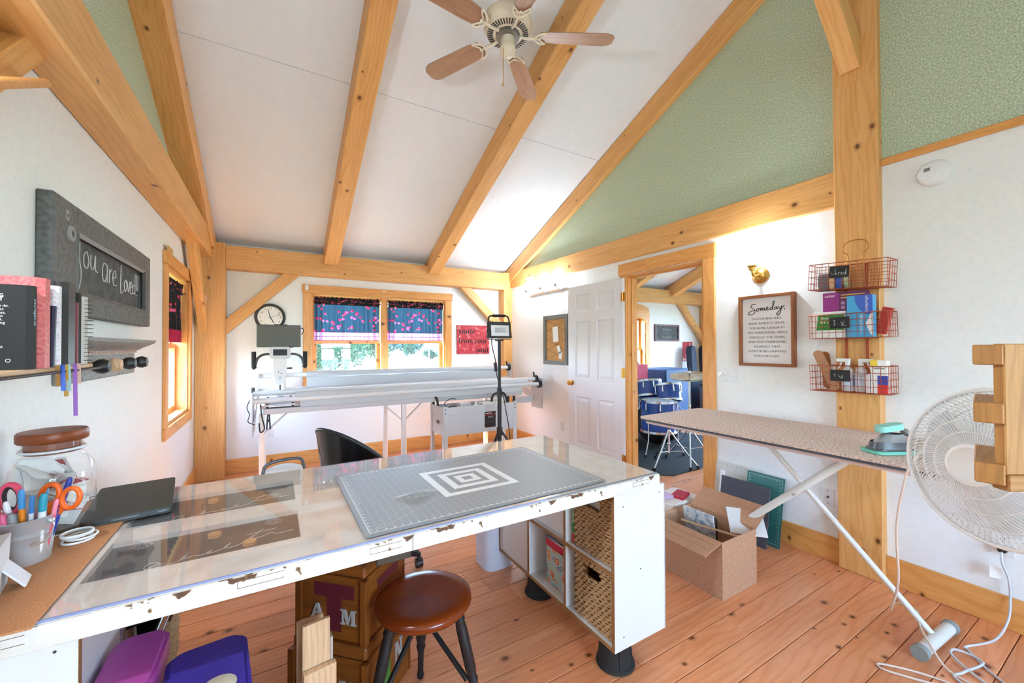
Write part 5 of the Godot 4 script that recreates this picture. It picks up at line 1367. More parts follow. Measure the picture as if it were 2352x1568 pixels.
func basket(label: String, z0: float, z1: float, y0: float, y1: float, x: float, sd: int, dirx := 1.0) -> void:
	var o := thing("wicker_basket", label, "basket", V(0, 0, 0), 0.0, "woven water hyacinth baskets")
	var ym := y1 - 0.062
	var zm := (z0 + z1) * 0.5
	var body := sh0()
	body.bx(V(x + 0.002, y0, z0), V(x + 0.012, ym - 0.022, z1)); body.bx(V(x + 0.002, ym + 0.022, z0), V(x + 0.012, y1, z1))
	body.bx(V(x + 0.002, ym - 0.022, z0), V(x + 0.012, ym + 0.022, zm - 0.045)); body.bx(V(x + 0.002, ym - 0.022, zm + 0.045), V(x + 0.012, ym + 0.022, z1))
	body.bx(V(x + 0.012, y0, z0), V(x + 0.25, y1, z0 + 0.01)); body.bx(V(x + 0.012, y0, z1 - 0.01), V(x + 0.25, y1, z1)); body.bx(V(x + 0.24, y0, z0 + 0.01), V(x + 0.25, y1, z1 - 0.01)); body.bx(V(x + 0.012, y0, z0 + 0.01), V(x + 0.24, y0 + 0.01, z1 - 0.01))
	var m := noise_mat("wicker", ["8a6240", "bf9766", "d2ad7e", "e2c69c"], [0.25, 0.42, 0.58, 0.8], 0.09, 5.0, 0.75, 3, 33)
	if dirx < 0:
		body.mirror_x(x)
	obj("shell", body, mk("wickerdark", "7a5534", 0.8), o)
	var wv := weave(z0, z1, y0, y1, x, [zm - 0.045, zm + 0.045, ym - 0.022, ym + 0.022], sd)
	if dirx < 0:
		wv.mirror_x(x)
	var wo := obj("weave", wv, m, o)
	wo.set_meta("kind", "stuff")
	obj("rim", sh0().tube([V(x + 0.004 * dirx, y1, z0), V(x + 0.004 * dirx, y1, z1)], 0.007, 8), m, o)
func cube_shelf(called: String, label: String, x0: float, x1: float, z0: float, z1: float, front: float) -> Node3D:
	var o := thing(called, label, "shelf", V(0, 0, 0))
	var wm: Material = mk("laminate", "e9e8e4", 0.5)
	var t := 0.016
	var yb := 0.125
	var yt := 0.757
	obj("end_panel", sh0().bx(V(x0, yb, z1 - t), V(x1, yt, z1)), wm, o); obj("end_panel", sh0().bx(V(x0, yb, z0), V(x1, yt, z0 + t)), wm, o)
	obj("top_panel", sh0().bx(V(x0, yt - t, z0 + t), V(x1, yt, z1 - t)), wm, o); obj("bottom_panel", sh0().bx(V(x0, yb, z0 + t), V(x1, yb + t, z1 - t)), wm, o)
	var cw := (z1 - z0 - 4 * t) / 3.0
	var ym := 0.428
	for k in 2: obj("divider", sh0().bx(V(x0, yb + t, z0 + t + cw + k * (cw + t)), V(x1, yt - t, z0 + 2 * t + cw + k * (cw + t))), wm, o)
	for k in 3: obj("middle_shelf", sh0().bx(V(x0, ym, z0 + t + k * (cw + t)), V(x1, ym + t, z0 + t + cw + k * (cw + t))), wm, o)
	var bk := x1 if front < x0 + 0.01 else x0
	obj("back_panel", sh0().bx(V(bk - 0.002, yb, z0), V(bk + 0.002, yt, z1)), wm, o)
	# raw chipboard front edges
	var f := -0.0012 if front <= x0 + 0.01 else 0.0012
	var fx := x0 if front <= x0 + 0.01 else x1
	var ed := sh0()
	for z in [z0, z0 + t + cw, z0 + 2 * t + 2 * cw, z1 - t]: ed.bx(V(fx, yb, z), V(fx + f, yt, z + t))
	for k in 3:
		for y in [yb, ym, yt - t]: ed.bx(V(fx, y, z0 + t + k * (cw + t)), V(fx + f, y + t, z0 + t + cw + k * (cw + t)))
	obj("raw_edge", ed, mats.chipboard, o)
	for q in [[0.05, 0.05], [0.05, 0.58], [0.15, 0.3], [0.27, 0.6]]: obj("screw", sh0().cyl(V(x0 + q[0], yb + q[1], z1), V(x0 + q[0], yb + q[1], z1 + 0.0008), 0.003), mats.charcoal, o)
	return o
func riser(label: String, at: Vector3) -> void:
	var o := thing("bed_riser", label, "riser", at, 0.0, "black risers under the shelves")
	obj("cone", sh0().lathe([Vector2(0, 0.006), Vector2(0.07, 0.006), Vector2(0.076, 0.0), Vector2(0.082, 0.004), Vector2(0.08, 0.016), Vector2(0.072, 0.02), Vector2(0.062, 0.11), Vector2(0.066, 0.124), Vector2(0, 0.124)], 32), mats.blackmatte, o)
	for k in 6:
		var a := TAU * k / 6
		obj("rib", sh0().bar(V(cos(a) * 0.0725, 0.02, sin(a) * 0.0725), V(cos(a) * 0.0635, 0.11, sin(a) * 0.0635), 0.006, 0.004), mats.blackmatte, o)
func build_under_table() -> void:
	cube_shelf("cube_shelf", "white cube shelf carrying the far end of the table", 1.877, 2.18, 3.13, 4.093, 1.877)
	cube_shelf("cube_shelf", "white cube shelf carrying the table end by the wall", 0.03, 0.335, 3.13, 4.06, 0.335)
	for q in [["black riser under the front corner of the white cube shelf", V(1.965, 0, 4.005)], ["black riser under the middle of the white cube shelf", V(1.965, 0, 3.43)], ["black riser under the shelf's wall side, front", V(2.09, 0, 3.22)], ["black riser under the shelf by the wall, front", V(0.18, 0, 3.97)], ["black riser under the shelf by the wall, rear", V(0.18, 0, 3.22)]]: riser(q[0], q[1])
	basket("woven basket with a white bag in its handle hole, upper", 3.815, 4.072, 0.446, 0.735, 1.897, 1)
	tag(obj("plastic_bag", sh0().bx(V(1.925, 0.46, 3.86), V(2.1, 0.72, 4.03), 0.02), mats.paper), "white bag showing through the upper basket's handle hole", "bag")
	basket("woven basket with an empty handle hole, lower", 3.815, 4.072, 0.143, 0.425, 1.897, 2)
	basket("woven basket in the shelf by the wall, upper", 3.16, 3.45, 0.446, 0.72, 0.36, 3, -1.0)
	basket("woven basket in the shelf by the wall, lower", 3.16, 3.45, 0.143, 0.41, 0.36, 4, -1.0)
	var bk := thing("guide_book", "green spined book beside the upper woven basket", "book", V(1.905, 0.4445, 3.798))
	obj("cover", sh0().bx(V(0, 0, -0.011), V(0.2, 0.28, 0.011), 0.001), col("2f8a3c"), bk)
	text("Stationery", 0.011, mats.paper, bk, T(V(-0.0004, 0.13, 0), -90, 0, 90), "lettering", true, true)
	obj("spine_foot", sh0().bx(V(-0.0008, 0, -0.0105), V(0.001, 0.04, 0.0105)), col("c03a30"), bk)
	tag(obj("slim_book", sh0().bx(V(1.91, 0.4445, 3.777), V(2.1, 0.72, 3.785), 0.001), mk("lilacbook", "d8cfe6", 0.6)), "slim pale book standing next to the green book", "book")
	var dr := func(label: String, lo: Vector3, hi: Vector3): tag(obj("shelf_box", sh0().bx(lo, hi, 0.004), mats.white), label, "box", "white boxes filling the cubbies")
	dr.call("plain white box in the cubby above the gift boxes", V(1.895, 0.4445, 3.475), V(2.15, 0.735, 3.755))
	dr.call("white box in the cubby farthest under the table, lower", V(1.88, 0.1415, 3.155), V(2.15, 0.42, 3.435))
	dr.call("white box in the cubby farthest under the table, upper", V(1.88, 0.4445, 3.155), V(2.15, 0.73, 3.435))
	dr.call("pale grey box filling the cubby behind the magenta tub, upper", V(0.06, 0.4445, 3.775), V(0.333, 0.735, 4.04))
	dr.call("pale grey box filling the cubby behind the magenta tub, lower", V(0.06, 0.1415, 3.775), V(0.333, 0.42, 4.04))
	# printed gift boxes
	var im := Image.create(192, 256, false, Image.FORMAT_RGB8)
	im.fill(Color.html("b9d8d2"))
	var rg := RandomNumberGenerator.new()
	rg.seed = 12
	for k in 34:
		var c := Vector2(rg.randf() * 192, rg.randf() * 256)
		var r := rg.randf_range(10, 20)
		disc(im, c.x, c.y, r, Color.html(["d8402c", "e88a3a", "f4efe6", "3f7fc0"][k % 4]))
		disc(im, c.x, c.y, r * 0.66, Color.html(["f6d0b8", "f4f0e4", "d83a52", "bfe0ee"][k % 4]))
		disc(im, c.x, c.y, r * 0.36, Color.html(["e8a038", "d8402c", "f4efe6", "e86a4a"][k % 4]))
	var gm := img_mat("circles", im, 0.5)
	var gb := thing("gift_box", "gift box printed with bright circles and a red lid", "box", V(1.925, 0.1415, 3.63))
	obj("box", Sh.new().box(V(0.13, 0.185, 0.15), T(V(0.065, 0.0925, 0))), gm, gb)
	gm.uv1_scale = Vector3(7.0, 5.0, 1)
	obj("lid", sh0().bx(V(-0.003, 0.185, -0.078), V(0.133, 0.225, 0.078), 0.002), col("d02848"), gb)
	var im2 := Image.create(128, 192, false, Image.FORMAT_RGB8)
	im2.fill(Color.html("f2ecec"))
	for k in 30:
		var c := Vector2(rg.randf() * 128, rg.randf() * 192)
		for e in 5: disc(im2, c.x + 6 * cos(TAU * e / 5), c.y + 6 * sin(TAU * e / 5), 5, Color.html(["e87aa0", "d84a6a", "8a9aa8"][k % 3]))
		disc(im2, c.x, c.y, 3, Color.html("f4e0a0"))
	var fm := img_mat("florals", im2, 0.5)
	fm.uv1_scale = Vector3(7.0, 5.0, 1)
	tag(obj("gift_box", Sh.new().box(V(0.12, 0.17, 0.06), T(V(1.975, 0.2268, 3.735))), fm), "small gift box printed with pink flowers", "box")
	for k in 3: tag(obj("magazine", sh0().box(V(0.16, 0.006, 0.2), T(V(2.0, 0.371 + k * 0.0065, 3.67), 4.0 * k), 0.0005), [mats.paper, mats.charcoal, mk("magblue", "8a8fb0", 0.5)][k]), ["white magazine lying on the red lidded gift box", "dark magazine between the two pale ones on the gift box", "bluish magazine on top of the gift boxes"][k], "magazine", "magazines on the gift box")
	# white bin beside the shelf
	var wb := thing("plastic_bin", "white plastic bin standing on the floor behind the cube shelf", "bin", V(1.90, 0, 3.02))
	obj("body", sh0().prism(rrect(0.2, 0.2, 0.05), 0.36, Transform3D(Basis(V(1, 0, 0), V(0, 0, -1), V(0, 1, 0)), V(0, 0.18, 0)), true), mk("binwhite", "dfe3ee", 0.4), wb)
	obj("lid", sh0().prism(rrect(0.215, 0.215, 0.05), 0.03, Transform3D(Basis(V(1, 0, 0), V(0, 0, -1), V(0, 1, 0)), V(0, 0.375, 0)), true), mats.white, wb)
	# stained toy crates
	var crate := func(label: String, at: Vector3, s: float, h: float) -> Node3D:
		var o := thing("wooden_crate", label, "crate", at, 45.0)
		obj("box", sh().bx(V(-s / 2, 0, -s / 2), V(s / 2, h * 0.84, s / 2), 0.003), mats.dark, o)
		obj("lid", sh().bx(V(-s / 2 - 0.001, h * 0.845, -s / 2 - 0.001), V(s / 2 + 0.001, h, s / 2 + 0.001), 0.008), mats.dark, o)
		for c in [[-1, -1], [1, -1], [-1, 1], [1, 1]]: obj("corner_batten", sh().bx(V(c[0] * s / 2 - 0.012, 0, c[1] * s / 2 - 0.012), V(c[0] * s / 2 + 0.0025, h * 0.84, c[1] * s / 2 + 0.0025) if c[0] > 0 and c[1] > 0 else V(c[0] * s / 2 + 0.012, h * 0.84, c[1] * s / 2 + 0.012), 0.001), mats.dark, o)
		return o
	var low: Node3D = crate.call("lower stained wooden toy crate under the table", V(0.976, 0, 3.576), 0.31, 0.298)
	var up: Node3D = crate.call("upper stained wooden toy crate with letters A and M", V(0.976, 0.2985, 3.576), 0.275, 0.272)
	var mar := mk("maroon", "5c1620", 0.6)
	var pew := mk("pewter", "b9b5ac", 0.35, 0.3)
	# local -x+z... the face towards the camera's left is local -x turned 45: use faces +z (right) and -x (left)
	var lf := Transform3D(Basis(V(0, 0, 1), V(0, 1, 0), V(-1, 0, 0)), V(-0.1378, 0, 0))
	obj("big_letter", sh0().prism(PackedVector2Array([Vector2(-0.085, 0.2), Vector2(0.085, 0.2), Vector2(0.085, 0.15), Vector2(0.03, 0.15), Vector2(0.03, 0.03), Vector2(-0.03, 0.03), Vector2(-0.03, 0.15), Vector2(-0.085, 0.15)]), 0.002, lf * T(V(0.01, 0, 0))), mar, up)
	text("A", 0.052, pew, up, lf * T(V(-0.062, 0.095, 0.002)), "letter", true, true, HORIZONTAL_ALIGNMENT_CENTER, 0.006)
	text("M", 0.052, pew, up, lf * T(V(0.072, 0.088, 0.002)), "letter", true, true, HORIZONTAL_ALIGNMENT_CENTER, 0.006)
	var rf := T(V(0, 0, 0.1378))
	obj("big_letter", sh0().prism(PackedVector2Array([Vector2(-0.06, 0.19), Vector2(0.09, 0.19), Vector2(0.09, 0.16), Vector2(-0.06, 0.16)]), 0.002, rf), mar, up)
	var rf2 := T(V(0, 0, 0.1555))
	text("J", 0.16, mk("cgreen", "3c7a2c", 0.6), low, rf2 * T(V(-0.02, 0.15, 0)), "big_letter", true, true, HORIZONTAL_ALIGNMENT_CENTER, 0.002)
	text("N", 0.09, pew, low, rf2 * T(V(0.06, 0.14, 0.002)), "letter", true, true, HORIZONTAL_ALIGNMENT_CENTER, 0.006, 0.6)
	var lf2 := Transform3D(Basis(V(0, 0, 1), V(0, 1, 0), V(-1, 0, 0)), V(-0.1555, 0, 0))
	text("N", 0.06, pew, low, lf2 * T(V(0.08, 0.14, 0.002)), "letter", true, true, HORIZONTAL_ALIGNMENT_CENTER, 0.006)
	# slim box of pine offcut boards in front of the crates
	var pb := thing("pine_box", "slim raw pine box standing in front of the crates", "box", V(0.80, 0, 3.945), 8.0)
	obj("board", sh().bx(V(-0.037, 0, 0.018), V(0.037, 0.56, 0.03), 0.001), mats.lightwood, pb)
	obj("board", sh().bx(V(-0.037, 0, -0.06), V(0.037, 0.53, -0.05), 0.001), mats.lightwood, pb)
	obj("board", sh().bx(V(0.038, 0, -0.06), V(0.046, 0.5, 0.03), 0.001), mk("pale_board", "b9a896", 0.6), pb)
	obj("board", sh().bx(V(-0.037, 0, 0.032), V(0.05, 0.435, 0.052), 0.001), mats.lightwood, pb)
	# round stool
	var st := thing("round_stool", "round brown wooden stool with black turned legs", "stool", V(1.168, 0, 3.852))
	obj("seat", sh().lathe([Vector2(0, 0.422), Vector2(0.14, 0.422), Vector2(0.163, 0.428), Vector2(0.172, 0.442), Vector2(0.17, 0.456), Vector2(0.158, 0.463), Vector2(0.12, 0.461), Vector2(0, 0.458)], 44), wood_mat("stoolseat", tex.dark, 0.9, 0.34, 0.22, "f0b488"), st)
	var feet := []
	for d in [28.0, 178.0, 284.0]:
		var a := deg_to_rad(d)
		var dr2 := V(cos(a), 0, sin(a))
		var p0 := dr2 * 0.115 + V(0, 0.425, 0)
		var p1 := dr2 * 0.21
		var dn := (p1 - p0)
		var len := dn.length()
		dn = dn.normalized()
		var sx := dn.cross(V(0, 0, 1)).normalized()
		var pr := [Vector2(0, 0), Vector2(0.015, 0), Vector2(0.016, 0.03), Vector2(0.021, 0.035), Vector2(0.016, 0.045), Vector2(0.021, 0.055), Vector2(0.017, 0.065), Vector2(0.02, 0.09), Vector2(0.02, len * 0.55), Vector2(0.015, len * 0.62), Vector2(0.019, len * 0.64), Vector2(0.013, len * 0.7), Vector2(0.011, len * 0.93), Vector2(0.015, len * 0.96), Vector2(0.013, len), Vector2(0, len)]
		obj("leg", sh0().lathe(pr, 16, Transform3D(Basis(sx, dn, sx.cross(dn)), p0)), mats.black, st)
		feet.append(p0.lerp(p1, 0.42))
	for q in [[2, 0], [2, 1]]: obj("stretcher", sh0().cyl(feet[q[0]] + V(0, 0.05, 0), feet[q[1]] - V(0, 0.1, 0), 0.0095), mats.black, st)
	# tubs at the wall end
	var tub := func(label: String, at: Vector3, w: float, d: float, h: float, c: String, yaw: float) -> Node3D:
		var o := thing("storage_tub", label, "tub", at, yaw)
		var up2 := Basis(V(1, 0, 0), V(0, 0, -1), V(0, 1, 0))
		obj("body", sh0().prism(rrect(w * 0.9, d * 0.9, 0.03), h - 0.05, Transform3D(up2, V(0, (h - 0.05) / 2, 0)), true), col(c, 0.35), o)
		obj("lid", sh0().prism(rrect(w, d, 0.035), 0.05, Transform3D(up2, V(0, h - 0.025, 0)), true), col(c, 0.3), o)
		obj("lid_top", sh0().prism(rrect(w * 0.86, d * 0.9, 0.03), 0.012, Transform3D(up2, V(0, h + 0.006, 0)), true), col(c, 0.3), o)
		return o
	tub.call("magenta plastic tub below the table end", V(0.401, 0, 3.99), 0.115, 0.26, 0.6, "c257ae", 0.0)
	var pu: Node3D = tub.call("purple plastic tub with a clasp below the table", V(0.56, 0, 4.07), 0.17, 0.26, 0.57, "45389c", 6.0)
	obj("clasp", sh0().lathe([Vector2(0, 0), Vector2(0.034, 0), Vector2(0.036, 0.004), Vector2(0.03, 0.008), Vector2(0, 0.009)], 24, T(V(0.02, 0.582, 0.07))), mk("clasp", "cfc8b0", 0.4), pu)
	for k in 4: tag(obj("photo_print", sh0().box(V(0.16, 0.1, 0.003), T(V(0.25, 0.20 + 0.02 * k + 0.3, 3.62 + 0.03 * k), 20, -30 + k * 6), 0.0003), [mats.paper, mk("printbrown", "a58a76", 0.6), mats.cardboard, mk("printgrey", "c9c2be", 0.6)][k]), ["white card in the open cubby behind the tubs", "brown print in the open cubby behind the tubs", "kraft card in the open cubby behind the tubs", "pale print in the open cubby behind the tubs"][k], "card", "cards in the open cubby")
	tag(obj("letter_tray", sh0().bx(V(0.1, 0.4445, 3.5), V(0.39, 0.455, 3.74), 0.002).bx(V(0.1, 0.455, 3.5), V(0.39, 0.5, 3.505)).bx(V(0.38, 0.455, 3.505), V(0.39, 0.5, 3.74), 0.002), mats.blackgloss), "black letter tray sticking out of the open cubby", "tray")
	tag(obj("paint_roller_handle", sh0().cyl(V(0.2, 0.53, 3.72), V(0.4, 0.55, 3.66), 0.008), mats.black), "black round handle sticking out of the open cubby", "handle tool")
func build_ironing() -> void:
	var o := thing("ironing_board", "ironing board on crossed white tube legs", "ironing board", V(0, 0, 0))
	var ry := 0.0
	obj("board", sh0().prism(rrect(0.62, 1.5, 0.06), 0.022, T(V(3.225, 0.841, 4.08), 1.2) * Transform3D(Basis(V(1, 0, 0), V(0, 0, -1), V(0, 1, 0)), Vector3.ZERO)), mk("boardcover", "d9bdb2", 0.8), o)
	obj("frame_rail", sh0().bx(V(3.0, 0.815, 3.5), V(3.02, 0.83, 4.7)), mats.white, o)
	obj("frame_rail", sh0().bx(V(3.44, 0.815, 3.5), V(3.46, 0.83, 4.7)), mats.white, o)
	var wl := mk("legwhite", "dedbd2", 0.35)
	obj("leg", sh0().cyl(V(3.2, 0.825, 3.97), V(3.275, 0.045, 4.672), 0.0135, -1.0, 16), wl, o)
	obj("leg", sh0().cyl(V(3.17, 0.825, 4.44), V(3.14, 0.03, 3.62), 0.0195, -1.0, 16), wl, o)
	obj("pivot_bolt", sh0().cyl(V(3.12, 0.552, 4.175), V(3.25, 0.552, 4.175), 0.006), mats.chrome, o)
	var f := obj("foot_bar", sh0().cyl(V(3.12, 0.032, 4.673), V(3.43, 0.032, 4.69), 0.026, -1.0, 20), wl, o)
	for q in [[V(3.095, 0.032, 4.672), V(3.125, 0.032, 4.673)], [V(3.425, 0.032, 4.69), V(3.455, 0.032, 4.692)]]: obj("end_cap", sh0().cyl(q[0], q[1], 0.0305, -1.0, 20), mk("capgrey", "8e938f", 0.6), f)
	obj("foot_bar", sh0().cyl(V(2.98, 0.026, 3.62), V(3.3, 0.026, 3.62), 0.022, -1.0, 16), wl, o)
	var up := T(V(3.225, 0, 4.08), 1.2) * Transform3D(Basis(V(1, 0, 0), V(0, 0, -1), V(0, 1, 0)), Vector3.ZERO)
	tag(obj("felt_pad", sh0().prism(rrect(0.688, 1.49, 0.02), 0.012, Transform3D(Basis.IDENTITY, V(0, 0.8585, 0)) * up), mats.felt), "dark grey felt layer under the pressing mat", "pad")
	tag(obj("wool_mat", sh0().prism(rrect(0.695, 1.5, 0.03), 0.0125, Transform3D(Basis.IDENTITY, V(0, 0.871, 0)) * up), mats.wool), "flecked beige wool pressing mat on the ironing board", "mat")
	# small iron on its mint rest
	var top := 0.8775
	var i := thing("travel_iron", "small grey and mint iron resting on the wool mat", "iron", V(3.1, top, 4.585), -28.0)
	var upb := Basis(V(1, 0, 0), V(0, 0, -1), V(0, 1, 0))
	obj("rest", sh0().prism(rrect(0.215, 0.105, 0.03), 0.012, Transform3D(upb, V(0, 0.008, 0)), true), mk("mint", "6fbfa8", 0.45), i)
	obj("sole", sh0().prism(rrect(0.19, 0.085, 0.03), 0.008, Transform3D(upb, V(0.005, 0.019, 0)), true), mats.iron, i)
	obj("body", sh0().sheet(func(u, v):
		var a: float = u * TAU
		var k: float = lerpf(1.0, 0.42, pow(v, 1.4))
		return V(cos(a) * 0.095 * k + 0.012 * v, 0.023 + v * 0.062, -sin(a) * 0.043 * lerpf(1.0, 0.62, v)), 28, 8), mk("irongrey", "8d8a86", 0.4), i)
	obj("skirt", sh0().sheet(func(u, v):
		var a: float = u * TAU
		return V(cos(a) * lerpf(0.098, 0.088, v), 0.023 + v * 0.028, -sin(a) * lerpf(0.046, 0.041, v)), 28, 2), mk("irondark", "55565c", 0.35), i)
	obj("neck", sh0().box(V(0.022, 0.055, 0.03), T(V(-0.015, 0.082, 0), 0, 0, 4), 0.006), mk("ironnavy", "2c3648", 0.4), i)
	obj("handle", sh0().prism(rrect(0.118, 0.05, 0.024), 0.026, T(V(-0.005, 0.112, 0), 0, 0, 8) * Transform3D(upb, Vector3.ZERO), true), mk("mintlight", "8fd0c0", 0.4), i)
	obj("dial", sh0().cyl(V(0.07, 0.083, 0), V(0.082, 0.093, 0), 0.018), mk("irongrey", "8d8a86", 0.4), i)
	tag(obj("iron_cord", sh0().tube(spline([V(3.2, 0.93, 4.64), V(3.1, 0.94, 4.7), V(2.91, 0.915, 4.72), V(2.865, 0.84, 4.7), V(2.9, 0.62, 4.66), V(2.98, 0.36, 4.64), V(3.2, 0.12, 4.55), V(3.42, 0.05, 4.5), V(3.34, 0.095, 4.6), V(3.24, 0.075, 4.64), V(3.16, 0.068, 4.685), V(3.11, 0.01, 4.76), V(3.1, 0.006, 4.9), V(3.0, 0.005, 4.78), V(2.9, 0.005, 4.62), V(2.93, 0.005, 4.6), V(3.03, 0.005, 4.76), V(3.05, 0.005, 5.0)], 7), 0.0045, 7), mk("cordpeach", "dfc7b4", 0.6)), "long pale cord hanging from the iron to the floor", "cord")
	# carton with flaps and frames inside
	var c := thing("carton", "open cardboard carton on the floor below the ironing board", "carton", V(2.755, 0, 3.575))
	var cm: Material = mats.cardboard
	var cw := 0.33
	var cd := 0.425
	var ch := 0.31
	obj("side", sh0().bx(V(0, 0, cd - 0.004), V(cw, ch, cd)), cm, c); obj("side", sh0().bx(V(0, 0, 0), V(cw, ch, 0.004)), cm, c)
	obj("side", sh0().bx(V(0, 0, 0.004), V(0.004, ch, cd - 0.004)), cm, c); obj("side", sh0().bx(V(cw - 0.004, 0, 0.004), V(cw, ch, cd - 0.004)), cm, c)
	obj("bottom", sh0().bx(V(0.004, 0.001, 0.004), V(cw - 0.004, 0.005, cd - 0.004)), cm, c)
	obj("flap", sh0().bar(V(0.0, ch + 0.001, cd * 0.5), V(-0.15, ch - 0.035, cd * 0.5), cd, 0.004), cm, c)
	obj("flap", sh0().bar(V(cw, ch + 0.001, cd * 0.5), V(cw + 0.14, ch + 0.09, cd * 0.5), cd, 0.004), cm, c)
	for x in [0.3, 0.62]:
		for sg in [-1.0, 1.0]:
			var bx0: float = -0.15 * x if sg < 0 else cw + 0.14 * x
			var by: float = ch + (-0.035 if sg < 0 else 0.09) * x + 0.0035
			obj("fold_crease", sh0().bar(V(bx0, by, 0.01), V(bx0, by, cd - 0.01), 0.002, 0.0006), mk("crease", "a97a58", 0.9), c)
	var ct := V(2.755, 0, 3.575)
	tag(obj("marbled_print", sh0().box(V(0.2, 0.32, 0.012), T(ct + V(0.20, 0.195, 0.16), 90, 0, 0) * T(Vector3.ZERO, 0, -8), 0.001), noise_mat("marble", ["8fa0ae", "d9dde0", "eeece8"], [0.2, 0.45, 0.8], 0.01, 4.0, 0.4, 4, 44)), "marbled blue and white print standing in the carton", "print")
	tag(obj("foam_board", sh0().bar(ct + V(0.30, 0.27, 0.4), ct + V(0.42, 0.36, 0.30), 0.19, 0.008), mats.white), "white panel sticking up over the carton's front corner", "board")
	tag(obj("pale_stick", sh0().bar(ct + V(0.10, 0.295, 0.1), ct + V(0.2, 0.285, 0.4), 0.012, 0.008), mats.lightwood), "pale wooden stick lying across the carton contents", "stick")
	tag(obj("wire_stand", sh0().tube(spline([ct + V(0.27, 0.1, 0.1), ct + V(0.27, 0.28, 0.1), ct + V(0.27, 0.3, 0.12), ct + V(0.27, 0.3, 0.2), ct + V(0.27, 0.28, 0.22), ct + V(0.27, 0.1, 0.22)], 4), 0.005, 7), mats.black), "black wire stand inside the carton", "stand")
	# mats and rulers leaning on the wall
	var lean := func(called: String, label: String, cat: String, w: float, h: float, th: float, zc: float, xb: float, tilt: float, m: Material):
		var n := thing(called, label, cat, V(xb, 0.0, zc), -90.0)
		n.rotation_degrees = V(-tilt, -90.0, 0)
		obj("sheet", sh0().bx(V(-w / 2, 0, -th), V(w / 2, h, 0)), m if not (m as StandardMaterial3D).albedo_texture or called == "felt_board" else mk("greenedge", "2f6a66", 0.5), n)
		if (m as StandardMaterial3D).albedo_texture and called != "felt_board":
			obj("print", sh0().sheet(func(u, v): return V((u - 0.5) * w * 0.995, v * h * 0.997 + 0.001, 0.0006), 1, 1), m, n)
	var gm: StandardMaterial3D = ruled_mat("greenmat", "2c6b68", "9fc0a0", 12, 18, true)
	gm.uv1_scale = Vector3(1, -1, 1); gm.uv1_offset = Vector3(0, 1, 0)
	lean.call("green_cutting_mat", "green gridded cutting mat leaning on the wall", "cutting mat", 0.25, 0.46, 0.003, 3.745, 3.60, 11.0, gm)
	lean.call("felt_board", "charcoal felt board leaning behind the carton", "board", 0.34, 0.40, 0.012, 3.655, 3.52, 9.0, mats.felt)
	var cl := mk("clearruler", "e8ece4", 0.1)
	cl.transparency = BaseMaterial3D.TRANSPARENCY_ALPHA
	cl.albedo_color.a = 0.35
	var rl := thing("quilting_ruler", "clear quilting ruler leaning on the wall by the doorway", "ruler", V(3.63, 0, 3.54), -90.0)
	rl.rotation_degrees = V(-9, -90, 0)
	obj("blade", sh0().bx(V(-0.17, 0, -0.003), V(0.17, 0.47, 0)), cl, rl)
	for k in 9: obj("tick", sh0().bx(V(-0.155 + k * 0.035, 0.445, 0.0002), V(-0.152 + k * 0.035, 0.455, 0.0006)), mats.charcoal, rl)
	var r2 := thing("white_ruler", "white ruler with dark figures beside the felt board", "ruler", V(3.545, 0, 3.475), -90.0)
	r2.rotation_degrees = V(-9, -90, 0)
	obj("blade", sh0().bx(V(-0.018, 0, -0.003), V(0.018, 0.43, 0)), mats.white, r2)
	for k in 6: text(str(k + 1), 0.01, mats.charcoal, r2, T(V(0, 0.41 - k * 0.03, 0.0006), 0, 0, 90), "figure")
	tag(obj("red_packet", sh0().box(V(0.1, 0.02, 0.09), T(V(3.12, 0.33, 3.47), 10, 0, 10), 0.003), col("b01838")), "red packet lying behind the carton", "packet")
	tag(obj("floor_box", sh0().bx(V(2.95, 0.0, 3.32), V(3.26, 0.315, 3.54), 0.004), mats.paper), "pale box standing behind the carton", "box")
	tag(obj("lilac_packet", sh0().box(V(0.12, 0.016, 0.08), T(V(3.02, 0.324, 3.41), -8), 0.003), mk("lilac", "d9b8e0", 0.5)), "lilac and white packet behind the carton", "packet")
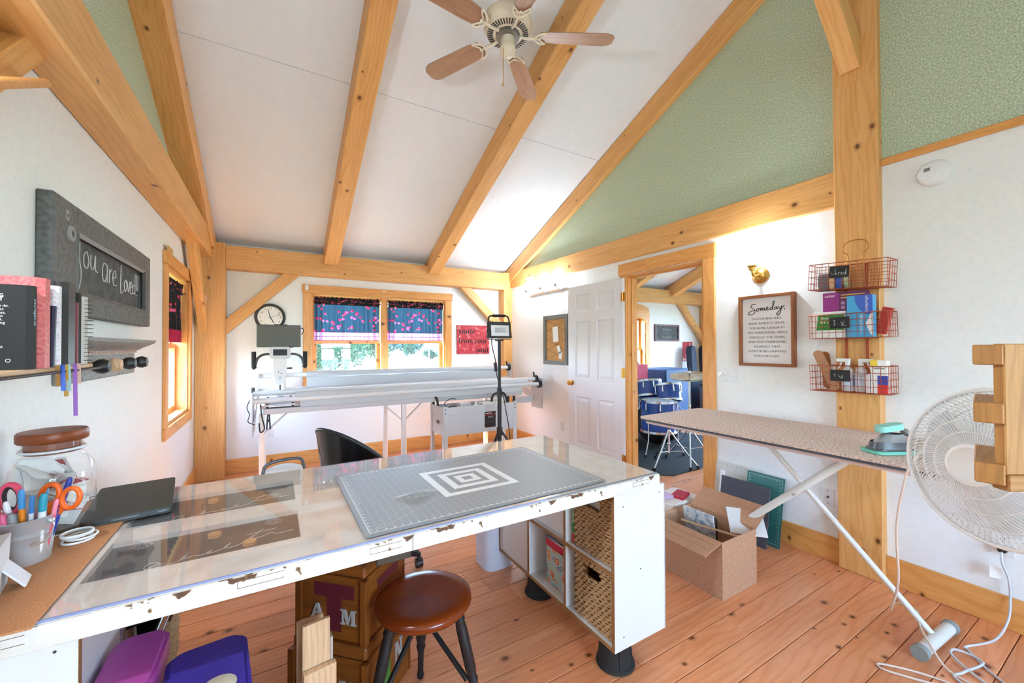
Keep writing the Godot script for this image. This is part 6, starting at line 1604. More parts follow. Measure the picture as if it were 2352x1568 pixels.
func build_right_near() -> void:
	# pedestal fan
	var o := thing("pedestal_fan", "white pedestal fan at the picture's edge behind a wooden rack", "fan", V(2.70, 0, 5.10))
	var c := V(-0.15, 1.0, -0.115)
	var ax := V(-0.93, 0.1, -0.36).normalized()
	var s := ax.cross(Vector3.UP).normalized()
	var xf := Transform3D(Basis(s, ax, s.cross(ax)), c)
	var wf := mk("fanwhite", "f0efec", 0.4)
	var R := 0.228
	var prof := func(t: float, dome: float) -> Vector2: return Vector2(R * t, dome * (1.0 - pow(t, 2.2)))
	for side in [[0.1, "front_guard"], [-0.085, "rear_guard"]]:
		var g := sh0()
		for k in 96:
			var a := TAU * k / 96
			var p := []
			for j in 6:
				var q: Vector2 = prof.call(lerpf(0.26, 1.0, j / 5.0), side[0])
				var aa: float = a + (1.0 - j / 5.0) * 0.5
				p.append(xf * V(cos(aa) * q.x, q.y, sin(aa) * q.x))
			g.tube(p, 0.0019, 4)
		for t in [0.42, 0.6, 0.8]:
			var q: Vector2 = prof.call(t, side[0])
			var p := []
			for k in 40: p.append(xf * V(cos(TAU * k / 40) * q.x, q.y, sin(TAU * k / 40) * q.x))
			g.tube(p, 0.0024, 5, true)
		obj(side[1], g, wf, o)
	var rim := []
	for k in 48: rim.append(xf * V(cos(TAU * k / 48) * R, 0, sin(TAU * k / 48) * R))
	obj("rim", sh0().tube(rim, 0.007, 8, true), wf, o)
	obj("badge", sh0().lathe([Vector2(0.062, 0.09), Vector2(0.06, 0.1), Vector2(0.05, 0.104), Vector2(0.046, 0.1), Vector2(0, 0.1)], 30, xf), wf, o)
	for k in 3:
		var a := TAU * k / 3 + 0.3
		obj("fan_blade", sh0().sheet(func(u, v):
			var r: float = lerpf(0.03, 0.19, u)
			var aa: float = a + (v - 0.5) * lerpf(0.9, 1.3, u)
			return xf * V(cos(aa) * r, (v - 0.5) * 0.05, sin(aa) * r), 8, 6, 0.002), mk("fanblade", "e4e6e8", 0.3), o)
	obj("motor", sh0().lathe([Vector2(0, -0.2), Vector2(0.05, -0.195), Vector2(0.07, -0.16), Vector2(0.07, -0.09), Vector2(0.03, -0.06), Vector2(0.02, 0.02), Vector2(0, 0.02)], 24, xf), wf, o)
	obj("pole", sh0().cyl(V(0, 0.02, 0), V(0, 0.9, 0), 0.016), wf, o)
	obj("neck", sh0().tube([V(0, 0.88, 0), V(-0.01, 0.95, -0.02), c - ax * 0.13], 0.022, 10), wf, o)
	obj("base", sh0().lathe([Vector2(0, 0), Vector2(0.19, 0), Vector2(0.19, 0.012), Vector2(0.05, 0.03), Vector2(0, 0.032)], 36), wf, o)
	# wooden rack at the very edge
	var F := V(0.5087, 0, -0.8609)
	var Rr := V(0.8609, 0, 0.5087)
	var cam := V(0.6973, 0, 5.2845)
	var at := func(u: float, y: float, d: float) -> Vector3: return cam + F * d + Rr * (d * (u - 1176.0) / 921.5) + V(0, y, 0)
	var k := thing("wooden_rack", "rough wooden rack with stub slats at the picture's edge", "rack", Vector3.ZERO)
	var b0: Vector3 = at.call(2292.0, 0.0, 0.8)
	obj("upright", sh().bar(b0 + Rr * 0.055 + V(0, 1.108, 0), b0 + Rr * 0.055 + V(0, 1.366, 0), 0.11, 0.02, F, 0.002), mats.cratewood, k)
	obj("end_board", sh().bar(b0 + Rr * 0.065 + V(0, 1.075, 0) + F * 0.004, b0 + Rr * 0.065 + V(0, 1.107, 0) + F * 0.004, 0.12, 0.03, F, 0.002), mats.cratewood, k)
	obj("rack_leg", sh().bar(b0 + Rr * 0.14 + F * 0.02, b0 + Rr * 0.14 + F * 0.02 + V(0, 1.36, 0), 0.06, 0.03, F, 0.002), mats.cratewood, k)
	var dv := (F + Rr * 1.165).normalized()
	for y in [1.344, 1.228, 1.108]:
		var e: Vector3 = at.call(2268.0, y, 0.8)
		obj("slat", sh().bar(e, e + dv * 0.22, 0.04, 0.04, Vector3.UP, 0.002), mats.cratewood, k)
	# cords below the fan
	tag(obj("fan_cord", sh0().tube(spline([V(W - 0.025, 0.375, 4.81), V(W - 0.05, 0.32, 4.815), V(W - 0.03, 0.25, 4.83), V(W - 0.028, 0.16, 4.834), V(W - 0.06, 0.06, 4.83), V(3.55, 0.006, 4.81), V(3.38, 0.006, 4.755), V(3.353, 0.006, 4.767), V(3.27, 0.006, 4.83), V(3.2, 0.006, 4.9), V(3.15, 0.006, 4.86), V(3.23, 0.014, 4.745), V(3.3, 0.014, 4.74), V(3.29, 0.014, 4.82), V(3.15, 0.01, 4.79), V(3.08, 0.006, 4.79), V(3.0, 0.006, 5.0), V(2.75, 0.006, 5.2)], 7), 0.0048, 7), mk("cordwhite", "d4d4da", 0.5)), "white cord looping over the floor below the fan", "cord")
	var pl := thing("power_plug", "black power plug in the outlet behind the fan", "plug", V(W - 0.0085, 0.375, 4.81), -90)
	obj("plug_body", sh0().lathe([Vector2(0, 0), Vector2(0.016, 0), Vector2(0.018, 0.006), Vector2(0.014, 0.024), Vector2(0, 0.026)], 14, Transform3D(Basis(V(1, 0, 0), V(0, 0, 1), V(0, -1, 0)), Vector3.ZERO)), mats.black, pl)
	tag(obj("cord_tag", sh0().box(V(0.001, 0.055, 0.04), T(V(W - 0.03, 0.26, 4.79), 15)), mats.paper), "white printed tag on the fan cord", "tag")
func build_left_wall() -> void:
	# old door panel chalkboard, local +z off the wall
	var o := thing("chalkboard_panel", "grey door panel chalkboard reading you are Loved!!", "chalkboard", V(0, 1.697, 2.69), 90)
	var hw := 0.617
	var hh := 0.208
	var gp: Material = mats.greypaint
	var d := 0.045
	obj("stile", sh0().bx(V(-hw, -hh, 0), V(-hw + 0.19, hh, d), 0.004), gp, o); obj("stile", sh0().bx(V(hw - 0.13, -hh, 0), V(hw, hh, d), 0.006), gp, o)
	obj("rail", sh0().bx(V(-hw + 0.19, hh - 0.1, 0), V(hw - 0.13, hh, d), 0.004), gp, o); obj("rail", sh0().bx(V(-hw + 0.19, -hh, 0), V(hw - 0.13, -hh + 0.085, d), 0.004), gp, o)
	obj("slate", sh0().bx(V(-hw + 0.18, -hh + 0.07, 0.008), V(hw - 0.12, hh - 0.09, 0.022)), mats.chalk, o)
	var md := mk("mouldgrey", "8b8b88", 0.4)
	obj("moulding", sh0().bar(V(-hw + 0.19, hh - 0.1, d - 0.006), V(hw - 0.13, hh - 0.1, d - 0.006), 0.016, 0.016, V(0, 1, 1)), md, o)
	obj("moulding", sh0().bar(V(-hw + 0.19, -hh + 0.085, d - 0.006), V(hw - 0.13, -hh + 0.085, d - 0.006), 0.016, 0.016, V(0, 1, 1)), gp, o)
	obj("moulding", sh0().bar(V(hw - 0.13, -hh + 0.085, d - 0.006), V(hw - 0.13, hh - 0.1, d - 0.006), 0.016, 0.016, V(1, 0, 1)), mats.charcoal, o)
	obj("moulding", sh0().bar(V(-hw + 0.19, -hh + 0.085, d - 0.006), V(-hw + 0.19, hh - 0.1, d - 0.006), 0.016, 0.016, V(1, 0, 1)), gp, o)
	obj("keyhole_plate", sh0().prism(rrect(0.024, 0.04, 0.008), 0.004, T(V(-hw + 0.1, 0.15, d))), md, o)
	obj("keyhole", sh0().prism(ell(0.003, 0.006, 10), 0.002, T(V(-hw + 0.1, 0.15, d + 0.002))), mats.black, o)
	obj("knob_rose", sh0().lathe([Vector2(0.03, 0), Vector2(0.028, 0.006), Vector2(0.014, 0.008), Vector2(0.012, 0.004), Vector2(0, 0.004)], 20, Transform3D(Basis(V(1, 0, 0), V(0, 0, 1), V(0, -1, 0)), V(-hw + 0.13, 0.09, d))), md, o)
	obj("knob_hole", sh0().prism(ell(0.008, 0.012, 12), 0.002, T(V(-hw + 0.13, 0.09, d + 0.0045))), mats.black, o)
	var L := [[[0, 1.5], [0.05, 1.0], [0.4, 0.8], [0.6, 1.4]], [[0.62, 1.55], [0.6, 0.9], [0.75, 0.2], [0.5, -0.5], [0.3, -0.55]],
		[[1.25, 1.3], [1.0, 1.1], [1.0, 0.7], [1.3, 0.6], [1.45, 0.95], [1.25, 1.3]], [[1.65, 1.25], [1.65, 0.75], [1.95, 0.7], [2.1, 1.3], [2.1, 0.7], [2.35, 0.6]],
		[[3.4, 1.1], [3.0, 1.15], [2.85, 0.6], [3.1, 0.3], [3.4, 0.7], [3.4, 1.15], [3.42, 0.3]], [[3.65, 1.0], [3.68, 0.35], [3.7, 0.8], [4.0, 1.05]], [[4.1, 0.65], [4.5, 0.75], [4.4, 1.05], [4.1, 0.8], [4.2, 0.35], [4.6, 0.35]],
		[[5.2, 1.5], [5.15, 0.1], [5.6, 0.25]], [[5.9, 0.85], [5.65, 0.6], [5.8, 0.2], [6.05, 0.5], [5.9, 0.85]], [[6.1, 0.8], [6.3, 0.25], [6.5, 0.85]], [[6.55, 0.5], [6.85, 0.6], [6.75, 0.85], [6.55, 0.6], [6.65, 0.2], [6.9, 0.25]], [[7.3, 0.75], [7.0, 0.65], [7.0, 0.25], [7.3, 0.35]], [[7.35, 1.4], [7.32, 0.2]], [[7.6, 1.4], [7.58, 0.5]], [[7.58, 0.25], [7.58, 0.2]], [[7.85, 1.4], [7.83, 0.5]], [[7.83, 0.25], [7.83, 0.2]]]
	obj("chalk_lettering", strokes(L.map(func(l): return l.map(func(p): return [p[0] * 1.12, p[1]])), 0.098, 0.0022, T(V(-0.40, -0.06, 0.0225))), mk("chalkwhite", "cfcdc8", 0.95), o)
	# nail holes above it
	# knob rack with cornice
	var r := thing("knob_rack", "grey cornice shelf with four wooden knobs below the chalkboard", "coat rack", V(0, 1.30, 2.73), 90)
	var gw := noise_mat("greywood", ["6f6f6c", "8c8c88", "9c9c98"], [0.15, 0.5, 0.9], 0.02, 4.0, 0.6, 4, 46)
	obj("back_board", sh0().bx(V(-0.45, -0.075, 0), V(0.46, 0.05, 0.02), 0.004), gw, r)
	obj("cornice", sh0().prism(PackedVector2Array([Vector2(0, 0.05), Vector2(0.03, 0.05), Vector2(0.05, 0.065), Vector2(0.075, 0.075), Vector2(0.1, 0.09), Vector2(0.105, 0.105), Vector2(0, 0.105)]), 1.0, T(V(0, 0, 0)) * Transform3D(Basis(V(0, 0, 1), V(0, 1, 0), V(-1, 0, 0)), Vector3.ZERO)), gw, r)
	var tp := obj("tape_strip", sh0().bx(V(-0.45, 0.036, 0.0205), V(0.47, 0.051, 0.0275)), mk("tapecream", "e8cdb8", 0.6), r)
	for k in 60: obj("tape_bar", sh0().bx(V(-0.445 + k * 0.0152, 0.037, 0.0275), V(-0.438 + k * 0.0152, 0.05, 0.028)), mk("tapebrown", "6a3a34", 0.6), tp)
	for q in [[-0.35, false], [-0.2, true], [0.0, false], [0.2, false]]:
		obj("knob", sh0().lathe([Vector2(0, 0), Vector2(0.014, 0), Vector2(0.011, 0.02), Vector2(0.01, 0.05), Vector2(0.018, 0.06), Vector2(0.028, 0.075), Vector2(0.03, 0.09), Vector2(0.022, 0.108), Vector2(0, 0.113)], 20, Transform3D(Basis(V(1, 0, 0), V(0, 0, 1), V(0, -1, 0)), V(q[0], -0.01, 0.02))), mats.lightwood if q[1] else mats.black, r)
	# wire shelf with books
	var s := thing("wire_shelf", "black wire wall shelf with a wooden board holding books", "shelf", V(0, 1.312, 3.42))
	obj("board", sh().bx(V(0.004, -0.012, 0), V(0.175, 0.0, 0.9), 0.002), mats.lightwood, s)
	obj("front_wire", sh0().tube([V(0.0, -0.014, -0.01), V(0.19, -0.014, -0.01), V(0.19, -0.014, 0.91), V(0.0, -0.014, 0.91)], 0.004, 8), mats.black, s)
	for z in [0.25, 0.65]: obj("brace_wire", sh0().tube([V(0.19, -0.014, z), V(0.003, 0.09, z - 0.16)], 0.004, 8), mats.black, s)
	obj("wall_bar", sh0().bx(V(0, 0.08, -0.02), V(0.004, 0.1, 0.9)), mats.black, s)
	var bk := func(label: String, z1: float, z0: float, h: float, m: Material, x1: float, lean := 0.0) -> Node3D:
		var b := thing("book", label, "book", V(0.02, 1.3125, z0), 0.0, "books on the wire shelf")
		b.rotation_degrees.x = lean
		var th := z1 - z0
		var w := x1 - 0.02
		obj("cover", sh0().prism(PackedVector2Array([Vector2(0, 0), Vector2(w - th * 0.25, 0), Vector2(w, th * 0.25), Vector2(w, th * 0.75), Vector2(w - th * 0.25, th), Vector2(0, th), Vector2(0, th - 0.0025), Vector2(w - 0.012, th - 0.0025), Vector2(w - 0.012, 0.0025), Vector2(0, 0.0025)]), h, Transform3D(Basis(V(1, 0, 0), V(0, 0, 1), V(0, -1, 0)), V(0, h / 2, 0))), m, b)
		obj("pages", sh0().bx(V(0.004, 0.003, 0.0028), V(w - 0.013, h - 0.003, th - 0.0028)), mk("pages", "e0d8c8", 0.9), b)
		return b
	var b1: Node3D = bk.call("black book with white text facing the room", 3.845, 3.81, 0.205, mats.blackmatte, 0.185)
	var ln := ["ING", "EST", "", "everything we do.", "er, take risks", "so many of us,", "reserved for", "figured out.", "it's something", "to build.", "", "any of us", "and how", "ourselves", "it's filled", "fear-backed", "you", "power."]
	for k in ln.size():
		if ln[k]: text(ln[k], 0.0082 if k < 2 else 0.0052, mats.paper, b1, T(V(0.1 if k > 1 else 0.11, 0.178 - k * 0.0082, 0.0358)), "lettering", false, k < 2)
	text("courageous", 0.009, mk("spinetext", "9aaeb8", 0.5), b1, T(V(0.1657, 0.14, 0.018), 90, 0, -90), "spine_lettering")
	obj("logo", sh0().tube(_ring(V(0.128, 0.022, 0.0358), 0.004, 10, V(0, 0, 1)), 0.0007, 4, true), mats.paper, b1)
	bk.call("thick coral pink book embossed with leaves", 3.795, 3.742, 0.232, noise_mat("coral", ["c4595c", "d9716e", "e08580"], [0.2, 0.5, 0.85], 0.02, 9.0, 0.5, 3, 50), 0.187)
	bk.call("thin navy book with copper edging", 3.735, 3.718, 0.165, mk("navy", "23243e", 0.4), 0.186, -3.0)
	bk.call("white notebook printed with pink and violet flowers", 3.71, 3.678, 0.222, noise_mat("flowerbook", ["b0306a", "f0e8f0", "eef0f4", "cfe0e0", "c9a0cc"], [0.14, 0.26, 0.6, 0.78, 0.95], 0.035, 7.0, 0.5, 2, 51), 0.186)
	bk.call("thick black leather bible with silver gilt pages", 3.665, 3.575, 0.24, mk("leather", "2a2928", 0.4), 0.186)
	bk.call("burgundy book between the black ones", 3.567, 3.548, 0.19, mk("burgundy", "7a3540", 0.5), 0.18)
	bk.call("black hardback beside the spiral notebook", 3.543, 3.508, 0.222, mats.blackmatte, 0.175)
	var sp: Node3D = bk.call("spiral bound notebook at the end of the books", 3.5, 3.455, 0.215, mk("spiralgrey", "cfcac2", 0.7), 0.175)
	for k in 16: obj("spiral_ring", sh0().tube(_ring(V(0.158, 0.012 + k * 0.0127, 0.022), 0.013, 12, V(0, 1, 0)), 0.001, 5, true), mats.iron, sp)
	# ribbon markers hang from the books
	var rib := [["blue", "2a52a8", 3.70, 0.07, 8.0], ["pale aqua", "a9c8c4", 3.665, 0.075, 4.0], ["violet", "9a62b8", 3.62, 0.15, 6.0], ["peach", "eabfa8", 3.595, 0.06, -6.0], ["gold", "c89a3a", 3.68, 0.09, -4.0], ["tan", "b98a50", 3.73, 0.06, -14.0]]
	for q in rib:
		tag(obj("ribbon_marker", sh0().bar(V(0.193, 1.318, q[2]), V(0.195 + 0.001 * q[4], 1.318 - q[3], q[2] + 0.003 * q[4]), 0.001, 0.009, V(1, 0, -0.35)), col(q[1], 0.6)), q[0] + " ribbon marker hanging below the books", "ribbon", "ribbon markers")
func wire_box(s: Sh, lo: Vector3, hi: Vector3, n: Array) -> void:
	var r := 0.0016
	for k in n[2] + 1:
		var z := lerpf(lo.z, hi.z, float(k) / n[2])
		s.tube([V(hi.x, lo.y, z), V(lo.x, lo.y, z), V(lo.x, hi.y, z)], r, 5)
		s.cyl(V(hi.x, lo.y, z), V(hi.x, hi.y, z), r, -1.0, 5)
	for k in n[1] + 1:
		var y := lerpf(lo.y, hi.y, float(k) / n[1])
		var rr := 0.0026 if k == n[1] else r
		s.tube([V(hi.x, y, lo.z), V(lo.x, y, lo.z), V(lo.x, y, hi.z), V(hi.x, y, hi.z)], rr, 5)
		s.cyl(V(hi.x, y, lo.z), V(hi.x, y, hi.z), rr, -1.0, 5)
	for k in n[0] + 1:
		var x := lerpf(lo.x, hi.x, float(k) / n[0])
		s.cyl(V(x, lo.y, lo.z), V(x, hi.y, lo.z), r, -1.0, 5); s.cyl(V(x, lo.y, hi.z), V(x, hi.y, hi.z), r, -1.0, 5)
		s.cyl(V(x, lo.y, lo.z), V(x, lo.y, hi.z), r, -1.0, 5)
func build_baskets() -> void:
	var o := thing("wire_basket_rack", "copper red wire rack of three baskets on the tall post", "rack", V(3.684, 0, 4.273))
	var cp: Material = mats.copper
	obj("hanging_loop", sh0().tube(spline([V(-0.012, 1.82, -0.045), V(-0.012, 1.9, -0.035), V(-0.012, 1.93, -0.06), V(-0.012, 1.975, -0.05), V(-0.012, 1.99, 0), V(-0.012, 1.975, 0.05), V(-0.012, 1.93, 0.06), V(-0.012, 1.9, 0.035), V(-0.012, 1.82, 0.045)], 4), 0.0026, 6), mk("goldwire", "c08040", 0.35, 0.8), o)
	for z in [-0.05, 0.05]: obj("hanger_strap", sh0().bx(V(-0.01, 1.08, z - 0.006), V(-0.004, 1.84, z + 0.006)), cp, o)
	var defs := [[1.693, 1.845, "upper_basket", 3.0], [1.405, 1.545, "middle_basket", -1.0], [1.09, 1.243, "lower_basket", -1.0]]
	var words := [[[[0, 1], [0.3, 0.4], [0.7, 0.5]], [[1.0, 1.8], [1.0, 0.2], [1.3, 0.8], [1.5, 0.2]], [[1.8, 0.9], [1.85, 0.2], [1.9, 0.7], [2.2, 0.9]], [[2.4, 0.5], [2.8, 0.7], [2.6, 0.9], [2.4, 0.4], [2.9, 0.2]], [[3.5, 0.8], [3.1, 0.7], [3.2, 0.2], [3.5, 0.4], [3.6, 1.9], [3.6, 0.2]]],
		[[[0.4, 1.6], [1.0, 1.7]], [[0.7, 1.7], [0.7, 0.3]], [[0.4, 0.3], [1.1, 0.4]], [[1.6, 0.7], [1.6, 0.5]], [[2.2, 1.2], [3.0, 0.2]], [[3.2, 1.4], [2.4, 0.2], [3.6, 0.1]]],
		[[[0.3, 1.2], [0.8, 1.5]], [[0.6, 1.4], [0.7, 0.6]], [[1.5, 1.2], [1.9, 0.5], [2.3, 0.5], [2.5, 1.2], [2.4, 0.1]]]]
	for k in 3:
		var q: Array = defs[k]
		var s := sh0()
		wire_box(s, V(-0.148, q[0], -0.185), V(-0.012, q[1], 0.185), [4, 4, 11])
		var tilt := T(V(0, (q[0] + q[1]) * 0.5, 0), 0, q[3]) * T(V(0, -(q[0] + q[1]) * 0.5, 0))
		for i in s.v.size():
			s.v[i] = tilt * s.v[i]
			s.n[i] = tilt.basis * s.n[i]
		var b := obj(q[2], s, cp, o)
		var lb := obj("slate_label", sh0().box(V(0.003, 0.066, 0.095), tilt * T(V(-0.1525, (q[0] + q[1]) * 0.5 + 0.02, -0.03))), mats.blackmatte, b)
		obj("chalk_word", strokes(words[k], 0.02, 0.0007, tilt * T(V(-0.1545, (q[0] + q[1]) * 0.5, -0.068), -90)), mats.paper, b)
	var X0 := 3.684
	var Z0 := 4.273
	var put := func(called: String, label: String, cat: String, s: Sh, m: Material) -> Node: return tag(obj(called, s, m), label, cat, "supplies in the wire baskets")
	# tapes in the upper basket
	var tp := func(label: String, z: float, w: float, c: String, hole: bool):
		var t := thing("tape_roll", label, "tape", V(X0 - 0.075, 1.755 + (z - Z0) * 0.05, z), 14.0, "tape rolls in the upper basket")
		obj("roll", sh0().lathe([Vector2(0.036, 0), Vector2(0.054, 0), Vector2(0.055, 0.002), Vector2(0.055, w - 0.002), Vector2(0.054, w), Vector2(0.036, w), Vector2(0.036, 0)], 28, Transform3D(Basis(V(1, 0, 0), V(0, 0, 1), V(0, -1, 0)), V(0, 0, 0))), col(c, 0.45), t)
		obj("core", sh0().lathe([Vector2(0.034, 0), Vector2(0.0362, 0), Vector2(0.0362, w), Vector2(0.034, w), Vector2(0.034, 0)], 24, Transform3D(Basis(V(1, 0, 0), V(0, 0, 1), V(0, -1, 0)), V(0, 0, 0))), mats.cardboard, t)
	tp.call("grey duct tape roll in the upper basket", 4.115, 0.05, "6f6c70", false)
	tp.call("beige tape roll beside the grey one", 4.172, 0.024, "d8b48c", false)
	tp.call("blue tape roll in the upper basket", 4.203, 0.028, "2c5cae", true)
	tp.call("clear tape roll with a green core behind the blue one", 4.243, 0.02, "a8b890", true)
	# boxes of the middle basket
	var av := thing("label_box", "purple box of labels standing in the middle basket", "box", V(X0 - 0.05, 1.56, Z0 - 0.06), 4.0)
	obj("carton", sh0().bx(V(-0.03, -0.15, -0.08), V(0.03, 0.12, 0.13), 0.002), mk("plum", "6a1858", 0.45), av)
	obj("magenta_panel", sh0().bx(V(-0.0305, -0.14, -0.079), V(-0.03, 0.118, 0.0)), mk("plumlight", "9a2880", 0.45), av)
	text("AVERY", 0.012, mats.paper, av, T(V(-0.031, 0.098, -0.045), -90), "lettering", false, true)
	for k in 2: obj("yellow_line", sh0().bx(V(-0.0308, 0.098 - k * 0.016, 0.01), V(-0.0302, 0.104 - k * 0.016, 0.12)), mk("yel", "d8b040", 0.6), av)
	for k in 5: obj("icon_square", sh0().bx(V(-0.0308, 0.045 - (k / 3) * 0.026, 0.01 + (k % 3) * 0.03), V(-0.0302, 0.063 - (k / 3) * 0.026, 0.028 + (k % 3) * 0.03)), mk("iconlilac", "b88ab0", 0.6), av)
	var bl := thing("envelope_box", "bright blue envelope box with a torn corner in the middle basket", "box", V(X0 - 0.115, 1.408, Z0 + 0.055), -2.0)
	obj("carton", sh0().bx(V(-0.014, 0, -0.058), V(0.03, 0.238, 0.062), 0.002), mk("skyblue", "4aa8d8", 0.45), bl)
	obj("dark_panel", sh0().prism(PackedVector2Array([Vector2(-0.02, 0.237), Vector2(0.061, 0.237), Vector2(0.061, 0.125), Vector2(0.03, 0.13), Vector2(0.0, 0.16), Vector2(-0.018, 0.2)]), 0.001, Transform3D(Basis(V(0, 0, 1), V(0, 1, 0), V(-1, 0, 0)), V(-0.0147, 0, 0))), mk("royal", "3a62c0", 0.45), bl)
	text("officeWorks", 0.013, mats.paper, bl, T(V(-0.0155, 0.185, 0.035), -90, 0, -90), "lettering")
	text("White Security", 0.012, mats.paper, bl, T(V(-0.0152, 0.075, 0.01), -90, 0, -90), "lettering")
	obj("torn_edge", sh0().prism(PackedVector2Array([Vector2(0.062, 0.0), Vector2(0.045, 0.03), Vector2(0.03, 0.08), Vector2(0.044, 0.11), Vector2(0.05, 0.13), Vector2(0.062, 0.135)]), 0.0012, Transform3D(Basis(V(0, 0, 1), V(0, 1, 0), V(-1, 0, 0)), V(-0.0152, 0, 0))), mats.paper, bl)
	var gr := thing("paper_pack", "white and green pack reading These are all in the middle basket", "pack", V(X0 - 0.105, 1.408, Z0 - 0.09), 3.0)
	obj("pack", sh0().bx(V(-0.016, 0, -0.085), V(0.012, 0.155, 0.075), 0.002), mats.paper, gr)
	obj("green_panel", sh0().prism(PackedVector2Array([Vector2(-0.068, 0.045), Vector2(0.07, 0.045), Vector2(0.07, 0.135), Vector2(-0.058, 0.135)]), 0.001, Transform3D(Basis(V(0, 0, 1), V(0, 1, 0), V(-1, 0, 0)), V(-0.0167, 0, 0))), mk("packgreen", "2f8a2c", 0.5), gr)
	text("These\nare all", 0.014, mats.paper, gr, T(V(-0.0175, 0.105, -0.02), -90), "lettering", false, true)
	put.call("red_carton", "red and white carton tilted at the back of the middle basket", "box", sh0().box(V(0.03, 0.15, 0.045), T(V(X0 - 0.045, 1.50, Z0 + 0.14), 0, 14), 0.002), col("c03028"))
	# lower basket
	for q in [[-0.155, 0.30, -24.0, "broad wooden paddle leaning out of the lower basket"], [-0.125, 0.27, -4.0, "dark wooden paddle behind the broad one"]]:
		var p := thing("wooden_paddle", q[3], "paddle", V(X0 - 0.09 + (0.03 if q[2] > -10 else 0.0), 1.096, Z0 - 0.07 if q[2] < -10 else Z0 - 0.12), -90.0)
		p.rotation_degrees.z = -q[2] if q[2] < -10 else 6.0
		obj("blade", sh().prism(rrect(0.05, q[1] * 0.85, 0.024), 0.012, T(V(0, q[1] * 0.425, 0)), true), mats.frame_brown if q[2] > -10 else wood_mat("paddle", tex.plain, 0.8, 0.2, 0.5, "c08a62"), p)
	for k in 2:
		var sb := thing("spray_bottle", ["clear spray bottle nearer the paddles in the lower basket", "clear spray bottle nearer the starch box in the lower basket"][k], "spray bottle", V(X0 - 0.075, 1.094, Z0 - 0.02 + k * 0.062), -90.0 + 180.0 * (1 - k), "spray bottles in the lower basket")
		obj("bottle", sh0().lathe([Vector2(0, 0), Vector2(0.026, 0), Vector2(0.029, 0.006), Vector2(0.029, 0.1), Vector2(0.025, 0.125), Vector2(0.012, 0.14), Vector2(0.012, 0.152)], 20), mats.frosted, sb)
		obj("label", sh0().lathe([Vector2(0.0293, 0.03), Vector2(0.0293, 0.085)], 20), mk("sprlabel", "c8d0e0", 0.5), sb)
		obj("neck", sh0().cyl(V(0, 0.15, 0), V(0, 0.172, 0), 0.013), mats.white, sb)
		obj("trigger_head", sh0().bx(V(-0.012, 0.17, -0.009), V(0.055, 0.19, 0.009), 0.003), mats.white, sb)
		obj("trigger", sh0().bar(V(0.028, 0.17, 0), V(0.045, 0.13, 0), 0.008, 0.006), mats.white, sb)
	var fl := thing("starch_box", "white yellow and blue starch box in the lower basket", "box", V(X0 - 0.09, 1.094, Z0 + 0.125), 0.0)
	obj("carton", sh0().bx(V(-0.02, 0, -0.03), V(0.03, 0.185, 0.04), 0.002), mats.paper, fl)
	obj("yellow_top", sh0().bx(V(-0.0206, 0.15, -0.0305), V(0.0, 0.1855, 0.0)), mk("yel2", "f0d040", 0.5), fl)
	obj("red_foot", sh0().bx(V(-0.0206, 0.0, -0.0), V(0.0, 0.05, 0.0405)), col("d83028"), fl)
	obj("blue_patch", sh0().bx(V(-0.0206, 0.05, 0.0), V(0.0, 0.1, 0.0405)), mk("patchblue", "3a3f98", 0.5), fl)
	text("Faultless", 0.009, mats.charcoal, fl, T(V(-0.0212, 0.14, 0.005), -90), "lettering", false, true)
	put.call("white_packet", "plain pinkish packet between the bottles and starch box", "packet", sh0().bx(V(X0 - 0.12, 1.094, Z0 + 0.075), V(X0 - 0.07, 1.2, Z0 + 0.092), 0.002), mk("pinkpack", "e0cdc8", 0.6))
func drum(o: Node3D, called: String, c: Vector3, r: float, h: float, tilt: float, yaw: float) -> void:
	var xf := T(c, yaw, 0, tilt)
	var b := obj(called, sh0().lathe([Vector2(r, 0), Vector2(r, h)], 36, xf), mats.drumblue, o)
	obj("drum_head", sh0().lathe([Vector2(0, h + 0.004), Vector2(r, h + 0.004)], 36, xf), mk("drumhead", "d8e4ee", 0.35), b)
	for y in [0.0, h]: obj("hoop", sh0().lathe([Vector2(r + 0.002, y - 0.014), Vector2(r + 0.014, y - 0.014), Vector2(r + 0.014, y + 0.014), Vector2(r + 0.002, y + 0.014)], 36, xf), mats.chrome, b)
	for k in 8:
		var a := TAU * k / 8
		obj("lug", sh0().cyl(xf * V(cos(a) * (r + 0.014), h - 0.1, sin(a) * (r + 0.014)), xf * V(cos(a) * (r + 0.014), h - 0.02, sin(a) * (r + 0.014)), 0.01, -1.0, 8), mats.chrome, b)
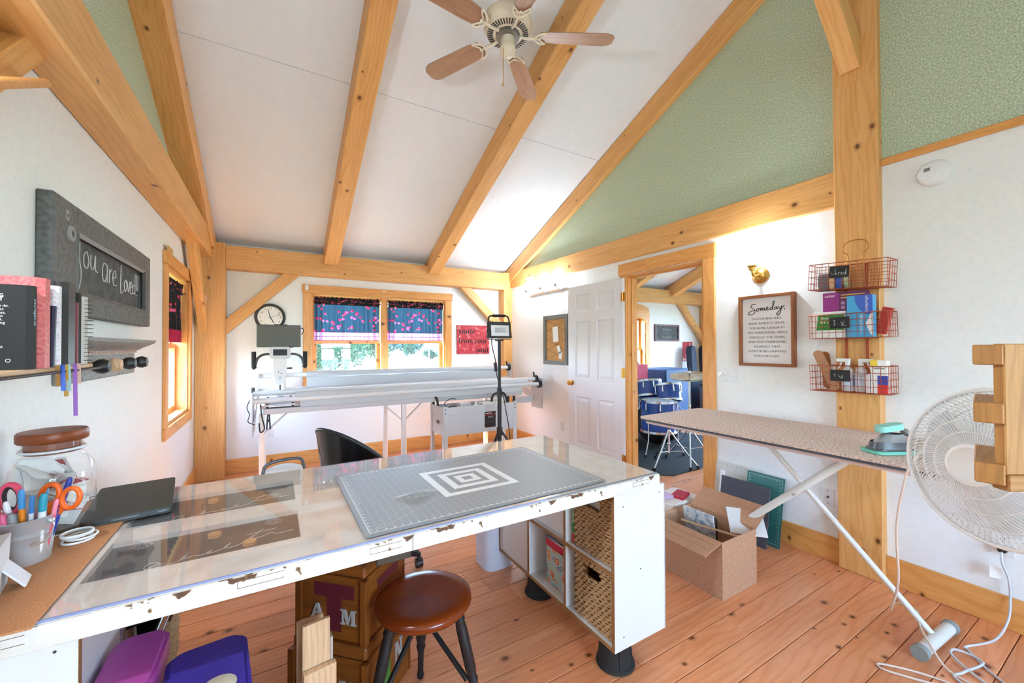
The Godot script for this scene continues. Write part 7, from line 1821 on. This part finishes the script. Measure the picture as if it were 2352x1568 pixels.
func build_drum_room() -> void:
	tag(obj("rubber_mat", sh0().prism(PackedVector2Array([Vector2(4.28, -2.52), Vector2(4.98, -2.5), Vector2(6.3, -1.7), Vector2(6.1, -0.98), Vector2(4.05, -0.98), Vector2(4.05, -2.3)]), 0.006, Transform3D(Basis(V(1, 0, 0), V(0, 0, -1), V(0, 1, 0)), V(0, 0.0035, 0))), mats.blackmatte), "black rubber mat under the drum kit", "mat")
	tag(obj("patterned_rug", sh0().bx(V(6.35, 0.0005, 0.97), V(8.0, 0.006, 2.4)), noise_mat("rug", ["5a6a88", "d8dde6", "eef0f4"], [0.3, 0.42, 0.8], 0.05, 3.0, 0.95, 3, 60)), "white and blue patterned rug beyond the drum kit", "rug")
	var o := thing("drum_kit", "sparkling blue drum kit with chrome stands in the next room", "drum kit", Vector3.ZERO)
	drum(o, "floor_tom", V(4.86, 0.30, 1.86), 0.21, 0.37, 0.0, 0.0)
	drum(o, "rack_tom", V(5.25, 0.66, 1.40), 0.16, 0.2, -14.0, 60.0)
	drum(o, "rack_tom", V(5.2, 0.64, 1.76), 0.155, 0.2, -14.0, 60.0)
	drum(o, "snare_drum", V(4.52, 0.55, 1.52), 0.17, 0.13, 0.0, 0.0)
	var kx := T(V(5.55, 0.31, 1.35), 30, 0, 90)
	var kd := obj("bass_drum", sh0().lathe([Vector2(0.29, 0), Vector2(0.29, 0.4)], 40, kx), mats.drumblue, o)
	obj("drum_head", sh0().lathe([Vector2(0, 0.402), Vector2(0.29, 0.402)], 40, kx), mats.blackgloss, kd)
	for y in [0.0, 0.4]: obj("hoop", sh0().lathe([Vector2(0.288, y - 0.02), Vector2(0.31, y - 0.02), Vector2(0.31, y + 0.02), Vector2(0.288, y + 0.02)], 40, kx), mats.chrome, kd)
	for k in 3:
		var a := TAU * k / 3 + 0.9
		obj("tom_leg", sh0().tube([V(4.86 + cos(a) * 0.225, 0.5, 1.86 + sin(a) * 0.225), V(4.86 + cos(a) * 0.225, 0.2, 1.86 + sin(a) * 0.225), V(4.86 + cos(a) * 0.29, 0.02, 1.86 + sin(a) * 0.29)], 0.007, 8), mats.chrome, o)
		obj("rubber_foot", sh0().cyl(V(4.86 + cos(a) * 0.29, 0.007, 1.86 + sin(a) * 0.29), V(4.86 + cos(a) * 0.285, 0.04, 1.86 + sin(a) * 0.285), 0.014), mats.black, o)
	var stand := func(c: Vector3, h: float, ph: float, cymbals: Array):
		obj("stand_pole", sh0().cyl(c + V(0, 0.15, 0), c + V(0, h, 0), 0.0125), mats.chrome, o)
		for k in 3:
			var a := TAU * k / 3 + ph
			var d := V(cos(a), 0, sin(a))
			obj("stand_leg", sh0().tube([c + V(0, 0.42, 0), c + d * 0.16 + V(0, 0.2, 0), c + d * 0.3 + V(0, 0.03, 0)], 0.009, 8), mats.chrome, o)
			obj("stand_strut", sh0().cyl(c + V(0, 0.17, 0), c + d * 0.17 + V(0, 0.19, 0), 0.006), mats.chrome, o)
			obj("rubber_foot", sh0().cyl(c + d * 0.3 + V(0, 0.007, 0), c + d * 0.3 + V(0, 0.045, 0), 0.016), mats.black, o)
		obj("wing_nut", sh0().ball(c + V(0, h * 0.62, 0), 0.022, V(1.2, 0.7, 0.7), 10), mats.chrome, o)
		for q in cymbals: obj("cymbal", sh0().lathe([Vector2(0.0, 0.02), Vector2(0.03, 0.016), Vector2(0.05, 0.004), Vector2(q[1], -0.012), Vector2(q[1], -0.014), Vector2(0.05, 0.001), Vector2(0, 0.002)], 40, T(c + V(0, q[0], 0), 20, 0, q[2])), mk("cymbal", "e0dccb", 0.22, 0.9), o)
		obj("cymbal_felt", sh0().cyl(c + V(0, h - 0.01, 0), c + V(0, h + 0.04, 0), 0.012), mats.black, o)
	stand.call(V(4.82, 0, 2.33), 1.07, 0.4, [[1.03, 0.21, 10.0], [0.995, 0.2, 5.0]])
	stand.call(V(4.62, 0, 1.25), 1.04, 1.4, [[1.05, 0.22, 4.0]])
	stand.call(V(4.52, 0, 2.28), 0.42, 0.9, [])
	# amplifier, boxes and guitar bags at the back wall
	tag(obj("guitar_amplifier", sh0().bx(V(6.15, 0, 0.45), V(6.75, 0.98, 0.95), 0.02), mk("ampblue", "2f4d78", 0.6)), "blue-grey guitar amplifier behind the drums", "amplifier")
	tag(obj("side_table", sh0().bx(V(5.25, 0, 0.35), V(5.95, 0.82, 0.8), 0.005), mats.charcoal), "dark side table under the red box", "table")
	tag(obj("bandana_box", sh0().bx(V(5.4, 0.821, 0.4), V(5.93, 1.06, 0.78), 0.008), mats.bandana), "red bandana print box behind the drums", "box")
	tag(obj("folded_cloth", sh0().bx(V(5.42, 1.061, 0.42), V(5.8, 1.1, 0.72), 0.015), mk("clothnavy", "3a4a80", 0.9)), "folded blue and white cloth on the bandana box", "cloth")
	for k in 2:
		var g := thing("guitar_bag", ["navy guitar bag leaning beside the poster", "black guitar bag nearest the post"][k], "guitar bag", V(7.88 + k * 0.4, 0, 0.27), 0.0)
		g.rotation_degrees.x = -4.0
		var pl := PackedVector2Array()
		for q in [[-0.16, 0.0], [0.16, 0.0], [0.19, 0.12], [0.17, 0.3], [0.14, 0.42], [0.15, 0.55], [0.1, 0.66], [0.07, 0.75], [0.075, 1.2], [0.06, 1.32], [0.0, 1.36], [-0.06, 1.32], [-0.075, 1.2], [-0.07, 0.75], [-0.1, 0.66], [-0.15, 0.55], [-0.14, 0.42], [-0.17, 0.3], [-0.19, 0.12]]: pl.append(Vector2(q[0], q[1]))
		obj("bag", sh0().prism(pl, 0.12, Transform3D.IDENTITY, true), mk("bag%d" % k, ["1e2c44", "161a24"][k], 0.7), g)
		obj("zip", sh0().bx(V(-0.03, 0.75, 0.061), V(-0.026, 1.25, 0.063)), mats.iron, g)
	var tb := thing("tool_box", "black tool box with a yellow label in the drum room", "tool box", V(7.9, 0, 0.75))
	obj("chest", sh0().bx(V(-0.3, 0, -0.2), V(0.3, 0.62, 0.2), 0.015), mats.black, tb)
	obj("lid", sh0().bx(V(-0.3, 0.625, -0.2), V(0.3, 0.7, 0.2), 0.015), mats.black, tb)
	obj("yellow_label", sh0().bx(V(-0.15, 0.42, 0.2), V(0.02, 0.6, 0.203)), mk("yel3", "e0c030", 0.5), tb)
	text("STANLEY", 0.05, mk("yel3", "e0c030", 0.5), tb, T(V(0.0, 0.28, 0.202)), "lettering", false, true)
	# pictures on its back wall
	var cb := thing("small_chalkboard", "small chalkboard in a maroon frame reading Believe", "chalkboard", V(7.38, 1.612, 0))
	obj("slate", sh0().bx(V(-0.34, -0.145, 0.002), V(0.34, 0.145, 0.012)), mats.chalk, cb)
	for q in [[V(-0.36, -0.165, 0), V(-0.32, 0.165, 0.025)], [V(0.32, -0.165, 0), V(0.36, 0.165, 0.025)], [V(-0.32, 0.13, 0), V(0.32, 0.165, 0.025)], [V(-0.32, -0.165, 0), V(0.32, -0.13, 0.025)]]: obj("frame_side", sh0().bx(q[0], q[1], 0.002), mk("maroonframe", "5a2028", 0.5), cb)
	var ck := mk("chalkdim", "8f8f8a", 0.95)
	text("Believe", 0.055, ck, cb, T(V(0, 0.065, 0.0125)), "chalk_lettering", true)
	text("in the", 0.035, ck, cb, T(V(0, -0.01, 0.0125)), "chalk_lettering", true)
	text("Possible", 0.05, ck, cb, T(V(0, -0.08, 0.0125)), "chalk_lettering", true)
	var po := thing("guitar_poster", "red poster with a white guitar in the drum room", "poster", V(8.02, 1.24, 0))
	obj("sheet", sh0().bx(V(-0.16, -0.2, 0.001), V(0.16, 0.2, 0.003)), col("b83038"), po)
	var gp2 := PackedVector2Array()
	for q in [[-0.07, -0.12], [0.02, -0.13], [0.05, -0.08], [0.035, -0.03], [0.06, 0.02], [0.045, 0.04], [0.075, 0.17], [0.055, 0.175], [0.02, 0.045], [-0.005, 0.03], [-0.02, -0.02], [-0.07, -0.06]]: gp2.append(Vector2(q[0], q[1]))
	obj("guitar_print", sh0().prism(gp2, 0.001, T(V(0.02, 0.0, 0.0035))), mats.paper, po)
	text("Fender", 0.05, mats.paper, po, T(V(-0.02, -0.16, 0.0035)), "lettering", true, true)
